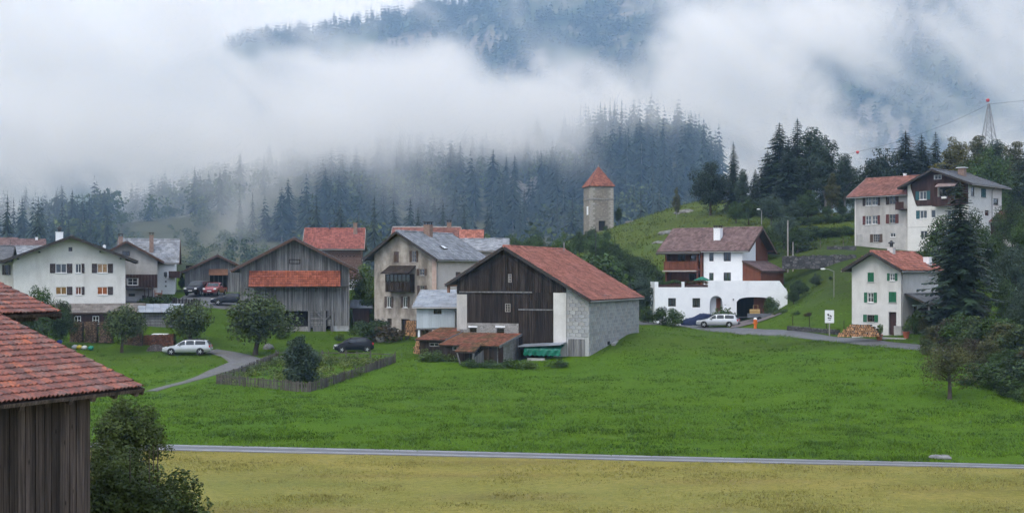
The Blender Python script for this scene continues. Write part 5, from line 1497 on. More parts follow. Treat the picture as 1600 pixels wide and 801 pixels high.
mb = MB(); mb.face([(a1099, 1.3, -.4), (a1099, 0, -.4), (a1099, 0, ze), (a1099, 1.3, ze)]); mb.build('side_reveal', M_PLASTER_BW, h.root)
# loggia: upper balcony, posts, glazing
_, zr0 = P(1060, 420); _, zr1 = P(1060, 409); a0, _ = P(1039, 415); a1, _ = P(1091.5, 415)
mb = MB(); mb.box(a0, a1099 - .02, -.35, 1.28, zr0 - .18, zr0); n = 20
for k in range(n):
    w = (a1 - a0) / n; mb.box(a0 + k * w + .01, a0 + (k + 1) * w - .012, -.38, -.33, zr0, zr1)
mb.box(a0 - .03, a1 + .03, -.42, -.3, zr1, zr1 + .07)
mb.build('balcony', M_WOOD_BROWN, h.root)
for q in (1042, 1091, 1097):
    aa_, _ = P(q, 400); mb = MB(); mb.box(aa_ - .1, aa_ + .1, -.3, -.1, -.4, ze + .05); mb.build('post', M_WOOD_BROWN, h.root)
_, zw0 = P(1060, 409); _, zw1 = P(1060, 399)
for (p, q, y0, y1) in ((1053, 1064, 397, 412), (1072, 1088, 398, 412), (1070, 1088, 427, 438)):
    h.win('F', p, q, y0, y1, frame=M_FRAME_D, cut=False, d=-1.24, inset=.02, bars=(1, 0), sill=False, curtain='white' if y0 > 420 else None)
_, zaw = P(1060, 421.5)
mb = MB(); mb.box(a0 + .05, a1, -.85, -.35, zaw - .22, zaw - .06); mb.build('awning', mat('cream_awning', (.35, .31, .27), (.42, .38, .34), 2), h.root)
prof = [(0, ze), (D / 2, za), (D, ze)]
rf = h.roof('u', prof, .75, .95, .15, M_TILE_MAUVE, 'tile', .26, .34, M_TRIM_BROWN, g0=-1.0, e_over=(.5, .8))
s1, sdir = (D / 2, za), Vector((0, 0 - D / 2, ze - za)).normalized()
b = [Vector((-1.0, -.42, ze - .42 * (za - ze) / (D / 2))), Vector((a1099 - .1, -.42, ze - .42 * (za - ze) / (D / 2)))]
low = [x + sdir * .55 for x in b]; N = Vector((0, -(za - ze), D / 2)).normalized()
mb = MB(); mb.hexa([low[0], low[1], b[1], b[0]] + [x + N * .15 for x in (low[0], low[1], b[1], b[0])]); ex = mb.build('eave_extension', M_DECK, rf)
h.chimney(*[(lambda t: t)(v) for v in (P(1110, 380)[0] + .2, 1.9, ze + .9, ze + 2.6, .85)], M_PLASTER_BW, rf, 'slab')
h.fascia_beams('R', [(D * .5, za - .02), (.3, ze), (D - .3, ze)], M_WOOD_BROWN, .85)
# side lean-to of the chalet
z_hi = h.pp('R', 1162, 409)[1]; z_lo = z_hi - 1.25; w_ = 2.6
c = [Vector(q) for q in ((h.W + .02, -.25, z_hi), (h.W + .02, D - .3, z_hi), (h.W + w_, D - .3, z_lo), (h.W + w_, -.25, z_lo))]
mb = MB(); mb.hexa(c + [x + Vector((0, 0, .13)) for x in c]); ln = mb.build('side_roof', M_TRIM_BROWN, h.root)
_S = (c[0] - c[3]).normalized(); V, Fq = tile_soup(c[3] + Vector((0, 0, .13)), (0, 1, 0), _S, Vector((-_S.z, 0, _S.x)) * -1 if _S.x < 0 else Vector((-_S.z, 0, _S.x)), (c[2] - c[3]).length, (c[0] - c[3]).length, .26, .34, h.rng, 'tile')
tag(link('tiles', np_mesh('tiles', V, Fq, M_TILE_MAUVE), ln), kind='stuff')
mb = MB(); mb.prism([(h.W + .02, .0, -.6), (h.W + w_ - .3, .0, -.6), (h.W + w_ - .3, .0, z_lo + .1), (h.W + .02, .0, z_hi - .03)], (0, .1, 0)); mb.box(h.W + w_ - .4, h.W + w_ - .3, .102, D - .5, -.6, z_lo + .12); mb.build('side_room', M_WOOD_BROWN, h.root)
mb = MB(); mb.box(h.W + .1, h.W + 1.0, -.05, -.004, -.5, .9); mb.build('side_door', mat('light_orange_wood', (.26, .11, .05), (.32, .14, .07), 2, WOODZ), h.root)

# ---- stone tower on the hill
org = at(922.5, 372, 243)
W = (959 - 922.5) * 243 / FPX / math.cos(R(12)); D = 4.9
h = House('stone_tower', 'square medieval stone tower with pointed red tiled roof on the hill', 'tower', (org.x, org.y), org.z, R(12), W, D)
P = lambda px, py: h.pp('F', px, py)
a0, z0 = P(935.5, 360); a1, z1 = P(946, 345); h.opening('F', a0, a1, z0, z1)
_, ze = P(940, 291); _, zc = P(940, 311); zap = CZ + (HYP - 261) * 245.5 / FPX - h.z
ls0, lz0 = h.pp('L', 917, 336); ls1, lz1 = h.pp('L', 919.5, 322)
for f in 'FLRK': h.wall(f, M_TOWER, ze, z0=-3, name='wall', reveal=.6)
mb = MB()
for (f, n) in (('F', W), ('L', D), ('R', D)): h.fbox(mb, f, -.06 if f != 'F' else -.08, n + .06, zc - .1, zc + .1, .0, .09)
mb.build('string_course', M_RUBBLE, h.root)
mb = MB(); mb.box(a0 - .2, a1 + .2, .62, .7, z0 - .1, z1 + .1); mb.build('niche_back', M_WOOD_BLACK, h.root)
mb = MB(); h.fbox(mb, 'L', min(ls0, ls1), max(ls0, ls1), lz0, lz1, .01, .05); mb.build('walled_slit', M_PLASTER_BW, h.root)
k = 0; z = -1.0                                             # dressed corner stones, alternating long and short
qm = [MB() for _ in range(2)]
for i, m_ in enumerate(((.95, .55), (.55, .95))): qm[i].box(-.03, m_[0], -.03, m_[1], 0, .43)
qmesh = [m.mesh('quoin', mat('dressed_stone_%s' % 'ab'[i], (.29, .265, .23), (.40, .375, .335), 3, rough=.95, bump=.4, bscale=9)) for i, m in enumerate(qm)]
while z < ze - .3:
    for (cx, cy, rot) in ((0, 0, 0), (W, 0, 90)):
        o = link('quoin', qmesh[k % 2], h.root, (cx + (.0 if rot == 0 else .0), cy, z), (0, 0, R(rot)))
    k += 1; z += .46
ov = .22; c4 = [Vector((-ov, -ov, ze)), Vector((W + ov, -ov, ze)), Vector((W + ov, D + ov, ze)), Vector((-ov, D + ov, ze))]; ap = Vector((W / 2, D / 2, zap))
mb = MB(); mb.raw(c4 + [ap], [(0, 1, 4), (1, 2, 4), (2, 3, 4), (3, 0, 4), (3, 2, 1, 0)]); rf = mb.build('roof', M_TILE_RED, h.root)
VV, FF, b = [], [], 0
for i in range(4):                                          # tiles on the four triangular slopes
    A, B = c4[i], c4[(i + 1) % 4]; U = (B - A).normalized(); mid = (A + B) / 2; Sv = (ap - mid); Ls = Sv.length; Sv.normalize(); N = U.cross(Sv).normalized(); Lu = (B - A).length
    for r_ in range(20):
        f0 = r_ / 20; w = Lu * (1 - f0)
        if w < .15: continue
        V, Fq = tile_soup(A + U * (Lu * f0 / 2) + Sv * (Ls * f0), U, Sv, N, w, Ls / 20, .25, Ls / 20, h.rng, 'tile', .005); VV.append(V); FF.append(Fq + b); b += len(V)
tag(link('tiles', np_mesh('tiles', np.concatenate(VV), np.concatenate(FF), M_TILE_RED), rf), kind='stuff')
for c in c4:
    mb = MB(); mb.tube([c + Vector((0, 0, .05)), ap + Vector((0, 0, .08))], .11, 6); mb.build('hip_ridge', M_TILE_OLD, rf)
mb = MB(); mb.lathe([(.16, zap), (.2, zap + .15), (.05, zap + .3), (.03, zap + .7)], (W / 2, D / 2, 0), 8); mb.build('finial', M_METAL, rf)

# ---- lower house at the right with green shutters
org, W, D, rz = fit_box(1331, 1408, 1466, 116, -42)
h = House('green_shutter_house', 'pale plaster house with green shutters and red roof behind the log pile', 'house', org, CZ + (HYP - 522) * 116 / FPX, rz, W, D)
g = dict(shm=M_SHUT_G)
h.win('F', 1356, 1365.5, 426, 440, frame=M_SHUT_G, shut='LR', closed=True, **g)
h.win('F', 1390.5, 1398, 427, 438, shut='LR', bars=(1, 1), curtain='white', **g)
h.win('F', 1355.5, 1365, 457, 472, shut='LR', bars=(1, 1), curtain='white', **g)
h.win('F', 1389, 1400.5, 456, 472, frame=M_SHUT_G, shut='LR', closed=True, **g)
h.win('F', 1355, 1366, 491.5, 502.5, frame=M_FRAME_D, shut='LR', bars=(2, 1), **g)
a0, z1 = h.pp('F', 1388.5, 487); a1, _ = h.pp('F', 1400.5, 487); h.door('F', (a0 + a1) / 2, -.1, a1 - a0, z1 + .1, M_WOOD_BROWN2, inset=.25)
ua, za = h.pp('F', 1366, 396); _, zl = h.pp('F', 1331, 418); _, zr = h.pp('F', 1408, 421)
prof = [(0, zl), (ua, za), (h.W, zr)]
h.wall('F', M_PLASTER_PALE, prof); h.wall('R', M_PLASTER_PALE, zr); h.wall('L', M_PLASTER_PALE, zl); h.wall('K', M_PLASTER_PALE, [(0, zr), (h.W - ua, za), (h.W, zl)])
mb = MB(); h.fbox(mb, 'F', h.W * .86, h.W + .03, -1, .75, .005, .04); h.fbox(mb, 'R', 0, D, -1, .75, .005, .04); mb.build('plinth', M_CONCRETE, h.root)
rf = h.roof('v', prof, .75, .7, .14, M_TILE_RED, 'tile', .26, .34, M_TRIM_DARK, e_over=(.7, .4))
h.chimney(ua + .15, 3.2, za - .3, za + .55, .55, M_PLASTER_PALE, rf, 'cowl'); h.chimney(h.W - .7, D - .8, zr + .3, zr + 1.15, .6, M_PLASTER_BW, rf, None)
h.downpipe('R', .06, -.4, zr - .05, .1)
a0, zp = h.pp('R', 1416, 477); _, zq = h.pp('R', 1440, 464)
mb = MB(); c = [(h.W + 2.6, .6, zp - .1), (h.W + 2.6, D, zp - .1), (h.W + .03, D, zq + .3), (h.W + .03, .6, zq + .3)]; mb.hexa(c + [(x, y, z + .12) for (x, y, z) in c]); pr = mb.build('porch_roof', M_DECK, h.root)
V, Fq = tile_soup((h.W + 2.63, .6, zp + .02), (0, 1, 0), Vector((-2.6, 0, zq - zp + .4)).normalized(), Vector((zq - zp + .4, 0, 2.6)).normalized(), D - .6, 2.75, .4, .4, h.rng, 'slate'); tag(link('tiles', np_mesh('tiles', V, Fq, M_SLATE_DARK), pr), kind='stuff')
for v in (.75, D - .3):
    mb = MB(); mb.box(h.W + 2.2, h.W + 2.35, v, v + .15, -1, zp); mb.build('porch_post', M_WOOD_GREY, h.root)
mb = MB(); mb.box(h.W + .1, h.W + 2.3, 2.4, 2.46, -1, zp); mb.build('porch_back', M_WOOD_DARK, h.root)
GREEN = h

# ---- upper houses on the slope
org, W, D, rz = fit_box(1336, 1419, 1424, 164, -48)
h = House('grey_house', 'grey plastered house with red-brown shutters and red-brown roof high on the slope', 'house', org, CZ + (HYP - 391) * 164 / FPX - .3, rz, W, 8.0)
for (y0, y1, m_, cu) in ((307.5, 321, M_SHUT_D, 'white'), (337.5, 350.5, M_SHUT_R, 'white')):
    h.win('F', 1352.5, 1361, y0, y1, shut='Ln', shm=m_, curtain=cu, bars=(1, 1)); h.win('F', 1363, 1371, y0 - .5, y1 - .5, shut='Rn', shm=m_, curtain=cu, bars=(1, 1))
    h.win('F', 1389.5, 1399, y0 - 2.5, y1 - 2, shut='LR', shm=m_, curtain=None, frame=M_FRAME_G, bars=(1, 1))
h.win('F', 1364.5, 1374, 366, 378, shut='LRn', shm=M_SHUT_B, frame=M_FRAME_G, bars=(2, 2)); h.win('F', 1391, 1399, 364, 370, bars=(1, 0))
_, ze = h.pp('F', 1376, 303.5); zr = ze + 2.25
h.wall('F', M_PLASTER_G, ze, z0=-2); gab = [(0, ze), (4, zr), (8, ze)]
h.wall('L', M_PLASTER_G, gab, z0=-2); h.wall('R', M_PLASTER_G, gab, z0=-2)
rf = h.roof('u', gab, .7, .9, .14, M_TILE_OLD, 'tile', .27, .36, M_FRAME_G, g1=h.W + .2)
h.chimney(h.W * .62, 4.2, zr - .1, zr + .55, .3, M_PLASTER_BW, rf, None)
a0, z0 = h.pp('F', 1405, 327); a1, z1 = h.pp('F', 1418, 315.5); mb = MB(); h.fbox(mb, 'F', a0, a1, z0, z1, .9, .96); h.fbox(mb, 'F', a0, a1, z0 - .1, z0, .01, .96); h.fbox(mb, 'F', a0, a0 + .06, z0, z1, .01, .9); mb.build('balcony', M_WOOD_BROWN2, h.root)
mb = MB(); a_, _ = h.pp('F', 1337, 350); h.fbox(mb, 'F', -.02, .14, -2, ze - .1, .005, .05); h.fbox(mb, 'F', .14, h.W - .4, -2, .25, .005, .06); mb.build('plinth', M_PLASTER_W, h.root)
mb = MB(); a1, z1 = h.pp('F', 1348, 366); h.fbox(mb, 'F', .2, a1, .3, z1, .005, .04); mb.build('bare_patch', M_CONCRETE, h.root)

org, W, D, rz = fit_box(1418, 1513, 1565, 158, -43)
h = House('timber_gable_house', 'white house with dark timber gable and teal shutters adjoining the grey house', 'house', org, CZ + (HYP - 391) * 158 / FPX - .3, rz, W, D)
g = dict(shm=M_SHUT_T)
P = lambda px, py: h.pp('F', px, py)
h.win('F', 1460, 1471, 273.5, 280, bars=(1, 0), sill=False, d=.06)
h.win('F', 1437, 1448, 299, 311.5, shut='LR', bars=(1, 0), curtain='white', d=.06, **g)
h.win('F', 1437.5, 1448.5, 329, 341, shut='L', bars=(1, 0), curtain='white', **g); h.win('F', 1454.5, 1462, 328, 340, curtain='white', bars=(0, 0))
h.win('F', 1438, 1449, 360.5, 372, bars=(1, 0), sill=True); h.win('F', 1480, 1492, 329, 341, curtain='white')
ab0, zb0 = P(1466, 309); ab1, zb1 = P(1499, 291); h.opening('F', ab0, ab1, zb0 - .2, zb1)
h.win('R', 1517, 1522.5, 292, 306.5, frame=M_FRAME_D, bars=(0, 0)); h.win('R', 1533, 1540, 294.5, 308.5, frame=M_SHUT_T, shut='LR', closed=True, **g)
h.win('R', 1552, 1560, 309.5, 320.5, frame=M_FRAME_D, bars=(0, 0)); h.win('R', 1539, 1546, 327.5, 338, bars=(0, 0), curtain='white')
ua, za = P(1460, 267); _, zl = P(1418, 290); _, zr = P(1513, 285.5)
prof = [(0, zl), (ua, za), (h.W, zr)]
h.wall('F', M_PLASTER_W, prof, z0=-2, reveal=.5); h.wall('R', M_PLASTER_CREAM if False else M_PLASTER_W, zr, z0=-2); h.wall('L', M_PLASTER_W, zl, z0=-2)
x0, zt0 = P(1423, 293); x1, zt1 = P(1432, 322); mb = MB(); n = 44; x9 = h.W
for k in range(n):                                           # upright boards of the timber gable, their foot following the slanted white edge
    a, b = x0 + (x9 - x0) * k / n + .008, x0 + (x9 - x0) * (k + 1) / n - .008
    foot = lambda t: zt0 + (zt1 - zt0) * min(1, (t - x0) / (x1 - x0))
    cuts = sorted([(q[2], q[3]) for q in h.holes['F'] if q[0] < b and q[1] > a]); lo = (foot(a), foot(b))
    def seg(la, lb, ta, tb): mb.hexa([h.T('F', a, la, .05), h.T('F', b, lb, .05), h.T('F', b, lb, .004), h.T('F', a, la, .004), h.T('F', a, ta, .05), h.T('F', b, tb, .05), h.T('F', b, tb, .004), h.T('F', a, ta, .004)])
    for (c0, c1) in cuts:
        if c0 > max(lo) + .02: seg(lo[0], lo[1], c0, c0)
        if c1 > max(lo): lo = (c1, c1)
    ta, tb = h.top_at(prof, a), h.top_at(prof, b)
    if max(ta, tb) > max(lo) + .05: seg(lo[0], lo[1], ta, tb)
mb.build('timber_gable', M_WOOD_BROWN2, h.root)
_, zq0 = P(1480, 321); _, zq1 = P(1480, 308.5); a0, _ = P(1462, 315); a1, _ = P(1506, 315)
mb = MB(); h.fbox(mb, 'F', a0, a1, zq0 - .1, zq0, .06, 1.1); n = 22
for k in range(n): h.fbox(mb, 'F', a0 + (a1 - a0) * k / n + .01, a0 + (a1 - a0) * (k + 1) / n - .01, zq0, zq1, 1.05, 1.1)
h.fbox(mb, 'F', a0, a1, zq1, zq1 + .06, 1.03, 1.14); mb.build('balcony', M_WOOD_BROWN2, h.root)
mb = MB(); a_, z_ = P(1466, 291.5); b_, _ = P(1497, 289); c = [h.T('F', a_, z_ - .1, 1.0), h.T('F', b_, z_ - .1, 1.0), h.T('F', b_, z_ + .3, .06), h.T('F', a_, z_ + .3, .06)]; mb.hexa(c + [(x, y, z + .08) for (x, y, z) in c]); mb.build('awning', mat('dusty_awning', (.26, .19, .18), (.32, .25, .24), 2), h.root)
mb = MB(); a_, z_ = P(1478, 311); h.fbox(mb, 'F', a_, a_ + .6, z_, z_ + .25, 1.1, 1.3); mb.build('flower_box', M_PLASTER_W, h.root)
mb = MB(); h.fbox(mb, 'F', 0, h.W, P(1440, 355)[1], P(1440, 355)[1] + .06, .004, .03); mb.build('string_course', M_PLASTER_G, h.root)
mb = MB(); h.fbox(mb, 'R', 0, D, h.pp('R', 1530, 330)[1] - .05, h.pp('R', 1530, 330)[1], .004, .03); mb.build('string_course', M_PLASTER_G, h.root)
h.downpipe('R', h.pp('R', 1549, 300)[0], 0, zr - .2, .1)
rf = h.roof('v', prof, .95, .9, .15, M_SLATE_DARK, 'slate', .4, .45, M_TRIM_DARK, e_over=(1.0, .9))
h.chimney(ua + 1.4, 5.0, za - .8, za + .5, .8, M_BRICK, rf, None); 
mb = MB(); mb.box(ua + .85, ua + 1.95, 4.4, 5.6, za + .58, za + .66); mb.build('chimney_cap', M_PLASTER_BW, rf)
o = at(1546, 378, 163)
h = House('brown_hut', 'small dark red-brown hut with red roof beside the white upper house', 'shed', (o.x, o.y), o.z, R(-12), 5.2, 5)
_, ze = h.pp('F', 1570, 345); h.wall('F', M_WOOD_BROWN2, ze); h.wall('L', M_WOOD_BROWN2, [(0, ze), (2.5, ze + 1.1), (5, ze)]); h.boards('F', M_WOOD_BROWN2, ze, -.5, bw=.3)
mb = MB(); h.fbox(mb, 'F', -.1, 5.3, -1.5, .35, -.1, .15); mb.build('plinth', M_CONCRETE, h.root)
h.roof('u', [(0, ze), (2.5, ze + 1.15), (5, ze)], .5, .5, .12, M_TILE_OLD, 'tile', .27, .36)

# ================================================================ tiled barn right beside the photographer
def tile_piece(tw, tl, m):
    """interlocking clay tile: flat pan with a roll along one side"""
    prof = [(0, .010), (.10, .012), (.22, .040), (.34, .044), (.46, .012), (.58, .010), (.68, .034), (.80, .052), (.92, .044), (1.04, .018)]
    mb = MB(); n = len(prof); vs = []
    for (y, lift) in ((-.03, .034), (tl * 1.1, .0)):
        for (a, z) in prof: vs.append((a * tw, y, z + lift))
        for (a, z) in prof: vs.append((a * tw, y, z + lift - .018))
    fs = []
    for i in range(n - 1):
        fs.append((i, i + 1, 2 * n + i + 1, 2 * n + i)); fs.append((n + i, i + n + 1, i + 1, i))
    fs.append((n - 1, 2 * n - 1, 4 * n - 1, 3 * n - 1)); fs.append((0, 2 * n, 3 * n, n))
    return mb.raw(vs, fs).mesh('tile', m, smooth=False)
def mat_near_tile():
    t = NT('weathered_clay_tile')
    rnd = t.node('ShaderNodeObjectInfo').outputs['Random']
    cr = t.node('ShaderNodeValToRGB'); cr.color_ramp.interpolation = 'LINEAR'
    e = cr.color_ramp.elements; e[0].position, e[0].color = 0, (.14, .055, .045, 1); e[1].position, e[1].color = 1, (.40, .12, .06, 1)
    for p, c in ((.3, (.21, .074, .058, 1)), (.65, (.26, .090, .066, 1)), (.92, (.31, .105, .068, 1))):
        k = e.new(p); k.color = c
    t.con(rnd, cr.inputs[0])
    c = t.mix(t.ramp(t.noise(9, world=True, detail=7), .42, .68), cr.outputs[0], (.075, .052, .050))
    c = t.mix(t.math('MULTIPLY', t.ramp(t.noise(2.2, world=True, off=(4, 1, 2)), .5, .72), .55), c, (.26, .21, .19))
    t.bump(t.noise(60, world=True), .35, .006)
    return t.finish(c, .6, .25)
M_NEAR_TILE = mat_near_tile()
def mat_near_wood():
    t = NT('old_barn_board')
    rnd = t.node('ShaderNodeObjectInfo').outputs['Random']
    g1 = t.ramp(t.noise(1.0, (26, 26, .7), world=True, detail=7, rough=.65), .35, .65)
    c = t.mix(g1, (.036, .026, .023), (.150, .117, .103))
    c = t.mix(t.ramp(t.noise(1.0, (7, 7, .35), world=True, off=(3, 8, 1)), .45, .7), c, (.030, .024, .023))
    kn = t.node('ShaderNodeTexVoronoi'); kn.inputs['Scale'].default_value = 1.0
    mp = t.node('ShaderNodeMapping'); mp.inputs['Scale'].default_value = (5, 5, 1.7); t.con(t.node('ShaderNodeNewGeometry').outputs['Position'], mp.inputs['Vector']); t.con(mp.outputs[0], kn.inputs['Vector'])
    c = t.mix(t.ramp(kn.outputs['Distance'], .12, .05), c, (.02, .015, .014))
    hs = t.node('ShaderNodeHueSaturation'); t.con(c, hs.inputs['Color']); t.con(t.math('MULTIPLY_ADD', rnd, .85, .5), hs.inputs['Value'])
    t.bump(g1, .8, .02)
    return t.finish(hs.outputs[0], .8, .25)
M_NEAR_WOOD = mat_near_wood()
def near_barn(name, label, Bpt, e_dir, pitch, n_rows, n_cols, tw, tl, wall=None, rafters=True, wall_back=.55, skip_off=True):
    """roof plane by its lower far corner Bpt, eave direction e_dir (towards the far end); rows climb away from the eave"""
    e = Vector((e_dir[0], e_dir[1], 0)).normalized(); up = Vector((-e.y, e.x, 0))
    S = (up * math.cos(pitch) + Vector((0, 0, math.sin(pitch)))); N = e.cross(S).normalized()
    if N.z < 0: N = -N
    root = thing(name, label, 'barn', Bpt)
    rot = Matrix((e, S, N)).transposed().to_euler()
    Lu, Ls = n_cols * tw, n_rows * tl
    mb = MB(); c = [-e * Lu, Vector((0, 0, 0)), S * Ls, S * Ls - e * Lu]; c = [x - N * .02 for x in c]
    mb.hexa([x - N * .06 for x in c] + c); rf = mb.build('roof', M_NEAR_WOOD, root)
    protos = [tile_piece(tw, tl, M_NEAR_TILE)]
    rr = random.Random(5)
    for r_ in range(n_rows):
        for c_ in range(n_cols):
            p = -e * (tw * (c_ + 1)) + S * (tl * r_)
            wp = Bpt + p
            px, py = px_of(wp.x, wp.y), HYP - FPX * (wp.z - CZ) / wp.y
            if px < -45 or wp.y < 4: continue
            q = p + N * (rr.random() * .006) + S * (rr.random() - .5) * .02
            o = link('tile', protos[0], rf, q)
            o.rotation_euler = (rot[0] + (rr.random() - .5) * .02, rot[1] + (rr.random() - .5) * .025, rot[2] + (rr.random() - .5) * .02)
    if rafters:
        k = 0; d = .12
        while d < Lu:
            p = -e * d; mb = MB(); mb.bar(p - S * .02 - N * .13, p + S * 1.1 - N * .13, .10, .10, up=N); mb.build('rafter', M_NEAR_WOOD, root); d += .62
    mb = MB(); mb.bar(-e * Lu - N * .05 - S * .03, e * .02 - N * .05 - S * .03, .03, .07, up=N); mb.build('eave_board', M_NEAR_WOOD, root)
    mb = MB(); mb.bar(e * .03 - N * .08 - S * .04, e * .03 - N * .08 + S * Ls, .05, .15, up=N); mb.build('bargeboard', M_NEAR_WOOD, root)
    return root, e, up, S, N
Bp = at(222, 605, 26.8)
root, e, up, S, N = near_barn('tiled_barn', 'old plank barn with weathered clay tile roof at the lower corner of the picture', Bp, (.429, .903), R(19.5), 19, 28, .215, .285)
# upright planks of its wall, one by one
d = .98; rr = random.Random(9); start = -e * d + up * .5
w_acc = 0; top = -.13 + .5 * math.tan(R(19.5)) - .02
k = 0
while w_acc < 4.4:
    w = .17 + rr.random() * .10; p0 = start - e * w_acc; p1 = start - e * (w_acc + w - .02)
    dep = rr.random() * .022; off = -up * dep
    a, b, t = p0 + off, p1 + off, up * .03
    mb = MB(); zt = top + .02; zb_ = -(Bp.z - .2)
    mb.hexa([a + Vector((0, 0, zb_)), b + Vector((0, 0, zb_)), b + t + Vector((0, 0, zb_)), a + t + Vector((0, 0, zb_)),
             a + Vector((0, 0, zt)), b + Vector((0, 0, zt)), b + t + Vector((0, 0, zt)), a + t + Vector((0, 0, zt))])
    mb.build('plank', M_NEAR_WOOD, root); w_acc += w; k += 1
mb = MB(); q0 = start + up * .08; q1 = start - e * 4.6 + up * .08; mb.hexa([q0 + Vector((0, 0, zb_)), q1 + Vector((0, 0, zb_)), q1 + up * .05 + Vector((0, 0, zb_)), q0 + up * .05 + Vector((0, 0, zb_))] + [x + Vector((0, 0, top - .02 - zb_)) for x in (q0 + Vector((0, 0, zb_)), q1 + Vector((0, 0, zb_)), q1 + up * .05 + Vector((0, 0, zb_)), q0 + up * .05 + Vector((0, 0, zb_)))]); mb.build('dark_backing', M_WOOD_BLACK, root)
mb = MB(); q0 = start + up * .15; q1 = q0 + up * 4.5
mb.hexa([q0 + Vector((0, 0, zb_)), q1 + Vector((0, 0, zb_)), q1 - e * .06 + Vector((0, 0, zb_)), q0 - e * .06 + Vector((0, 0, zb_)), q0 + Vector((0, 0, top)), q1 + Vector((0, 0, top + 1.5)), q1 - e * .06 + Vector((0, 0, top + 1.5)), q0 - e * .06 + Vector((0, 0, top))]); mb.build('end_wall', M_NEAR_WOOD, root)
Bp2 = at(93, 488, 32)
root2, e2, up2, S2, N2 = near_barn('tiled_annex', 'second weathered clay tile roof showing above the plank barn roof', Bp2, (.40, .916), R(19.5), 13, 15, .215, .285)
mb = MB(); q = -e2 * .9 + up2 * .6
mb.bar(q + Vector((0, 0, -6)), q + Vector((0, 0, .1)), .18); mb.bar(q - e2 * 1.3 + Vector((0, 0, -6)), q - e2 * 1.3 + Vector((0, 0, .1)), .18); mb.build('post', M_NEAR_WOOD, root2)
mb = MB(); q = -e2 * .2 + up2 * .6; mb.bar(q + Vector((0, 0, -.12)), q - e2 * 3.0 + Vector((0, 0, -.12)), .16, .18); mb.build('beam', M_NEAR_WOOD, root2)
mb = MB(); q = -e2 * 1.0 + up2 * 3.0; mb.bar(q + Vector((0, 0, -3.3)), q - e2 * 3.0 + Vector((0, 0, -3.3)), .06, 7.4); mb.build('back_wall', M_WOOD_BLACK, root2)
# ================================================================ roads
M_ASPHALT = mat('asphalt', (.085, .088, .096), (.125, .127, .136), 1.2, rough=.6, spec=.4, bump=.3, bscale=40, c3=(.085, .085, .092), scale3=.3, lo3=.45, hi3=.65)
M_GRAVEL = mat('gravel_lane', (.095, .094, .098), (.15, .147, .148), 2.5, rough=.9, bump=.5, bscale=14, bdist=.03, c3=(.10, .105, .06), scale3=.5, lo3=.55, hi3=.75)
M_TRACK = mat('concrete_track', (.19, .195, .21), (.27, .275, .295), 1.4, rough=.7, spec=.35, c3=(.22, .215, .20), scale3=.4, lo3=.5, hi3=.72)
tag(drape('farm_track', [(x, path_front(x)) for x in (-24, -18, -8, 0, 8, 16, 24, 34)], [1.9, 1.9, 1.85, 1.75, 1.6, 1.5, 1.2, .9], M_ASPHALT, .03), 'wet tarmac farm track between the mown field and the green meadow', kind='structure')
for sg in (-1, 1):
    o = drape('track_strip', [(x, path_front(x) + sg * (.66 - .006 * (x + 18))) for x in (-24, -18, -8, 0, 8, 16, 24, 34)], [.42, .42, .4, .36, .32, .28, .22, .16], M_TRACK, .036, 2)
    tag(o, 'pale wheel strip along the wet farm track', kind='structure')
tag(drape('village_road', ROAD, [2.7, 2.6, 2.5, 2.4, 2.3, 2.2, 2.1, 2.0], M_ASPHALT, .05, 6), 'narrow grey village road along the top of the bank', kind='structure')
tag(drape('gravel_lane', LANE, [.8, .85, 1.0, 1.5, 2.8, 3.8, 3.4, 2.8], M_GRAVEL, .05, 6), 'grey gravel lane curving past the garden to the grey barn', kind='structure')
tag(drape('parking_spur', LANE2, [3.2, 3.2, 2.8, 2.2], M_GRAVEL, .056, 5), 'short gravel spur behind the silver estate car', kind='structure')
tag(drape('upper_street', [(-48, 152), (-41, 152.5), (-35, 152), (-30, 151), (-24, 150)], 5.0, M_ASPHALT, .1, 5), 'grey street before the small garage barn', kind='structure')
tag(drape('garage_forecourt', [(-37.6, 153), (-38.4, 160), (-38.8, 165)], [5, 4.5, 3.5], M_ASPHALT, .14, 5), 'asphalt forecourt of the small garage barn', kind='structure')
_g0, _g1 = at(1178, 505, 149), at(1185, 516, 138)
tag(drape('garage_drive', [(TERR.root.location.x + 11.6, 149.3), (27.3, 145), (26.5, 139)], [4.2, 4.6, 5.5], mat('brown_pavers', (.12, .10, .10), (.16, .135, .13), 2, rough=.8), .09, 5), 'brownish paved drive before the wide white garage arch', kind='structure')

# ================================================================ trees and shrubs
L_DARK = mat_leaf('dark_leaf', (.024, .046, .015), (.046, .080, .022))
L_MID = mat_leaf('mid_leaf', (.035, .070, .016), (.060, .105, .026))
L_LIGHT = mat_leaf('light_leaf', (.060, .105, .022), (.095, .145, .034))
L_OLIVE = mat_leaf('olive_leaf', (.055, .065, .022), (.095, .095, .035))
L_BLUE = mat_leaf('bluish_leaf', (.035, .062, .040), (.058, .088, .058))
L_BROWN = mat_leaf('russet_leaf', (.058, .046, .027), (.088, .068, .036))
L_YELLOW = mat_leaf('yellow_birch_leaf', (.10, .105, .030), (.14, .13, .04))
L_SPRUCE = mat_leaf('spruce_needles', (.012, .026, .016), (.022, .040, .022), trans=.08)
L_NEAR = mat_leaf('near_shrub_leaf', (.036, .060, .014), (.070, .098, .024), scale=2.0)
L_APPLE = mat_leaf('apple_leaf', (.038, .062, .020), (.078, .108, .036))

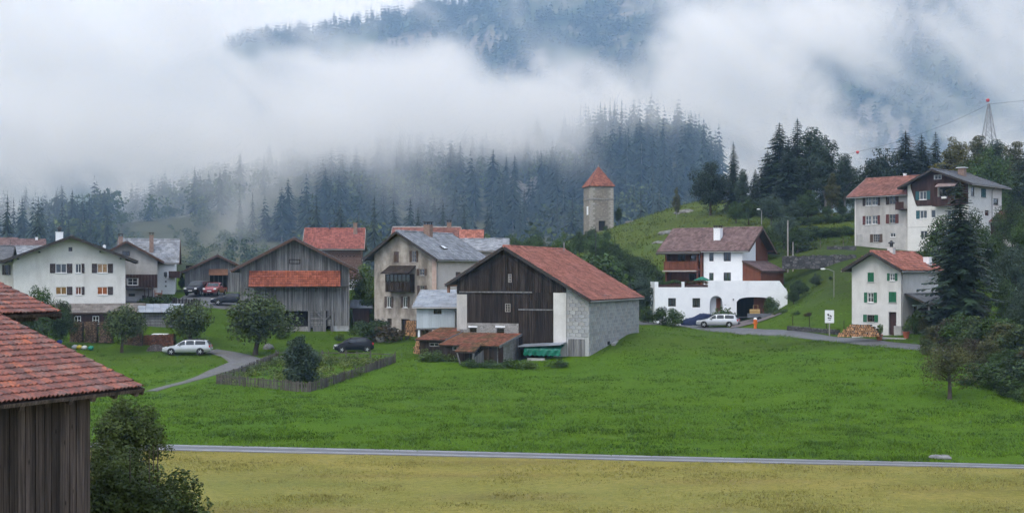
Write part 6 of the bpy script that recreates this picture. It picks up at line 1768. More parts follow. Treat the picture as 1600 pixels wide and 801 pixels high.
def broad_tree(seed, H, cw, cb, n_cl, n_leaf, leaf, ml, bark=None, tr=.16, lean=0.0, name='broadleaf_tree', clr=.26, round_=1.0, stems=1, cone=0.0):
    """trunk and limbs reaching into leaf clumps; crown of width cw from height cb to H"""
    rng = np.random.default_rng(seed); root = empty(name)
    cz, rz_ = (H + cb) / 2, (H - cb) / 2
    cl = []
    while len(cl) < n_cl:
        d = rng.normal(size=3); d /= np.linalg.norm(d); rr = rng.random() ** .5
        taper = 1 - .35 * round_ * max(0, d[2]) 
        if cone: taper = 1.15 - cone * (d[2] * rr * .82 + 1) / 2 * 1.1
        x, y, z = d[0] * cw / 2 * rr * .8 * taper + lean * .5, d[1] * cw / 2 * rr * .8 * taper, cz + d[2] * rz_ * rr * .82
        cl.append((x, y, z, cw * clr * (.55 + .6 * rng.random()) * (1 - (.35 + .4 * cone) * max(0, (z - cz) / rz_))))
    mb = MB()
    for s_ in range(stems):
        fx, fy = (0, 0) if stems == 1 else (rng.normal() * cw * .08, rng.normal() * cw * .08)
        fork = Vector((lean * .6 + fx, fy, cb + (H - cb) * .12)); top = Vector((lean * .55 + fx, fy, H * .9))
        mb.tube([(fx, fy, -.3), (fx + lean * .15, fy, cb * .4), fork, fork.lerp(top, .5), top], [tr * 1.35, tr, tr * .75, tr * .4, tr * .08], 7)
    for (x, y, z, r_) in sorted(cl, key=lambda c: -c[3])[:max(6, n_cl // 2)]:
        b0 = fork.lerp(top, max(0, min(.8, (z - fork.z) / max(.1, top.z - fork.z) - .25))); tip = Vector((x, y, z)); m_ = b0.lerp(tip, .5) + Vector((0, 0, .06 * H * rng.random()))
        mb.tube([b0, m_, tip, tip + (tip - m_).normalized() * r_ * .5], [tr * .4, tr * .26, tr * .12, tr * .03], 5)
    mb.build('trunk', bark or M_BARK, root)
    V, Fq = leaf_soup(rng, cl, n_leaf, leaf)
    link('crown', np_mesh('crown', V, Fq, ml), root)
    root['H'] = H
    return root

def detailed_spruce(seed, H, radius, tiers, boughs, ml, name='spruce_tree', bare=.04, sparse=0.0, droop=.38, twigs=6):
    rng = np.random.default_rng(seed); root = empty(name)
    V, Fc = [], []
    for i in range(tiers):
        f = i / (tiers - 1); hh = (bare + (1 - bare) * f ** .92 * .97) * H
        r0 = radius * ((1 - f) ** .72 + .045) * (.7 + .3 * min(1, f * 6 + .2)); ph = rng.random() * 6.28
        for k in range(boughs):
            if rng.random() < sparse: continue
            t = ph + 6.283 * k / boughs + rng.normal() * .25; r = r0 * (.62 + .5 * rng.random())
            ax = np.array([math.cos(t), math.sin(t), 0]); sd = np.array([-math.sin(t), math.cos(t), 0])
            dz = r * droop * (.6 + .6 * rng.random())
            P = lambda q: ax * r * q + np.array([0, 0, hh + r * .12 * q - dz * q * q * 1.25 + max(0, q - .8) * r * .5])
            for q in range(twigs):
                q0, q1 = q / twigs, (q + 1.25) / twigs
                w = max(r * .26 * (1.05 - .75 * q0), .16) * (.6 + .8 * rng.random()); hang = w * (.35 + .5 * rng.random())
                a, b = P(q0), P(min(q1, 1.03)); m_ = P((q0 + q1) / 2)
                n = len(V); V += [a, b, m_ + sd * w - np.array([0, 0, hang]) + ax * w * .5, m_ - sd * w - np.array([0, 0, hang]) + ax * w * .5]
                Fc += [(n, n + 2, n + 1), (n, n + 1, n + 3)]
    n = len(V); V += [np.array((.02 * H * .3, 0, .94 * H)), np.array((-.004 * H, .005 * H, .94 * H)), np.array((-.004 * H, -.005 * H, .94 * H)), np.array((0, 0, H))]; Fc += [(n, n + 1, n + 3), (n + 1, n + 2, n + 3), (n + 2, n, n + 3)]
    mb = MB(); mb.tube([(0, 0, -.4), (0, 0, H * .4), (0, 0, H * .97)], [H * .014, H * .009, H * .002], 7); mb.build('trunk', M_BARK, root)
    link('crown', np_mesh('crown', np.array(V), np.array(Fc), ml), root)
    root['H'] = H
    return root

PR = {}
PR['apple'] = [broad_tree(100 + k, 4.2, 4.6, 1.0, 44, 6500, .16, L_APPLE, tr=.15, lean=(.0, -.5, .3)[k], name='apple_tree', clr=.21) for k in range(3)]
PR['dark'] = [broad_tree(110 + k, 9, 7.0, .8, 60, 13000, .19, L_DARK, tr=.2, name='broadleaf_tree', clr=.19) for k in range(3)]
PR['mid'] = [broad_tree(120 + k, 8, 6.6, .7, 58, 12000, .18, L_MID, tr=.2, name='broadleaf_tree', clr=.19) for k in range(3)]
PR['light'] = [broad_tree(125 + k, 6, 4.6, .5, 34, 4600, .2, L_LIGHT, tr=.14, name='broadleaf_tree', clr=.21) for k in range(2)]
PR['blue'] = [broad_tree(130 + k, 8, 7.0, .5, 58, 12000, .18, L_BLUE, tr=.18, name='broadleaf_tree', clr=.19) for k in range(2)]
PR['birch'] = [broad_tree(140 + k, 15, 5.4, .8, 80, 15000, .20, (L_BLUE, L_OLIVE, L_YELLOW)[k], bark=M_BARK_PALE, tr=.17, name='birch_tree', clr=.19, round_=1.6) for k in range(3)]
PR['pine'] = [broad_tree(150 + k, 10, 8.6, .5, 70, 17000, .22, L_SPRUCE, tr=.24, name='pine_tree', clr=.17) for k in range(2)]
PR['spruce'] = [detailed_spruce(160 + k, 18, 4.3 + .4 * k, 46, 11, L_SPRUCE, sparse=.08) for k in range(3)]
PR['near_spruce'] = [detailed_spruce(170, 15, 3.0, 56, 12, L_SPRUCE, sparse=.12, bare=.03, twigs=8)]
PR['shrub'] = [broad_tree(180 + k, 2.2, 2.8, .05, 20, 2600, .15, (L_DARK, L_MID)[k % 2], tr=.05, name='shrub', clr=.26, stems=3) for k in range(4)]
PR['russet'] = [broad_tree(190 + k, 3.2, 3.6, .1, 34, 4800, .15, (L_OLIVE, L_MID, L_BROWN, L_APPLE)[k], tr=.06, name='shrub', clr=.2, stems=3) for k in range(4)]
PR['garden'] = [broad_tree(200, 5.0, 4.0, .1, 80, 15000, .14, L_BLUE, tr=.1, name='garden_tree', clr=.15, cone=.8)]
PR['sparse'] = [broad_tree(201, 5.0, 6.2, .9, 60, 6000, .12, L_OLIVE, tr=.16, name='fruit_tree', clr=.16)]
PR['near_shrub'] = [broad_tree(203 + k, 3.6, 3.2, .05, 90, 22000, .062, L_NEAR, tr=.06, name='shrub', clr=.12, stems=4) for k in range(2)]
PR['near_tree'] = [broad_tree(206, 6.0, 2.7, 2.5, 60, 15000, .075, L_NEAR, tr=.09, name='broadleaf_tree', clr=.17)]
PR['lowshrub'] = [broad_tree(210 + k, 1.2, 2.0, .05, 14, 1100, .12, (L_LIGHT, L_MID, L_BROWN)[k], tr=.03, name='shrub', clr=.26, stems=3) for k in range(3)]

_kk = {}
def plant(kind, px, ytop, Y, label, cat='tree', group=None, w=1.0, k=None, ybase=None):
    """a tree or shrub whose tip reaches photo row ytop at column px when it stands Y metres away"""
    protos = PR[kind]
    if k is None: k = _kk.get(kind, 0); _kk[kind] = k + 1
    x = (px - CXP) * Y / FPX; z = hz(x, Y) if ybase is None else CZ + (HYP - ybase) * Y / FPX
    H = max(.5, CZ + (HYP - ytop) * Y / FPX - z)
    p = protos[k % len(protos)]; s = H / p['H']
    o = p if p.name not in _used else copy_tree(p)
    _used.add(p.name)
    o.location = (x, Y, z - .05); o.scale = (s * w, s * w, s); o.rotation_euler = (0, 0, (px * .37) % 6.28)
    return tag(o, label, cat, group)

# orchard and gardens on the village side
plant('apple', 297, 466, 131, 'round apple tree behind the silver estate car on the lawn', w=1.15, k=0)
plant('apple', 398, 455, 126, 'apple tree with leaning trunk before the grey barn', w=1.1, k=1)
plant('apple', 190, 470, 126.5, 'leafy apple tree standing against the stacked firewood below the white house', w=.85, k=2)
plant('mid', 60, 440, 124, 'tall bushy shrub before the lower lit windows of the white house', 'shrub', w=.75, k=0)
plant('dark', 95, 457, 127, 'dark shrub with pale blossom below the white house', 'shrub', w=.8, k=0)
plant('dark', 40, 470, 112, 'dark bush beside the second tiled barn roof', 'shrub', w=.9, k=1)
plant('light', 568, 409, 150, 'bright green leafy tree between the grey barn and the stone house', w=.95)
plant('light', 576, 442, 146, 'low bright green bush at the corner of the stone house', 'shrub', w=1.3)
plant('garden', 468, 513, 97, 'dense cone-shaped garden tree inside the picket fence', w=1.2)
plant('sparse', 415, 505, 133, 'thin young fruit tree close to the grey barn wall', w=.6)
plant('shrub', 252, 459, 145, 'green hedge bush behind the blue-grey sheet roof', 'shrub', w=1.5)
plant('shrub', 232, 462, 145, 'bush with yellow flowers beside the grey gabled house porch', 'shrub', w=1.2)
plant('dark', 284, 424, 168, 'dark bush filling the gap beside the garage barn', 'shrub', w=.6)
plant('shrub', 590, 499, 136, 'reddish brown bush at the foot of the stone house', 'shrub', w=1.6, k=2)
plant('lowshrub', 612, 508, 134, 'low russet bush below the stone house windows', 'shrub', w=1.6, k=2)
plant('shrub', 565, 500, 137, 'dark bush between the black hut and the stone house', 'shrub', w=1.2)
plant('lowshrub', 530, 520, 137, 'low bush at the block foot of the grey barn', 'shrub', w=1.1, k=0)
plant('lowshrub', 440, 518, 137, 'weedy bush before the stone foot of the grey barn', 'shrub', w=1.4, k=1)
for (p, y) in ((668, 545), (690, 550), (706, 552)):
    plant('lowshrub', p, y, 112, 'weedy green bush growing along the front of the mossy sheds', 'shrub', 'weeds before the mossy sheds', w=1.5, k=0)
for (p, y) in ((735, 560), (765, 561), (795, 560), (826, 561), (873, 560)):
    plant('lowshrub', p, y, 108.5, 'low weeds at the stone end of the long shed', 'shrub', 'weeds before the stone end wall', w=1.6, k=(p % 2))

# behind the dark barn, below the tower
for i, (kd, p, y, Y, w, lab) in enumerate((
    ('dark', 850, 364, 178, 1.0, 'dark tree rising just behind the red barn roof ridge'), ('mid', 835, 362, 190, .9, 'green tree behind the barn ridge, closest to the red annex'),
    ('mid', 880, 362, 188, 1.0, 'green tree at the foot of the tower, above the barn roof'), ('dark', 905, 355, 196, .9, 'dark tree hiding the tower foot on its shaded side'),
    ('mid', 936, 358, 186, 1.1, 'full green tree right below the tower niche'), ('dark', 962, 372, 180, 1.0, 'dark tree beside the tower below the pasture'),
    ('light', 928, 398, 160, 1.0, 'yellowish green bush over the lower slope of the red barn roof'), ('mid', 955, 395, 160, 1.0, 'broad green tree behind the barn eave'),
    ('dark', 985, 385, 168, 1.0, 'dark tree between barn eave and chalet'), ('dark', 1010, 395, 164, 1.0, 'darkest tree touching the chalet balcony side'),
    ('blue', 1000, 420, 152, .9, 'dark bluish bush filling the gap before the chalet terrace'), ('mid', 860, 385, 165, 1.0, 'leafy tree peeping over the middle of the barn ridge'),
    ('dark', 1025, 410, 158, .8, 'dark bush against the white terrace end'), ('light', 765, 362, 200, 1.0, 'small light green tree beyond the slate annex'),
    ('mid', 800, 360, 205, 1.0, 'green tree beyond the barn gable tip'), ('dark', 966, 318, 247, .55, 'dark narrow tree standing close behind the stone tower'))):
    plant(kd, p, y, Y, lab, w=w)
plant('shrub', 935, 395, 150, 'olive bush showing above the barn roof end', 'shrub', w=1.2)

# pasture hill and the tree group above the chalet
for (p_, y_, Y_, k_, lab_) in ((1268, 318, 198, 'dark', 'dark bush under the bluish birches, first of the row on the terraces'), (1292, 320, 199, 'mid', 'green bush under the bluish birches in the middle of the row'), (1316, 318, 200, 'dark', 'dark bush at the end of the row beside the grey house'), (1335, 322, 200, 'mid', 'green bush touching the grey house corner')):
    plant(k_, p_, y_, Y_, lab_, 'shrub', w=1.5)
plant('dark', 925, 350, 200, 'dark tree rising before the tower foot', w=.9)
plant('mid', 948, 356, 205, 'green tree before the tower corner', w=.8)
plant('birch', 1057, 287, 226, 'slender olive tree alone on the open pasture', w=.75, k=1)
plant('shrub', 946, 352, 240, 'little dark bush on the pasture skyline near the tower', 'shrub', k=0)
plant('pine', 1110, 248, 222, 'broad dark pine at the edge of the pasture', w=1.05, k=0)
plant('spruce', 1146, 220, 224, 'tall thin spruce beside the broad pine', w=.75, k=0)
plant('birch', 1160, 255, 216, 'grey-green birch leaning beside the thin spruce', w=1.0, k=0)
for i, (kd, p, y, Y, w, kx, lab) in enumerate((
    ('spruce', 1199, 232, 216, 1.1, 1, 'spruce at the outer edge of the tall tree group above the chalet'), ('spruce', 1218, 188, 214, 1.2, 2, 'tall dark spruce, first peak of the tree group above the chalet'),
    ('spruce', 1246, 182, 212, 1.15, 0, 'tallest spruce in the middle of the tree group above the chalet'), ('birch', 1268, 182, 210, 1.3, 0, 'tall bluish birch beside the tallest spruce'),
    ('birch', 1290, 196, 206, 1.35, 0, 'bluish birch towards the open side of the tree group'), ('birch', 1320, 228, 206, 1.5, 0, 'lower birch at the open end of the tree group'),
    ('spruce', 1232, 215, 204, 1.1, 1, 'nearer dark spruce filling the middle of the tree group'), ('birch', 1300, 262, 200, 1.1, 1, 'olive birch low at the edge of the terraces'),
    ('spruce', 1180, 262, 220, .9, 2, 'short spruce between the thin spruce and the tall group'))):
    plant(kd, p, y, Y, lab, w=w, k=kx)
for (p, y, Y, kd, lab) in ((1170, 305, 200, 'dark', 'dark bush mass under the tall trees, nearest the pasture'), (1205, 300, 196, 'blue', 'bluish tree below the tall spruces'), (1238, 310, 190, 'blue', 'bluish round tree under the tallest spruce'),
    (1262, 290, 200, 'dark', 'dark tree below the bluish birch'), (1225, 330, 176, 'blue', 'bluish tree just above the chalet gable'), (1245, 345, 170, 'dark', 'dark bush beside the wooden poles'),
    (1285, 300, 212, 'dark', 'dark tree at the top of the terraces'), (1315, 292, 218, 'dark', 'dark tree behind the grey house roof end'), (1150, 312, 206, 'mid', 'green tree on the pasture edge above the chalet chimney'), (1195, 345, 172, 'dark', 'dark shrub behind the chalet ridge')):
    plant(kd, p, y, Y, lab, w=1.15)
# trees behind and around the upper houses
for (kd, p, y, Y, w, kx, lab) in (('pine', 1378, 224, 206, 1.0, 1, 'broad dark pine behind the grey house roof'), ('spruce', 1415, 202, 208, 1.5, 1, 'pointed spruce behind the junction of the upper houses'), ('spruce', 1440, 208, 212, 1.3, 2, 'second pointed spruce behind the timber gable'),
    ('spruce', 1462, 203, 214, .9, 0, 'third pointed spruce partly hidden by the yellowing birch'), ('birch', 1486, 200, 205, 1.7, 2, 'yellowing birch rising over the timber gable'), ('birch', 1530, 198, 200, 1.5, 1, 'open olive birch behind the dark slate roof'),
    ('birch', 1558, 203, 196, 1.4, 0, 'tall bluish birch beside the brown hut'), ('birch', 1585, 208, 190, 1.5, 1, 'olive birch near the picture edge above the brown hut'), ('dark', 1345, 262, 222, .8, 0, 'dark low tree at the far end of the grey house'),
    ('dark', 1560, 262, 184, 1.2, 1, 'dark tree overhanging the brown hut roof'), ('mid', 1596, 270, 178, 1.2, 0, 'green tree at the picture edge behind the brown hut'), ('dark', 1510, 250, 205, 1.0, 2, 'dark tree behind the white chimney cap')):
    plant(kd, p, y, Y, lab, w=w, k=kx)
for (kd, p, y, Y, w, kx, lab) in (('dark', 1582, 300, 150, .8, 1, 'tall dark tree at the picture edge below the brown hut'), ('mid', 1600, 335, 142, .8, 2, 'full green tree at the picture edge above the thicket'), ('dark', 1560, 352, 140, .8, 0, 'dark full tree under the brown hut plinth'), ('birch', 1604, 225, 176, 1.6, 0, 'tall bluish birch cut by the picture edge'), ('mid', 1545, 225, 186, 1.0, 1, 'high green tree between the slate roof and the birches'), ('mid', 1575, 455, 110, .75, 0, 'leafy green tree in the middle of the thicket'), ('blue', 1530, 470, 112, .55, 1, 'bluish bush at the foot of the big spruce')):
    plant(kd, p, y, Y, lab, w=w, k=kx)
# the conifer and thicket beside the green-shuttered house
plant('near_spruce', 1500, 280, 111, 'big loose spruce in front of the upper white house', w=1.4)
plant('dark', 1478, 312, 126, 'leafy dark tree covering the corner of the timber gable house', w=.75, k=0)
plant('dark', 1522, 318, 128, 'leafy dark tree hiding the side wall of the timber gable house', w=.72, k=2)
for (kd, p, y, Y, w, kx, lab) in (('blue', 1550, 385, 128, .95, 0, 'bluish tree mass beside the big spruce'), ('blue', 1590, 372, 122, 1.0, 1, 'bluish tree at the picture edge above the thicket'), ('dark', 1570, 425, 116, .8, 1, 'dark tree in the thicket under the bluish trees'),
    ('dark', 1535, 450, 118, .8, 2, 'dark bush behind the spruce foot'), ('blue', 1600, 430, 108, .9, 0, 'bluish bush at the picture edge in the thicket'), ('mid', 1480, 440, 124, .5, 1, 'green bush behind the porch of the green-shuttered house')):
    plant(kd, p, y, Y, lab, w=w, k=kx)
for i, (p, y, Y, kx) in enumerate(((1462, 505, 107, 0), (1482, 494, 106, 2), (1505, 486, 105, 1), (1528, 492, 103, 3), (1550, 488, 102, 1), (1572, 500, 100, 0), (1594, 505, 98, 3), (1518, 525, 99, 2), (1545, 530, 97, 0), (1570, 540, 95, 1), (1600, 545, 93, 2), (1448, 528, 104, 3))):
    plant('russet', p, y, Y, 'brownish green shrub in the thicket along the bank', 'shrub', 'shrubs of the thicket along the bank', w=1.2, k=kx)
for i, (p, y, Y) in enumerate(((1530, 565, 90), (1560, 560, 88), (1592, 556, 86), (1510, 585, 89), (1578, 590, 85), (1604, 600, 83))):
    plant('shrub', p, y, Y, 'dark green shrub low in the thicket by the meadow', 'shrub', 'dark shrubs at the thicket foot', w=1.3, k=i)
plant('sparse', 1484, 522, 85, 'thin leafed fruit tree standing alone at the foot of the bank', w=1.05)
for (p, y, Y, kx) in ((1432, 480, 116, 1), (1446, 490, 114, 0), (1460, 478, 115, 3)):
    plant('russet', p, y, Y, 'yellowish garden shrub before the dark porch', 'shrub', 'garden shrubs before the porch', w=.7, k=kx)
# around the chalet and on the bank beside the road
for (p, y, Y, kx, lab) in ((1012, 481, 143, 2, 'reddish tinged hedge bush at the terrace end'), (1032, 478, 143, 0, 'dense dark hedge bush before the terrace window'), (1052, 479, 142.5, 1, 'dense green hedge bush next to the covered car')):
    plant('shrub', p, y, Y, lab, 'shrub', w=.85, k=kx)
plant('lowshrub', 1130, 480, 146, 'clipped dark shrub in the stone trough by the arched door', 'shrub', w=1.0, k=1)
plant('shrub', 1204, 461, 142, 'upright green shrub beside the garage arch', 'shrub', w=.7, k=1)
plant('lowshrub', 1222, 482, 140, 'pale leafed bush at the garage corner', 'shrub', w=1.3, k=0)
for i, (p, y, Y, kd, lab) in enumerate(((1248, 432, 146, 'dark', 'dark bush mass above the sign on the bank'), (1275, 425, 148, 'blue', 'bluish bush beside the bank lamp'), (1240, 448, 144, 'dark', 'dark clipped bush beside the terrace end'), (1298, 430, 147, 'blue', 'bluish bush between lamp and green-shuttered house'))):
    plant(kd, p, y, Y, lab, 'shrub', w=1.25)
for i, (p, y, Y) in enumerate(((1225, 490, 139), (1245, 498, 135), (1262, 497, 133), (1212, 494, 140))):
    plant('lowshrub', p, y, Y, 'low scrub along the road edge below the bank', 'shrub', 'scrub along the road edge', w=1.2, k=i)
for i, (p, yb, hp) in enumerate(((1258, 352, 15), (1275, 350, 13), (1292, 349, 14), (1310, 348, 13), (1326, 346, 14), (1252, 378, 24), (1268, 374, 22), (1285, 371, 18), (1303, 370, 16), (1322, 368, 17), (1246, 395, 26))):
    g_ = ray_ground(p, yb, 150, 260); plant('shrub', p, yb - hp, g_.y, 'dark bush of the hedge rows on the garden terraces', 'shrub', 'hedge bushes on the terraces', w=1.6, k=i)
# close to the photographer
plant('near_tree', 196, 602, 37, 'small leafy tree showing beside the plank barn eave', w=1.15)
plant('near_shrub', 208, 668, 29, 'dense dark shrub at the corner of the plank barn', 'shrub', w=1.15, k=1, ybase=930)
plant('near_shrub', 168, 672, 31, 'dark shrub pressed against the plank barn wall', 'shrub', w=1.0, k=0, ybase=900)
plant('near_shrub', 258, 748, 30, 'low outer shrub by the mown field edge', 'shrub', w=1.3, k=1, ybase=900)
# ================================================================ vehicles
def paint(name, c, rough=.28, metal=.0, spec=.5, coat=.4):
    t = NT(name); t.finish(t.mix(t.ramp(t.noise(1.5), .35, .65), c, tuple(x * .9 for x in c)), rough, spec, metal); t.b.inputs['Coat Weight'].default_value = coat; t.b.inputs['Coat Roughness'].default_value = .08
    return t.mat
M_TYRE = mat('tyre_rubber', (.014, .014, .015), (.022, .022, .023), 6, rough=.85)
M_RIM = mat('wheel_rim', (.48, .49, .50), (.6, .61, .62), 4, rough=.35, metal=.5)
M_CARGLASS = mat('car_glass', (.02, .024, .028), (.035, .04, .045), 2, rough=.05, spec=.75)
M_LAMP_W = mat('headlamp_glass', (.75, .76, .78), (.85, .86, .88), 3, rough=.15, spec=.8)
M_LAMP_R = mat('tail_lamp', (.35, .012, .012), (.45, .02, .018), 3, rough=.2, spec=.7)
M_CARTRIM = mat('black_car_trim', (.015, .015, .016), (.03, .03, .031), 4, rough=.6)
M_PLATE = mat('number_plate', (.7, .7, .7), (.78, .78, .78), 3, rough=.5)

WAGON = [(0, .36, .50, .50, .66), (.10, .24, .62, .62, .78), (.45, .22, .74, .76, .84), (1.15, .22, .86, .92, .87), (1.35, .22, .88, .98, .87), (2.05, .22, .91, 1.40, .88), (2.7, .22, .92, 1.45, .88), (3.9, .22, .94, 1.42, .87), (4.32, .24, .95, 1.36, .86), (4.58, .28, .92, .98, .83), (4.70, .38, .62, .64, .76)]
HATCH = [(0, .36, .50, .50, .62), (.10, .24, .62, .62, .76), (.40, .22, .74, .76, .82), (.85, .22, .86, .92, .84), (1.0, .22, .90, 1.00, .84), (1.75, .22, .95, 1.40, .84), (2.3, .22, .97, 1.46, .84), (3.2, .22, 1.0, 1.40, .83), (3.62, .24, 1.0, 1.12, .81), (3.82, .30, .90, .92, .78), (3.88, .38, .62, .64, .72)]
SEDAN = [(0, .36, .50, .50, .66), (.10, .24, .60, .60, .78), (.45, .22, .72, .74, .84), (1.15, .22, .84, .90, .86), (1.3, .22, .86, .95, .86), (2.0, .22, .88, 1.33, .86), (2.6, .22, .89, 1.38, .86), (3.2, .22, .91, 1.32, .85), (3.9, .24, .92, .98, .85), (4.45, .28, .90, .93, .82), (4.6, .38, .62, .64, .76)]
SUV = [(0, .5, .66, .66, .74), (.10, .36, .82, .82, .86), (.45, .36, .98, 1.0, .90), (1.1, .36, 1.06, 1.12, .92), (1.25, .36, 1.08, 1.2, .92), (1.75, .36, 1.12, 1.72, .92), (2.5, .36, 1.13, 1.80, .92), (3.9, .36, 1.14, 1.78, .92), (4.3, .38, 1.14, 1.70, .90), (4.5, .42, 1.1, 1.2, .88), (4.6, .5, .8, .82, .82)]
def car(name, label, sec, loc, rz, body, wheels, windows, glass_f, glass_r, wr=.31, rails=False, cat='car', tilt=0.0, spoiler=False):
    root = thing(name, label, cat, loc, rz); root.rotation_euler[1] = tilt
    L = sec[-1][0]; X = [s[0] for s in sec]
    f = lambda k: (lambda x: float(np.interp(x, X, [s[k] for s in sec])))
    zl, zb, zr, hw = f(1), f(2), f(3), f(4)
    def rw(x): return hw(x) - .62 * max(0, zr(x) - zb(x)) * .42
    st = sorted(set(X + [L * i / 26 for i in range(27)]))
    rings = []
    for x in st:
        w, a, b, c, r_ = hw(x), zl(x), zb(x), zr(x), rw(x)
        half = [(w * .86, a), (w * .97, a + .08), (w, a + (b - a) * .45), (w * .985, b - .04), (w * .955, b + .01), ((w * .955 + r_ * 1.03) / 2, (b + c) / 2 + .02), (r_, c - .035), (r_ * .86, c), (0, c + .025)]
        rings.append([(x, y, z) for (y, z) in half] + [(x, -y, z) for (y, z) in reversed(half[:-1])])
    n = len(rings[0]); vs = [p for r_ in rings for p in r_]; fs = []
    for i in range(len(rings) - 1):
        for k in range(n - 1): fs.append((i * n + k, i * n + k + 1, (i + 1) * n + k + 1, (i + 1) * n + k))
        fs.append((i * n + n - 1, i * n, (i + 1) * n, (i + 1) * n + n - 1))
    fs += [tuple(range(n)), tuple(reversed(range((len(rings) - 1) * n, len(rings) * n)))]
    MB().raw(vs, fs).build('body', body, root, smooth=True)
    def side_pt(x, t, sg, o=.014):
        w, b, c, r_ = hw(x) * .955, zb(x) + .01, zr(x) - .035, rw(x)
        return (x, sg * (w + (r_ - w) * t + o + .01 * math.sin(math.pi * t)), b + (c - b) * t)
    for sg in (-1, 1):
        for (x0, x1) in windows:
            mb = MB(); m_ = 4
            for i in range(m_):
                p, q = x0 + (x1 - x0) * i / m_, x0 + (x1 - x0) * (i + 1) / m_
                pts = [side_pt(p, .10, sg), side_pt(q, .10, sg), side_pt(q, .52, sg, .026), side_pt(p, .52, sg, .026), side_pt(q, .93, sg), side_pt(p, .93, sg)]
                mb.face([pts[0], pts[1], pts[2], pts[3]]); mb.face([pts[3], pts[2], pts[4], pts[5]])
            mb.build('side_window', M_CARGLASS, root)
        for wx in wheels:
            mb = MB(); mb.lathe([(wr + .055, -.02), (wr + .055, .012)], (wx, sg * (hw(wx) - .004), wr + .02), 20, 'y'); mb.build('wheel_arch', M_CARTRIM, root)
            mb = MB(); mb.lathe([(wr * .66, -.09), (wr * .94, -.1), (wr, -.06), (wr, .05), (wr * .94, .085), (wr * .66, .08)], (wx, sg * (hw(wx) - .07), wr), 20, 'y'); wh = mb.build('wheel', M_TYRE, root)
            mb = MB(); mb.lathe([(wr * .66, -.075), (wr * .66, .075)], (wx, sg * (hw(wx) - .07), wr), 18, 'y')
            for k in range(5):
                t = 6.283 * k / 5; mb.bar((wx, sg * (hw(wx) + .022), wr), (wx + math.cos(t) * wr * .62, sg * (hw(wx) + .018), wr + math.sin(t) * wr * .62), .06, .02, up=(0, 1, 0))
            mb.build('rim', M_RIM, wh)
        mb = MB(); mb.hexa([(.06, sg * .42, .58), (.06, sg * .70, .60), (.30, sg * .80, .63), (.34, sg * .5, .63), (.08, sg * .42, .70 + .02), (.09, sg * .70, .71), (.42, sg * .79, .76), (.42, sg * .5, .75)]) if sec[0][1] < .45 else mb.box(-.01, .1, sg * .68 - .14, sg * .68 + .14, .78, .98)
        mb.build('headlight', M_LAMP_W, root)
        xr = L - .16; mb = MB(); mb.box(xr - .06, xr + (.14 if sec[0][1] < .45 else .2), sg * hw(xr) * .83 - .13, sg * hw(xr) * .83 + .13, zb(xr) - .22, zb(xr) + .0); mb.build('tail_light', M_LAMP_R, root)
        xm = windows[0][0] + .18; mb = MB(); mb.lathe([(.03, -.10), (.08, -.06), (.09, .03), (.05, .09)], (xm, sg * (hw(xm) + .1), zb(xm) + .08), 8, 'y'); mb.build('mirror', body, root, smooth=True)
        if rails: mb = MB(); mb.tube([(2.1, sg * rw(2.2) * .9, zr(2.1) + .01), (2.3, sg * rw(2.3) * .92, zr(2.3) + .07), (3.9, sg * rw(3.9) * .92, zr(3.9) + .07), (4.1, sg * rw(4.1) * .9, zr(4.1) + .01)], .025, 6); mb.build('roof_rail', M_CARTRIM, root)
    for (nm, (x0, x1), d) in (('windscreen', glass_f, -1), ('rear_window', glass_r, 1)):
        mb = MB(); N = Vector((zr(x0) - zr(x1), 0, x1 - x0)).normalized() if x1 != x0 else Vector((1, 0, 0))
        if N.z < 0: N = -N
        m_ = 4; row = []
        for i in range(m_ + 1):
            x = x0 + (x1 - x0) * i / m_; w = rw(x) * .86
            row.append([Vector((x, y, zr(x) + .025 * (1 - abs(y) / max(w, .1) * .9))) + N * .022 for y in (-w, 0, w)])
        for i in range(m_):
            for k in range(2): mb.face([row[i][k], row[i][k + 1], row[i + 1][k + 1], row[i + 1][k]])
        mb.build(nm, M_CARGLASS, root)
    mb = MB(); z0 = .32 if sec[0][1] < .45 else .5; mb.box(-.02, .03, -.26, .26, z0 + .06, z0 + .17); mb.build('number_plate', M_PLATE, root)
    mb = MB(); mb.box(-.015, .06, -.34, .34, z0 + .2, z0 + .27); mb.build('grille', M_CARTRIM, root)
    mb = MB(); mb.box(L - .1, L + .03, -hw(L - .1) * .9, hw(L - .1) * .9, zl(L), zl(L) + .16); mb.build('rear_bumper', M_CARTRIM if not rails else body, root)
    return root
def on_ground(px, py, y0=60, y1=200): return ray_ground(px, py, y0, y1)
P_SILVER = paint('silver_paint', (.52, .54, .56), .25, .35); P_BLACK = paint('black_blue_paint', (.006, .007, .013), .45, spec=.25, coat=.12); P_DARK = paint('dark_blue_paint', (.010, .014, .026), .4, spec=.3, coat=.15); P_RED = paint('red_paint', (.23, .018, .018), .3)
g = on_ground(255, 553.5)
car('estate_car', 'silver estate car parked side-on on the lawn by the lane', WAGON, (g.x, 126, hz(g.x + 2, 126) + .03), R(4), P_SILVER, (.92, 3.72), ((1.55, 2.25), (2.36, 3.12), (3.24, 4.22)), (1.32, 2.0), (4.34, 4.56), rails=True)
g = at(521, 549, 126)
car('hatchback', 'small black hatchback standing on the grass near the picket garden', HATCH, (g.x, 126.2, hz(g.x + 1.8, 127) + .03), R(14), P_BLACK, (.72, 3.2), ((1.3, 2.05), (2.15, 3.1)), (1.0, 1.72), (3.22, 3.6), wr=.29)
g = at(1088, 514, 143)
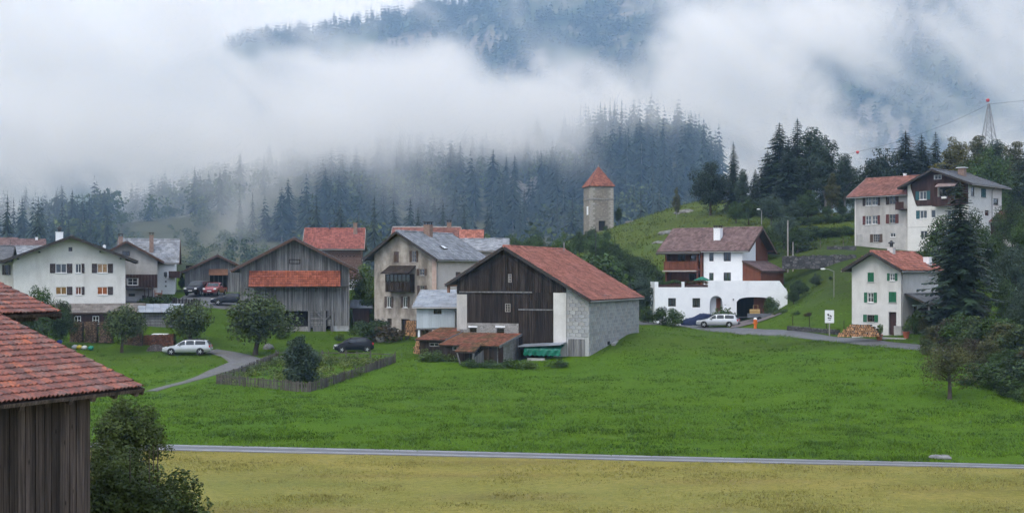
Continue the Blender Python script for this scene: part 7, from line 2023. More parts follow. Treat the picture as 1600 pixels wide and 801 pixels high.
car('silver_estate', 'silver estate car on the village road before the white garage', WAGON, (g.x + .1, 143.2, hz(g.x + 2, 141.5) + .1), R(-18), P_SILVER, (.92, 3.72), ((1.55, 2.25), (2.36, 3.12), (3.24, 4.22)), (1.32, 2.0), (4.34, 4.56))
g = at(323, 479, 150.5)
car('dark_saloon', 'dark blue saloon car on the street beside the grey barn', SEDAN, (g.x + .3, 151.4, hz(g.x + 2, 151.4) + .16), R(6), P_DARK, (.9, 3.65), ((1.5, 2.2), (2.3, 3.2)), (1.28, 1.95), (3.25, 3.85))
g = at(308, 462, 160)
car('off_road_car', 'black off-road car parked before the garage barn', SUV, (g.x, 156.5, hz(g.x, 158) + .22), R(80), P_BLACK, (.95, 3.65), ((1.45, 2.3), (2.4, 3.2), (3.3, 4.1)), (1.25, 1.72), (4.32, 4.48), wr=.37)
# red pickup: cab with an open bed
g = at(335, 463, 160)
PICK = [(0, .48, .62, .62, .72), (.1, .36, .78, .78, .84), (.45, .34, .94, .96, .88), (1.1, .34, 1.02, 1.08, .9), (1.25, .34, 1.04, 1.15, .9), (1.75, .34, 1.06, 1.58, .9), (2.3, .34, 1.07, 1.64, .9), (2.75, .34, 1.07, 1.58, .9), (2.85, .36, 1.02, 1.04, .9), (4.5, .36, 1.0, 1.02, .88), (4.6, .45, .8, .82, .84)]
car('pickup', 'red pickup truck facing out of the garage barn', PICK, (g.x, 157.3, hz(g.x, 158.5) + .2), R(86), P_RED, (.9, 3.7), ((1.4, 2.0), (2.08, 2.7)), (1.22, 1.72), (2.76, 2.84), wr=.36, cat='truck')
# car under a dark blue cover
g = at(1067, 508, 146.5)
root = thing('covered_car', 'car hidden under a dark blue cover beside the hedge', 'car', (g.x, 147.5, hz(g.x + 2, 147.5) + .05), R(-8))
X = [s[0] for s in SEDAN]; vs, fs, nx, ny = [], [], 34, 14
for i in range(nx + 1):
    x = -.1 + 4.8 * i / nx; hw = float(np.interp(x, X, [s[4] for s in SEDAN])) + .07; zr = float(np.interp(x, X, [s[3] for s in SEDAN])) + .05
    for j in range(ny + 1):
        t = math.pi * j / ny; c, s_ = math.cos(t), math.sin(t)
        wob = .035 * math.sin(i * 1.7 + j * 2.1) + .025 * math.sin(i * .6 - j * 1.3)
        vs.append((x, math.copysign(abs(c) ** .45, c) * hw * (1 + .06 * (1 - s_)) + wob, .08 + (zr - .08) * abs(s_) ** .55 + wob * s_))
fs = [(i * (ny + 1) + j, i * (ny + 1) + j + 1, (i + 1) * (ny + 1) + j + 1, (i + 1) * (ny + 1) + j) for i in range(nx) for j in range(ny)]
fs += [tuple(range(ny + 1)), tuple(reversed(range(nx * (ny + 1), (nx + 1) * (ny + 1))))]
MB().raw(vs, fs).build('cover', mat('blue_car_cover', (.008, .014, .045), (.014, .024, .07), 2, rough=.7, spec=.2, bump=.5, bscale=3, bdist=.05), root, smooth=True)
for wx in (.9, 3.65):
    mb = MB(); mb.lathe([(.2, -.09), (.3, -.06), (.3, .05), (.2, .08)], (wx, -.84, .3), 16, 'y'); mb.build('wheel', M_TYRE, root)
# trailer with a crate, waiting by the garage
g = on_ground(1190, 512)
root = thing('trailer', 'small grey trailer loaded with a yellow wooden crate beside the garage drive', 'trailer', (g.x - .6, 141, hz(g.x, 141)), R(-10))
mb = MB(); mb.box(0, 2.6, 0, 1.4, .45, .55)
for q in ((0, 2.6, 0, .04), (0, 2.6, 1.36, 1.4)): mb.box(q[0], q[1], q[2], q[3], .552, .9)
mb.box(0, .04, .042, 1.358, .552, .9); mb.box(2.56, 2.6, .042, 1.358, .552, .9); mb.build('bed', mat('grey_trailer_steel', (.10, .11, .13), (.15, .16, .18), 2, rough=.5), root)
for y in (-.1, 1.5):
    mb = MB(); mb.lathe([(.15, -.08), (.29, -.07), (.29, .07), (.15, .08)], (1.3, y, .29), 16, 'y'); mb.build('wheel', M_TYRE, root)
mb = MB(); mb.tube([(0, .7, .5), (-1.2, .7, .45), (-1.25, .7, 0)], .05, 6); mb.build('drawbar', M_BLACKMETAL, root)
cr = thing('crate', 'yellow wooden crate with a hoop handle standing in the trailer', 'crate', (g.x - .4, 141.2, hz(g.x, 141) + .56), R(-10))
mb = MB()
for k in range(4): mb.box(.1, 1.2, .05, .09, .03 + k * .2, .2 + k * .2); mb.box(.1, 1.2, 1.0, 1.04, .03 + k * .2, .2 + k * .2)
for x in (.1, 1.14):
    for k in range(4): mb.box(x, x + .06, .092, .998, .03 + k * .2, .2 + k * .2)
mb.build('slats', mat('yellow_wood', (.36, .24, .09), (.46, .32, .14), 3, island=.2), cr); mb = MB(); mb.tube([(.5, .5, 0), (.5, .5, 1.25), (1.0, .5, 1.25), (1.0, .5, 0)], .03, 6); mb.build('hoop', mat('yellow_hoop', (.4, .26, .1), (.5, .34, .14), 3), cr)

# ================================================================ firewood
M_LOG_END = mat('cut_log_end', (.34, .17, .085), (.48, .27, .14), 6, island=.35, rough=.9)
M_LOG_END_OLD = mat('old_log_end', (.11, .068, .046), (.21, .135, .09), 6, island=.6, rough=.9)
def log_stack(name, label, p0, p1, H, depth, r, end_m, shape='flat', seed=1, tilt=0):
    """logs laid with their cut ends towards the viewer, from ground point p0 to p1"""
    rr = random.Random(seed); d = (p1 - p0); L = d.length; d.normalize(); back = Vector((-d.y, d.x, 0)).normalized()
    if back.y < 0: back = -back
    root = thing(name, label, 'firewood', p0); mb = MB(); row = 0; z = r
    while z < H:
        a = r if row % 2 == 0 else 2 * r
        while a < L - r:
            lim = H if shape == 'flat' else H * max(0, 1 - abs(2 * a / L - 1) ** 2.6)
            if z < lim + r * .3:
                q = r * (.72 + .42 * rr.random()); c = d * (a + (rr.random() - .5) * r * .4) + Vector((0, 0, z + (rr.random() - .5) * r * .5)) + back * (rr.random() * .12)
                n = rr.choice((5, 6, 7)); base = len(mb.v); ph = rr.random() * 6
                for e in (Vector((0, 0, 0)), back * depth):
                    for k in range(n):
                        t = ph + 6.283 * k / n; mb.v.append(tuple(c + e + d * math.cos(t) * q + Vector((0, 0, math.sin(t) * q))))
                for k in range(n): mb.f.append((base + k, base + (k + 1) % n, base + n + (k + 1) % n, base + n + k)); mb.m.append(1)
                mb.f.append(tuple(base + k for k in range(n))); mb.m.append(0)
            a += 2 * r
        z += r * 1.78; row += 1
    tag(mb.build('logs', [end_m, M_BARK], root), kind='stuff')
    return root
def gp(px, py): return ray_ground(px, py)
log_stack('log_pile', 'rounded pile of fresh orange-brown logs beside the road', at(1308, 526, 114.5), at(1378, 526, 112.5), 1.12, .9, .10, M_LOG_END, 'heap', 2)
b0, b1 = at(107, 546, 129.5), at(176, 546, 129.5); b0.z = b1.z = hz(b0.x, 129.5) - .1
for k in range(3):
    u, v = b0.lerp(b1, k / 3 + .005), b0.lerp(b1, (k + 1) / 3 - .01)
    log_stack('firewood_stack', ('stacked firewood bay beside the blue sacks under the white house', 'middle bay of stacked firewood under the white house', 'darker bay of stacked firewood nearest the apple tree')[k], u, v, 2.1, .8, .075, M_LOG_END_OLD, 'flat', 10 + k)
log_stack('bark_log_stack', 'stack of split logs half hidden behind the apple tree', at(192, 545, 129.5), at(222, 545, 129.5), 1.95, .8, .06, M_LOG_END_OLD, 'flat', 20)
log_stack('round_log_stack', 'long reddish log stack with a sheet on top behind the silver estate car', at(222, 546, 130), at(272, 544, 130), 1.45, 1.0, .075, mat('reddish_log_end', (.15, .06, .04), (.22, .095, .06), 5, island=.35, rough=.9), 'flat', 21)
log_stack('loose_branch_heap', 'grey heap of loose branches behind the silver estate car', at(228, 549, 127.5), at(258, 550, 127.5), .75, .8, .05, mat('grey_branch', (.16, .13, .13), (.24, .2, .2), 5, island=.3), 'heap', 22)
log_stack('tall_log_stack', 'tall split log stack by the stone house door', at(633, 524, 133), at(650, 526, 131.5), 1.55, .8, .075, M_LOG_END, 'flat', 23)
log_stack('under_shed_logs', 'firewood stored under the pale board shed', at(656, 537, 124.2), at(676, 538, 124.2), 1.45, .8, .07, M_LOG_END_OLD, 'flat', 24)
log_stack('orange_log_heap', 'orange split log heap beside the mossy shed', at(645, 552, 118), at(660, 554, 116.5), 1.5, .8, .085, M_LOG_END, 'heap', 25)
o = thing('stack_cover', 'pale sheet lying on the reddish log stack', 'cover', at(238, 522.5, 130.4)); mb = MB()
for k in range(5): mb.hexa([(k * .32, -.3, .0 + .03 * (k % 2)), (k * .32 + .32, -.3, .03 * ((k + 1) % 2)), (k * .32 + .32, .5, .05), (k * .32, .5, .05), (k * .32, -.3, .05 + .03 * (k % 2)), (k * .32 + .32, -.3, .05 + .03 * ((k + 1) % 2)), (k * .32 + .32, .5, .1), (k * .32, .5, .1)])
mb.build('sheet', M_PLASTER_BW, o)
for (px, py, c, nm, lab) in ((117, 540.5, (.4, .4, .42), 'grey_bag', 'grey bag at the end of the firewood bays'), (124, 539, (.55, .42, .05), 'yellow_sack', 'yellow sack lying before the stacked firewood'), (132, 543, (.6, .6, .56), 'white_sack', 'white sack beside the yellow sack'), (142, 544, (.02, .25, .16), 'green_sack', 'teal green sack on the lawn before the firewood'), (93, 532, (.03, .07, .3), 'blue_sack', 'blue plastic sack under the white house')):
    p = at(px, py, 126.5); p.z = hz(p.x, 126.5) if px > 100 else p.z - .3
    rr = random.Random(px); mb = MB(); vs, fs = [], []
    for i in range(7):
        for j in range(10):
            t, ph = math.pi * i / 6, 6.283 * j / 10; q = 1 + .18 * math.sin(3 * ph + i) + .1 * rr.random()
            vs.append((.27 * math.sin(t) * math.cos(ph) * q, .25 * math.sin(t) * math.sin(ph) * q, .18 + .2 * math.cos(t) * q))
    fs = [(i * 10 + j, i * 10 + (j + 1) % 10, (i + 1) * 10 + (j + 1) % 10, (i + 1) * 10 + j) for i in range(6) for j in range(10)]
    o = MB().raw(vs, fs).build(nm, mat(nm + '_plastic', c, tuple(x * .8 for x in c), 3, rough=.45), None, smooth=True, loc=p); tag(o, lab, 'sack')

# ================================================================ fences, walls, poles, signs
M_PALE = mat('weathered_paling', (.060, .052, .046), (.125, .112, .10), 2, WOODZ, island=.35, rough=.9)
def picket_fence(name, label, pts, H, sp, pw, m, posts=2.2, gaps=.0, seed=1, post_w=.1, rail=(.04, .07)):
    rr = random.Random(seed); root = thing(name, label, 'fence', pts[0]); O = Vector(pts[0]); pal, rails = MB(), MB()
    for A, B in zip(pts[:-1], pts[1:]):
        A, B = Vector(A), Vector(B); d = B - A; L = Vector((d.x, d.y, 0)).length; u = Vector((d.x, d.y, 0)) / L; nrm = Vector((u.y, -u.x, 0)); n = int(L / sp)
        for k in range(n):
            if rr.random() < gaps: continue
            x, y = (A + d * (k + .5) / n).x, (A + d * (k + .5) / n).y; z = hz(x, y); hh = H * (.88 + .2 * rr.random()); lean = (rr.random() - .5) * .2
            c = Vector((x, y, z)) - O; t = u * pw / 2; f = nrm * .012; tp = u * lean
            pal.hexa([c - t - f - Vector((0, 0, .1)), c + t - f - Vector((0, 0, .1)), c + t + f - Vector((0, 0, .1)), c - t + f - Vector((0, 0, .1)), c - t * .9 - f + tp + Vector((0, 0, hh)), c + t * .9 - f + tp + Vector((0, 0, hh - .04)), c + t * .9 + f + tp + Vector((0, 0, hh - .04)), c - t * .9 + f + tp + Vector((0, 0, hh))])
        m_ = max(1, int(L / posts))
        for k in range(m_ + 1):
            x, y = (A + d * k / m_).x, (A + d * k / m_).y; c = Vector((x, y, hz(x, y))) - O + nrm * -.06
            mb = MB(); mb.bar(c - Vector((0, 0, .3)), c + Vector((0, 0, H * 1.05)), post_w); mb.build('post', m, root)
            if k < m_:
                x2, y2 = (A + d * (k + 1) / m_).x, (A + d * (k + 1) / m_).y; c2 = Vector((x2, y2, hz(x2, y2))) - O + nrm * -.06
                for q in (.3, .78):
                    mb = MB(); mb.bar(c + Vector((0, 0, H * q)), c2 + Vector((0, 0, H * q)), *rail); mb.build('rail', m, root)
    if pal.v: tag(pal.build('pales', m, root), kind='stuff')
    return root
fA, fB, fC, fE = gp(338, 600), gp(484, 612), gp(618, 567), gp(432, 563)
picket_fence('picket_fence', 'weathered grey picket fence round the vegetable garden', [fE, fA, fB, fC], .72, .125, .08, M_PALE, gaps=.15)
picket_fence('rail_fence', 'thin rail fence closing the back of the vegetable garden', [fC, fE], .9, .6, .06, M_PALE, gaps=.5, seed=4)
picket_fence('street_fence', 'low dark board fence along the street edge above the sheet roof', [Vector((-42.5, 149, 0)), Vector((-36.3, 149, 0))], 1.0, .17, .16, M_WOOD_BLACK, seed=5)
picket_fence('wire_fence', 'thin post and wire fence along the bank above the road', [gp(1238, 511), gp(1318, 519)], 1.1, 50, .06, M_WOOD_DARK, posts=2.2, seed=6, post_w=.06, rail=(.012, .012))
picket_fence('terrace_fence', 'post and rail fence on the garden terrace', [Vector((37.5, 168, 0)), Vector((43.5, 168, 0))], 1.2, 50, .06, M_PALE, posts=2.6, seed=7, post_w=.07, rail=(.02, .02))
def stone_wall(name, label, A, B, H, th, m, seed=1):
    rr = random.Random(seed); root = thing(name, label, 'wall', A); d = B - A; n = 24; L = Vector((d.x, d.y, 0)); nrm = Vector((L.y, -L.x, 0)).normalized(); mb = MB()
    tops = [H * (.88 + .2 * rr.random()) for _ in range(n + 1)]
    for k in range(n):
        p, q = d * (k / n), d * ((k + 1) / n)
        mb.hexa([p + nrm * th - Vector((0, 0, .6)), q + nrm * th - Vector((0, 0, .6)), q - nrm * .2 - Vector((0, 0, .6)), p - nrm * .2 - Vector((0, 0, .6)), p + nrm * th * .6 + Vector((0, 0, tops[k])), q + nrm * th * .6 + Vector((0, 0, tops[k + 1])), q - nrm * .2 + Vector((0, 0, tops[k + 1])), p - nrm * .2 + Vector((0, 0, tops[k]))])
    mb.build('masonry', m, root); return root
stone_wall('dry_stone_wall', 'dark dry-stone retaining wall below the grey upper house', at(1222, 413, 157), at(1338, 411, 155), 1.05, .4, M_DRYSTONE, 3)
stone_wall('low_stone_wall', 'short low stone wall on the garden terrace', at(1292, 391, 164), at(1338, 391, 163), .55, .3, M_DRYSTONE, 4)
stone_wall('roadside_wall', 'low dark stone edging between the bank and the road', gp(1232, 516), gp(1310, 523), .45, .3, M_DRYSTONE, 5)
stone_wall('trough_wall', 'low stone planter wall beside the arched door', at(1118, 500, 147.3), at(1143, 500, 147.3), 1.05, .3, M_RUBBLE, 6)
def pole(name, label, px, ytop, Y, r, m, cat='pole', lamp=None, ybase=None):
    x = (px - CXP) * Y / FPX; z = hz(x, Y); H = CZ + (HYP - ytop) * Y / FPX - z
    root = thing(name, label, cat, (x, Y, z)); mb = MB(); mb.tube([(0, 0, -.3), (0, 0, H * .5), (0, 0, H)], [r, r * .85, r * .7], 8); mb.build('post', m, root)
    if lamp:
        mb = MB(); mb.tube([(0, 0, H - .05), (lamp * .5, -.1, H + .18), (lamp, -.2, H + .2)], .035, 6); mb.build('arm', m, root)
        mb = MB(); mb.lathe([(.02, -.28), (.08, -.2), (.10, .1), (.04, .24)], (lamp, -.2, H + .2), 10, 'x'); mb.build('lamp_head', M_FRAME_W, root, smooth=True)
    return root
pole('street_lamp', 'street lamp with pale head on the bank above the sign', 1303, 423, 137, .045, M_METAL, 'lamp', lamp=-1.2)
pole('hill_lamp', 'lamp post with small white head among the bushes above the chalet', 1190, 329, 192, .07, M_METAL, 'lamp', lamp=-.5)
pole('wooden_pole', 'tall bare wooden pole above the dry-stone wall', 1231, 344, 160, .11, M_FRAME_G)
pole('short_pole', 'shorter wooden post beside the tall pole', 1239, 378, 159.5, .09, M_FRAME_G)
pole('black_pole', 'thin dark pole rising from the trees below the tower', 931, 354, 162, .06, M_BLACKMETAL)
# lattice mast and the red warning balls on its line
mz = at(1545, 162, 320); root = thing('lattice_mast', 'steel lattice power mast with a red ball on top beyond the birches', 'mast', (mz.x, 320, 34)); Ht = mz.z - 34; mb = MB()
leg = lambda sx, sy, t: Vector((sx * (2.5 - 2.35 * t), sy * (2.5 - 2.35 * t), Ht * t))
for sx in (-1, 1):
    for sy in (-1, 1): mb.bar(leg(sx, sy, 0), leg(sx, sy, 1), .16)
for k in range(9):
    a, b = k / 9, (k + 1) / 9
    for s_ in (-1, 1):
        mb.bar(leg(-1, s_, a), leg(1, s_, b), .08); mb.bar(leg(1, s_, a), leg(-1, s_, b), .08); mb.bar(leg(s_, -1, a), leg(s_, 1, b), .08); mb.bar(leg(-1, s_, b), leg(1, s_, b), .08)
mb.build('frame', M_METAL, root)
M_BALL = mat('red_warning_ball', (.55, .05, .035), (.62, .07, .05), 3, rough=.5)
def ball(label, p, r):
    mb = MB(); mb.lathe([(r * math.sin(math.pi * (i + .02) / 10.04), -r * math.cos(math.pi * i / 10)) for i in range(11)], (0, 0, 0), 14); o = mb.build('warning_ball', M_BALL, None, smooth=True, loc=p); tag(o, label, 'ball', 'warning balls on the power line')
ball('red warning ball on top of the lattice mast', at(1543.5, 157, 320), .45)
ball('red warning ball hanging on the wire beside the birches', at(1340, 238, 320), .4)
mb = MB(); A, B = at(1545, 160, 320), at(1340, 237, 320); A2 = at(1545, 163, 320); E = at(1130, 300, 330)
mb.tube([A2.lerp(B, t) - Vector((0, 0, 5 * t * (1 - t))) for t in [i / 10 for i in range(11)]] + [B.lerp(E, t) for t in (.3, .6, 1)], .035, 5); mb.tube([A2, A2 + Vector((40, 20, 6))], .035, 5)
o = mb.build('power_line', M_BLACKMETAL); tag(o, 'thin power line running from the lattice mast past the birches', 'cable')
# notice board on the bank: white board with a dark running emblem
g = at(1296, 512, 123); root = thing('notice_board', 'white notice board with dark emblem on a post beside the road', 'sign', (g.x, 123, hz(g.x, 123)), R(-6))
zb_ = CZ + (HYP - 504) * 123 / FPX - hz(g.x, 123); zt_ = CZ + (HYP - 484.5) * 123 / FPX - hz(g.x, 123)
mb = MB(); mb.box(-.05, .05, .02, .1, -.3, zb_ + .2); mb.build('post', M_FRAME_G, root)
mb = MB(); mb.box(-.43, .43, -.03, .02, zb_, zt_); bd = mb.build('board', M_PLASTER_BW, root)
M_INK = mat('dark_print', (.03, .03, .032), (.06, .05, .05), 8, rough=.7); mb = MB(); zc = (zb_ + zt_) / 2; y = -.036
for poly in ([(-.22, .24), (-.10, .30), (-.02, .18), (-.08, .02), (-.18, .10)], [(-.05, .10), (.10, .16), (.24, .02), (.20, -.06), (.06, .0)], [(-.20, -.10), (-.02, -.04), (.04, -.2), (-.1, -.22)], [(.06, -.08), (.20, -.14), (.12, -.24), (.02, -.2)], [(-.12, -.34), (.14, -.36), (.10, -.30), (-.06, -.29)]):
    mb.face([(a, y, zc + b) for a, b in poly])
mb.build('emblem', M_INK, bd)
mb = MB()
for (a, b, c, d_) in ((-.43, .43, zt_, zt_ + .04), (-.43, .43, zb_ - .04, zb_)): mb.box(a, b, -.035, .025, c, d_)
mb.build('board_frame', M_FRAME_G, root)
g = gp(1183, 517); root = thing('hydrant', 'orange hydrant with pale cap at the edge of the road', 'hydrant', (g.x, 136, hz(g.x, 136))); mb = MB(); mb.lathe([(.16, 0), (.17, .1), (.15, .14), (.16, .75), (.2, .78), (.2, .95), (.15, 1.0)], (0, 0, 0), 12); mb.lathe([(.08, -.26), (.08, .26)], (0, 0, .6), 8, 'x'); mb.build('barrel', mat('orange_enamel', (.62, .13, .02), (.7, .17, .03), 3, rough=.4), root); mb = MB(); mb.lathe([(.19, 1.0), (.19, 1.08), (.06, 1.2)], (0, 0, 0), 12); mb.build('cap', M_PLASTER_BW, root)
# boulders
M_ROCK = mat('grey_rock', (.14, .138, .135), (.25, .245, .24), 2.5, rough=.95, bump=.7, bscale=6, bdist=.06, c3=(.11, .115, .08), scale3=1.2, lo3=.5, hi3=.7)
def rock(label, p, sx, sy, sz, seed, name='boulder'):
    rr = np.random.default_rng(seed); n1, n2 = 8, 14; vs = []
    ph = rr.random(8) * 6.28
    for i in range(n1 + 1):
        for j in range(n2):
            t, f_ = math.pi * i / n1, 6.283 * j / n2
            q = 1 + .16 * math.sin(2 * f_ + ph[0] + t) + .12 * math.sin(3 * f_ - 2 * t + ph[1]) + .08 * math.sin(5 * f_ + 4 * t + ph[2]) + .05 * rr.random() * math.sin(t)
            vs.append((sx * math.sin(t) * math.cos(f_) * q, sy * math.sin(t) * math.sin(f_) * q, sz * math.cos(t) * q))
    fs = [(i * n2 + j, i * n2 + (j + 1) % n2, (i + 1) * n2 + (j + 1) % n2, (i + 1) * n2 + j) for i in range(n1) for j in range(n2)]
    o = MB().raw(vs, fs).build(name, M_ROCK, None, smooth=False, loc=p); return tag(o, label, 'rock')
p = gp(420, 546); rock('single grey boulder on the grass below the leaning apple tree', p + Vector((0, 0, .12)), .6, .45, .38, 1)
p = gp(1470, 718); rock('flat pale slab lying at the edge of the farm track', p + Vector((0, 0, .06)), .48, .3, .12, 2, 'stone_slab')
for k, (px, py, s, lab) in enumerate(((1071, 332, 1.6, 'largest grey outcrop high on the pasture'), (1046, 364, 1.4, 'grey outcrop in the middle of the pasture'), (1030, 379, .9, 'small outcrop low on the pasture above the chalet roof'), (1062, 378, 1.3, 'flat outcrop touching the chalet roof line'), (1066, 317, 1.0, 'pale outcrop on the pasture skyline'), (985, 347, .9, 'small pale outcrop on the skyline near the tower'))):
    p = ray_ground(px, py, 170, 285); rock(lab, p + Vector((0, 0, -.12)), s * 1.1, s * .7, s * .36, 30 + k)
for k, (px, py, s, lab) in enumerate(((803, 318, 6, 'pale rock face between the spruces behind the barn ridge'), (880, 262, 6, 'pale rock face high in the forest beside the tower'), (845, 300, 5, 'small pale rock face in the forest near the tower'))):
    Y = np.arange(300, 560, 1.0); X = (px - CXP) * Y / FPX; d = CZ + (HYP - py) * Y / FPX - hill(X, Y); i = int(np.argmax(d <= 0)) or 200
    rock(lab, Vector((X[i], Y[i] - 4, float(CZ + (HYP - py) * Y[i] / FPX))), s, s * .7, s * 1.2, 60 + k, 'rock_face')
# plant pots and furniture at the green-shuttered house
for k, (px, py, lab) in enumerate(((1374, 519, 'terracotta pot with tall plant beside the log pile'), (1416, 524, 'round clay pot at the porch corner'))):
    g = at(px, py, 113.5); root = thing('plant_pot', lab, 'pot', (g.x, 113.5, hz(g.x, 113.5))); mb = MB(); mb.lathe([(.2, 0), (.3, .5), (.33, .5), (.33, .58), (.27, .58)], (0, 0, 0), 12); mb.build('pot', mat('terracotta', (.36, .13, .07), (.42, .17, .1), 3, rough=.85) if k == 0 else M_TILE_ORANGE, root)
    V, Fq = leaf_soup(np.random.default_rng(300 + k), [(0, 0, .9, .35), (.1, 0, 1.25, .25)], 260, .14); link('leaves', np_mesh('leaves', V, Fq, L_LIGHT), root)
o = at(1389, 520, 114.3); mb = MB(); mb.box(-.9, 1.6, -.5, .6, -.5, .06); ob = mb.build('doorstep', M_CONCRETE, None, loc=(o.x, o.y, hz(o.x, o.y)), rot=(0, 0, R(-31))); tag(ob, 'concrete doorstep of the green-shuttered house', 'doorstep')
# terrace flowers, white tank and parasol on the chalet
for k, (px, lab) in enumerate(((1047, 'low flowers in the first box on the terrace edge'), (1088, 'low flowers in the second box on the terrace edge'))):
    p = at(px, 442.5, 149.6); rng = np.random.default_rng(400 + k); V, Fq = leaf_soup(rng, [(x, 0, .15 + .1 * math.sin(x * 3), .24) for x in np.linspace(-1.15, 1.15, 11)], 700, .12); o = link('terrace_flowers', np_mesh('terrace_flowers', V, Fq, (L_MID, L_BROWN)[k]), None, p); tag(o, lab, 'flowers')
p = at(1097, 433.5, 151); root = thing('parasol', 'closed low green parasol on the chalet terrace', 'parasol', (p.x, p.y, p.z - 1.6)); mb = MB(); mb.tube([(0, 0, 0), (0, 0, 1.55)], .03, 6); mb.build('pole', M_METAL, root); mb = MB(); mb.lathe([(1.0, 1.25), (.98, 1.3), (.5, 1.55), (.03, 1.72)], (0, 0, 0), 10); mb.build('canopy', mat('green_canvas', (.01, .12, .075), (.02, .16, .1), 3, rough=.8), root)
p = at(635, 520, 133.5); 
p = at(628, 521, 134); o = MB(); o.lathe([(.05, -.1), (.5, -.06), (.55, .0), (.5, .06), (.05, .1)], (0, 0, .5), 18, 'y'); ob = o.build('millstone', M_CONCRETE, None, loc=(p.x - 2.3, 134.5, hz(p.x - 2.3, 134.5))); tag(ob, 'round grey grindstone leaning by the stone house', 'millstone')

# ================================================================ vegetable garden and grass
def poly_in(x, y, P):
    c = np.zeros(x.shape, bool); j = len(P) - 1
    for i in range(len(P)):
        xi, yi, xj, yj = P[i][0], P[i][1], P[j][0], P[j][1]
        c ^= ((yi > y) != (yj > y)) & (x < (xj - xi) * (y - yi) / (yj - yi + 1e-12) + xi); j = i
    return c
GP = [(p.x, p.y) for p in (fE, fA, fB, fC)]
rng = np.random.default_rng(77)
mnx, mxx, mny, mxy = min(p[0] for p in GP), max(p[0] for p in GP), min(p[1] for p in GP), max(p[1] for p in GP)
x = rng.uniform(mnx, mxx, 4000); y = rng.uniform(mny, mxy, 4000); k = poly_in(x, y, GP); x, y = x[k], y[k]
kk = value_noise(x, y, 2.2, 60) > .45; x, y = x[kk][:420], y[kk][:420]
cl = [(a, b, float(c) + .12, .28 + .32 * rng.random()) for a, b, c in zip(x, y, height(x, y))]
V, Fq = leaf_soup(rng, cl, 22000, .13); o = link('garden_plants', np_mesh('garden_plants', V, Fq, mat_leaf('garden_leaf', (.055, .095, .020), (.11, .14, .035)))); tag(o, 'mixed vegetable rows and weeds inside the picket fence', 'plants', kind='stuff')

def roads_near(x, y, lines):
    out = np.zeros(x.shape, bool)
    for L, w in lines:
        for (a, b) in zip(L[:-1], L[1:]):
            a, b = np.array(a[:2]), np.array(b[:2]); d = b - a; t = np.clip(((x - a[0]) * d[0] + (y - a[1]) * d[1]) / (d @ d), 0, 1)
            out |= np.hypot(x - a[0] - t * d[0], y - a[1] - t * d[1]) < w
    return out
_roofs = []
for ob in list(bpy.data.objects):
    if ob.type == 'MESH' and ob.name.split('.')[0] in ('roof',) and ob.parent is not None and ob.parent.parent is None:
        M_ = Matrix.LocRotScale(ob.parent.location, ob.parent.rotation_euler, ob.parent.scale); c = [M_ @ Vector(q) for q in ob.bound_box]
        idx = (0, 3, 7, 4); _roofs.append([(c[i].x, c[i].y) for i in idx])
def grass(name, label, n, ymin, ymax, hmin, hmax, w, m, keep, seed, tuft=5, spread=.14):
    rng = np.random.default_rng(seed)
    y = ymin * (ymax / ymin) ** rng.random(n); x = (rng.random(n) * 1.04 - .52) * y * 1600 / FPX
    k = keep(x, y); x, y = x[k], y[k]
    x = np.repeat(x, tuft) + rng.normal(size=x.size * tuft) * spread; y = np.repeat(y, tuft) + rng.normal(size=y.size * tuft) * spread
    hh = np.repeat(hmin + (hmax - hmin) * value_noise(x[::tuft], y[::tuft], 1.7, seed), tuft) * (.5 + .8 * rng.random(x.size))
    z = height_fast(x, y) + ruggedness(x, y) - .04
    t = rng.random(x.size) * 6.28; ww = w * (.6 + .8 * rng.random(x.size)); lx, ly = rng.normal(size=x.size) * hh * .5, rng.normal(size=x.size) * hh * .5
    V = np.stack([np.c_[x - np.cos(t) * ww, y - np.sin(t) * ww, z], np.c_[x + np.cos(t) * ww, y + np.sin(t) * ww, z], np.c_[x + lx, y + ly, z + hh]], 1)
    o = link(name, np_mesh(name, V.reshape(-1, 3), np.arange(x.size * 3).reshape(-1, 3), m)); return tag(o, label, 'grass', kind='stuff')
_lines = [(LANE, 1.6), (LANE2, 1.5), (ROAD, 1.35), ([(a, path_front(a)) for a in (-30, 40)], .75)]
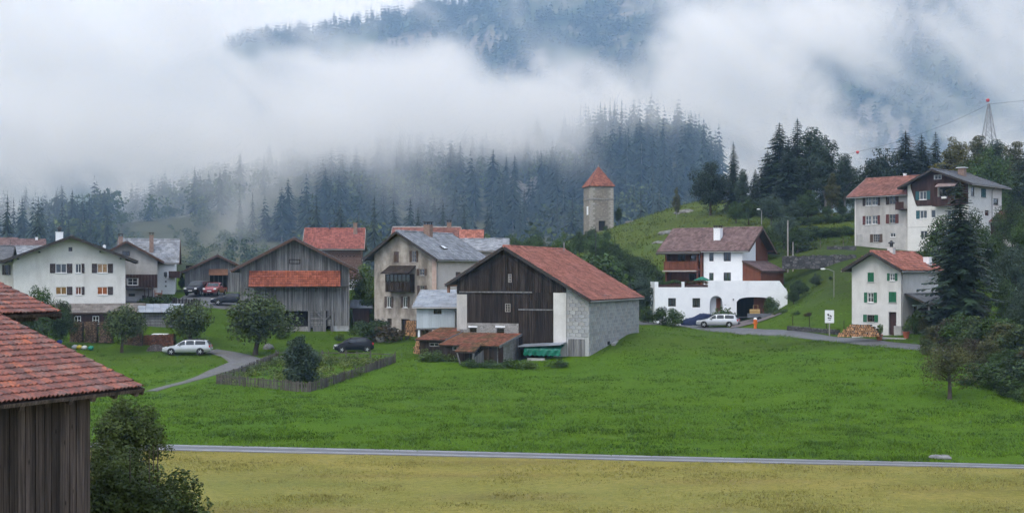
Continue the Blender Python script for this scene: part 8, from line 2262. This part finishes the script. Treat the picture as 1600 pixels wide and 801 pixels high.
def keep_meadow(x, y):
    k = (y > path_front(x) + .7) & ~roads_near(x, y, _lines) & ~poly_in(x, y, GP)
    for P_ in _roofs: k &= ~poly_in(x, y, P_)
    return k & (value_noise(x, y, 1.1, 90) * .6 + value_noise(x, y, 4.5, 91) * .6 > .22 + .3 * np.random.default_rng(5).random(x.shape))
M_GRASS = mat_leaf('meadow_grass_blades', (.056, .118, .006), (.088, .160, .012), scale=.35, island=.5, trans=.3, rough=.6)
M_WEED = mat_leaf('meadow_weed_leaves', (.042, .098, .008), (.060, .122, .013), scale=.35, island=.4, trans=.2)
M_STUBBLE = mat_leaf('mown_stubble', (.27, .24, .07), (.22, .205, .055), scale=.4, island=.35, trans=.2, rough=.8)
grass('meadow_grass', 'lush green meadow grass between the track and the village', 60000, 58, 150, .05, .22, .03, M_GRASS, keep_meadow, 501)
def keep_weed(x, y): return keep_meadow(x, y) & (value_noise(x, y, 2.6, 95) * .5 + value_noise(x * .6, y, 5, 96) * .6 > .36 + .4 * np.random.default_rng(6).random(x.shape)) & (y < 118)
grass('meadow_weeds', 'darker broad weed leaves tufted through the meadow', 17000, 58, 122, .06, .18, .05, M_WEED, keep_weed, 502, tuft=6, spread=.22)
grass('mown_grass', 'short yellow stubble of the mown field', 52000, 40, 64, .03, .12, .03, M_STUBBLE, lambda x, y: (y < path_front(x) - .75) & (value_noise(x * .5, y * 1.5, 1.6, 98) > np.random.default_rng(8).random(x.shape) * .8), 503, tuft=5, spread=.1)
M_PASTURE = mat_leaf('pasture_grass_blades', (.070, .095, .016), (.098, .12, .026), scale=.2, island=.5, trans=.25, rough=.7)
grass('pasture_grass', 'rough yellowish grass of the hill pasture below the tower', 15000, 172, 262, .12, .45, .09, M_PASTURE, lambda x, y: (x > 12) & (x < 62), 504, tuft=4, spread=.4)
def keep_verge(x, y):
    d = line_dist(x, y, ROAD); mid = np.interp(x, [p[0] for p in sorted(ROAD)], [p[1] for p in sorted(ROAD)])
    return (d > .85) & (d < 2.4) & (y < mid + .5) & (x > 17)
grass('verge_grass', 'taller grass fringe along the downhill edge of the village road', 60000, 88, 152, .10, .26, .035, M_GRASS, keep_verge, 505, tuft=5, spread=.15)
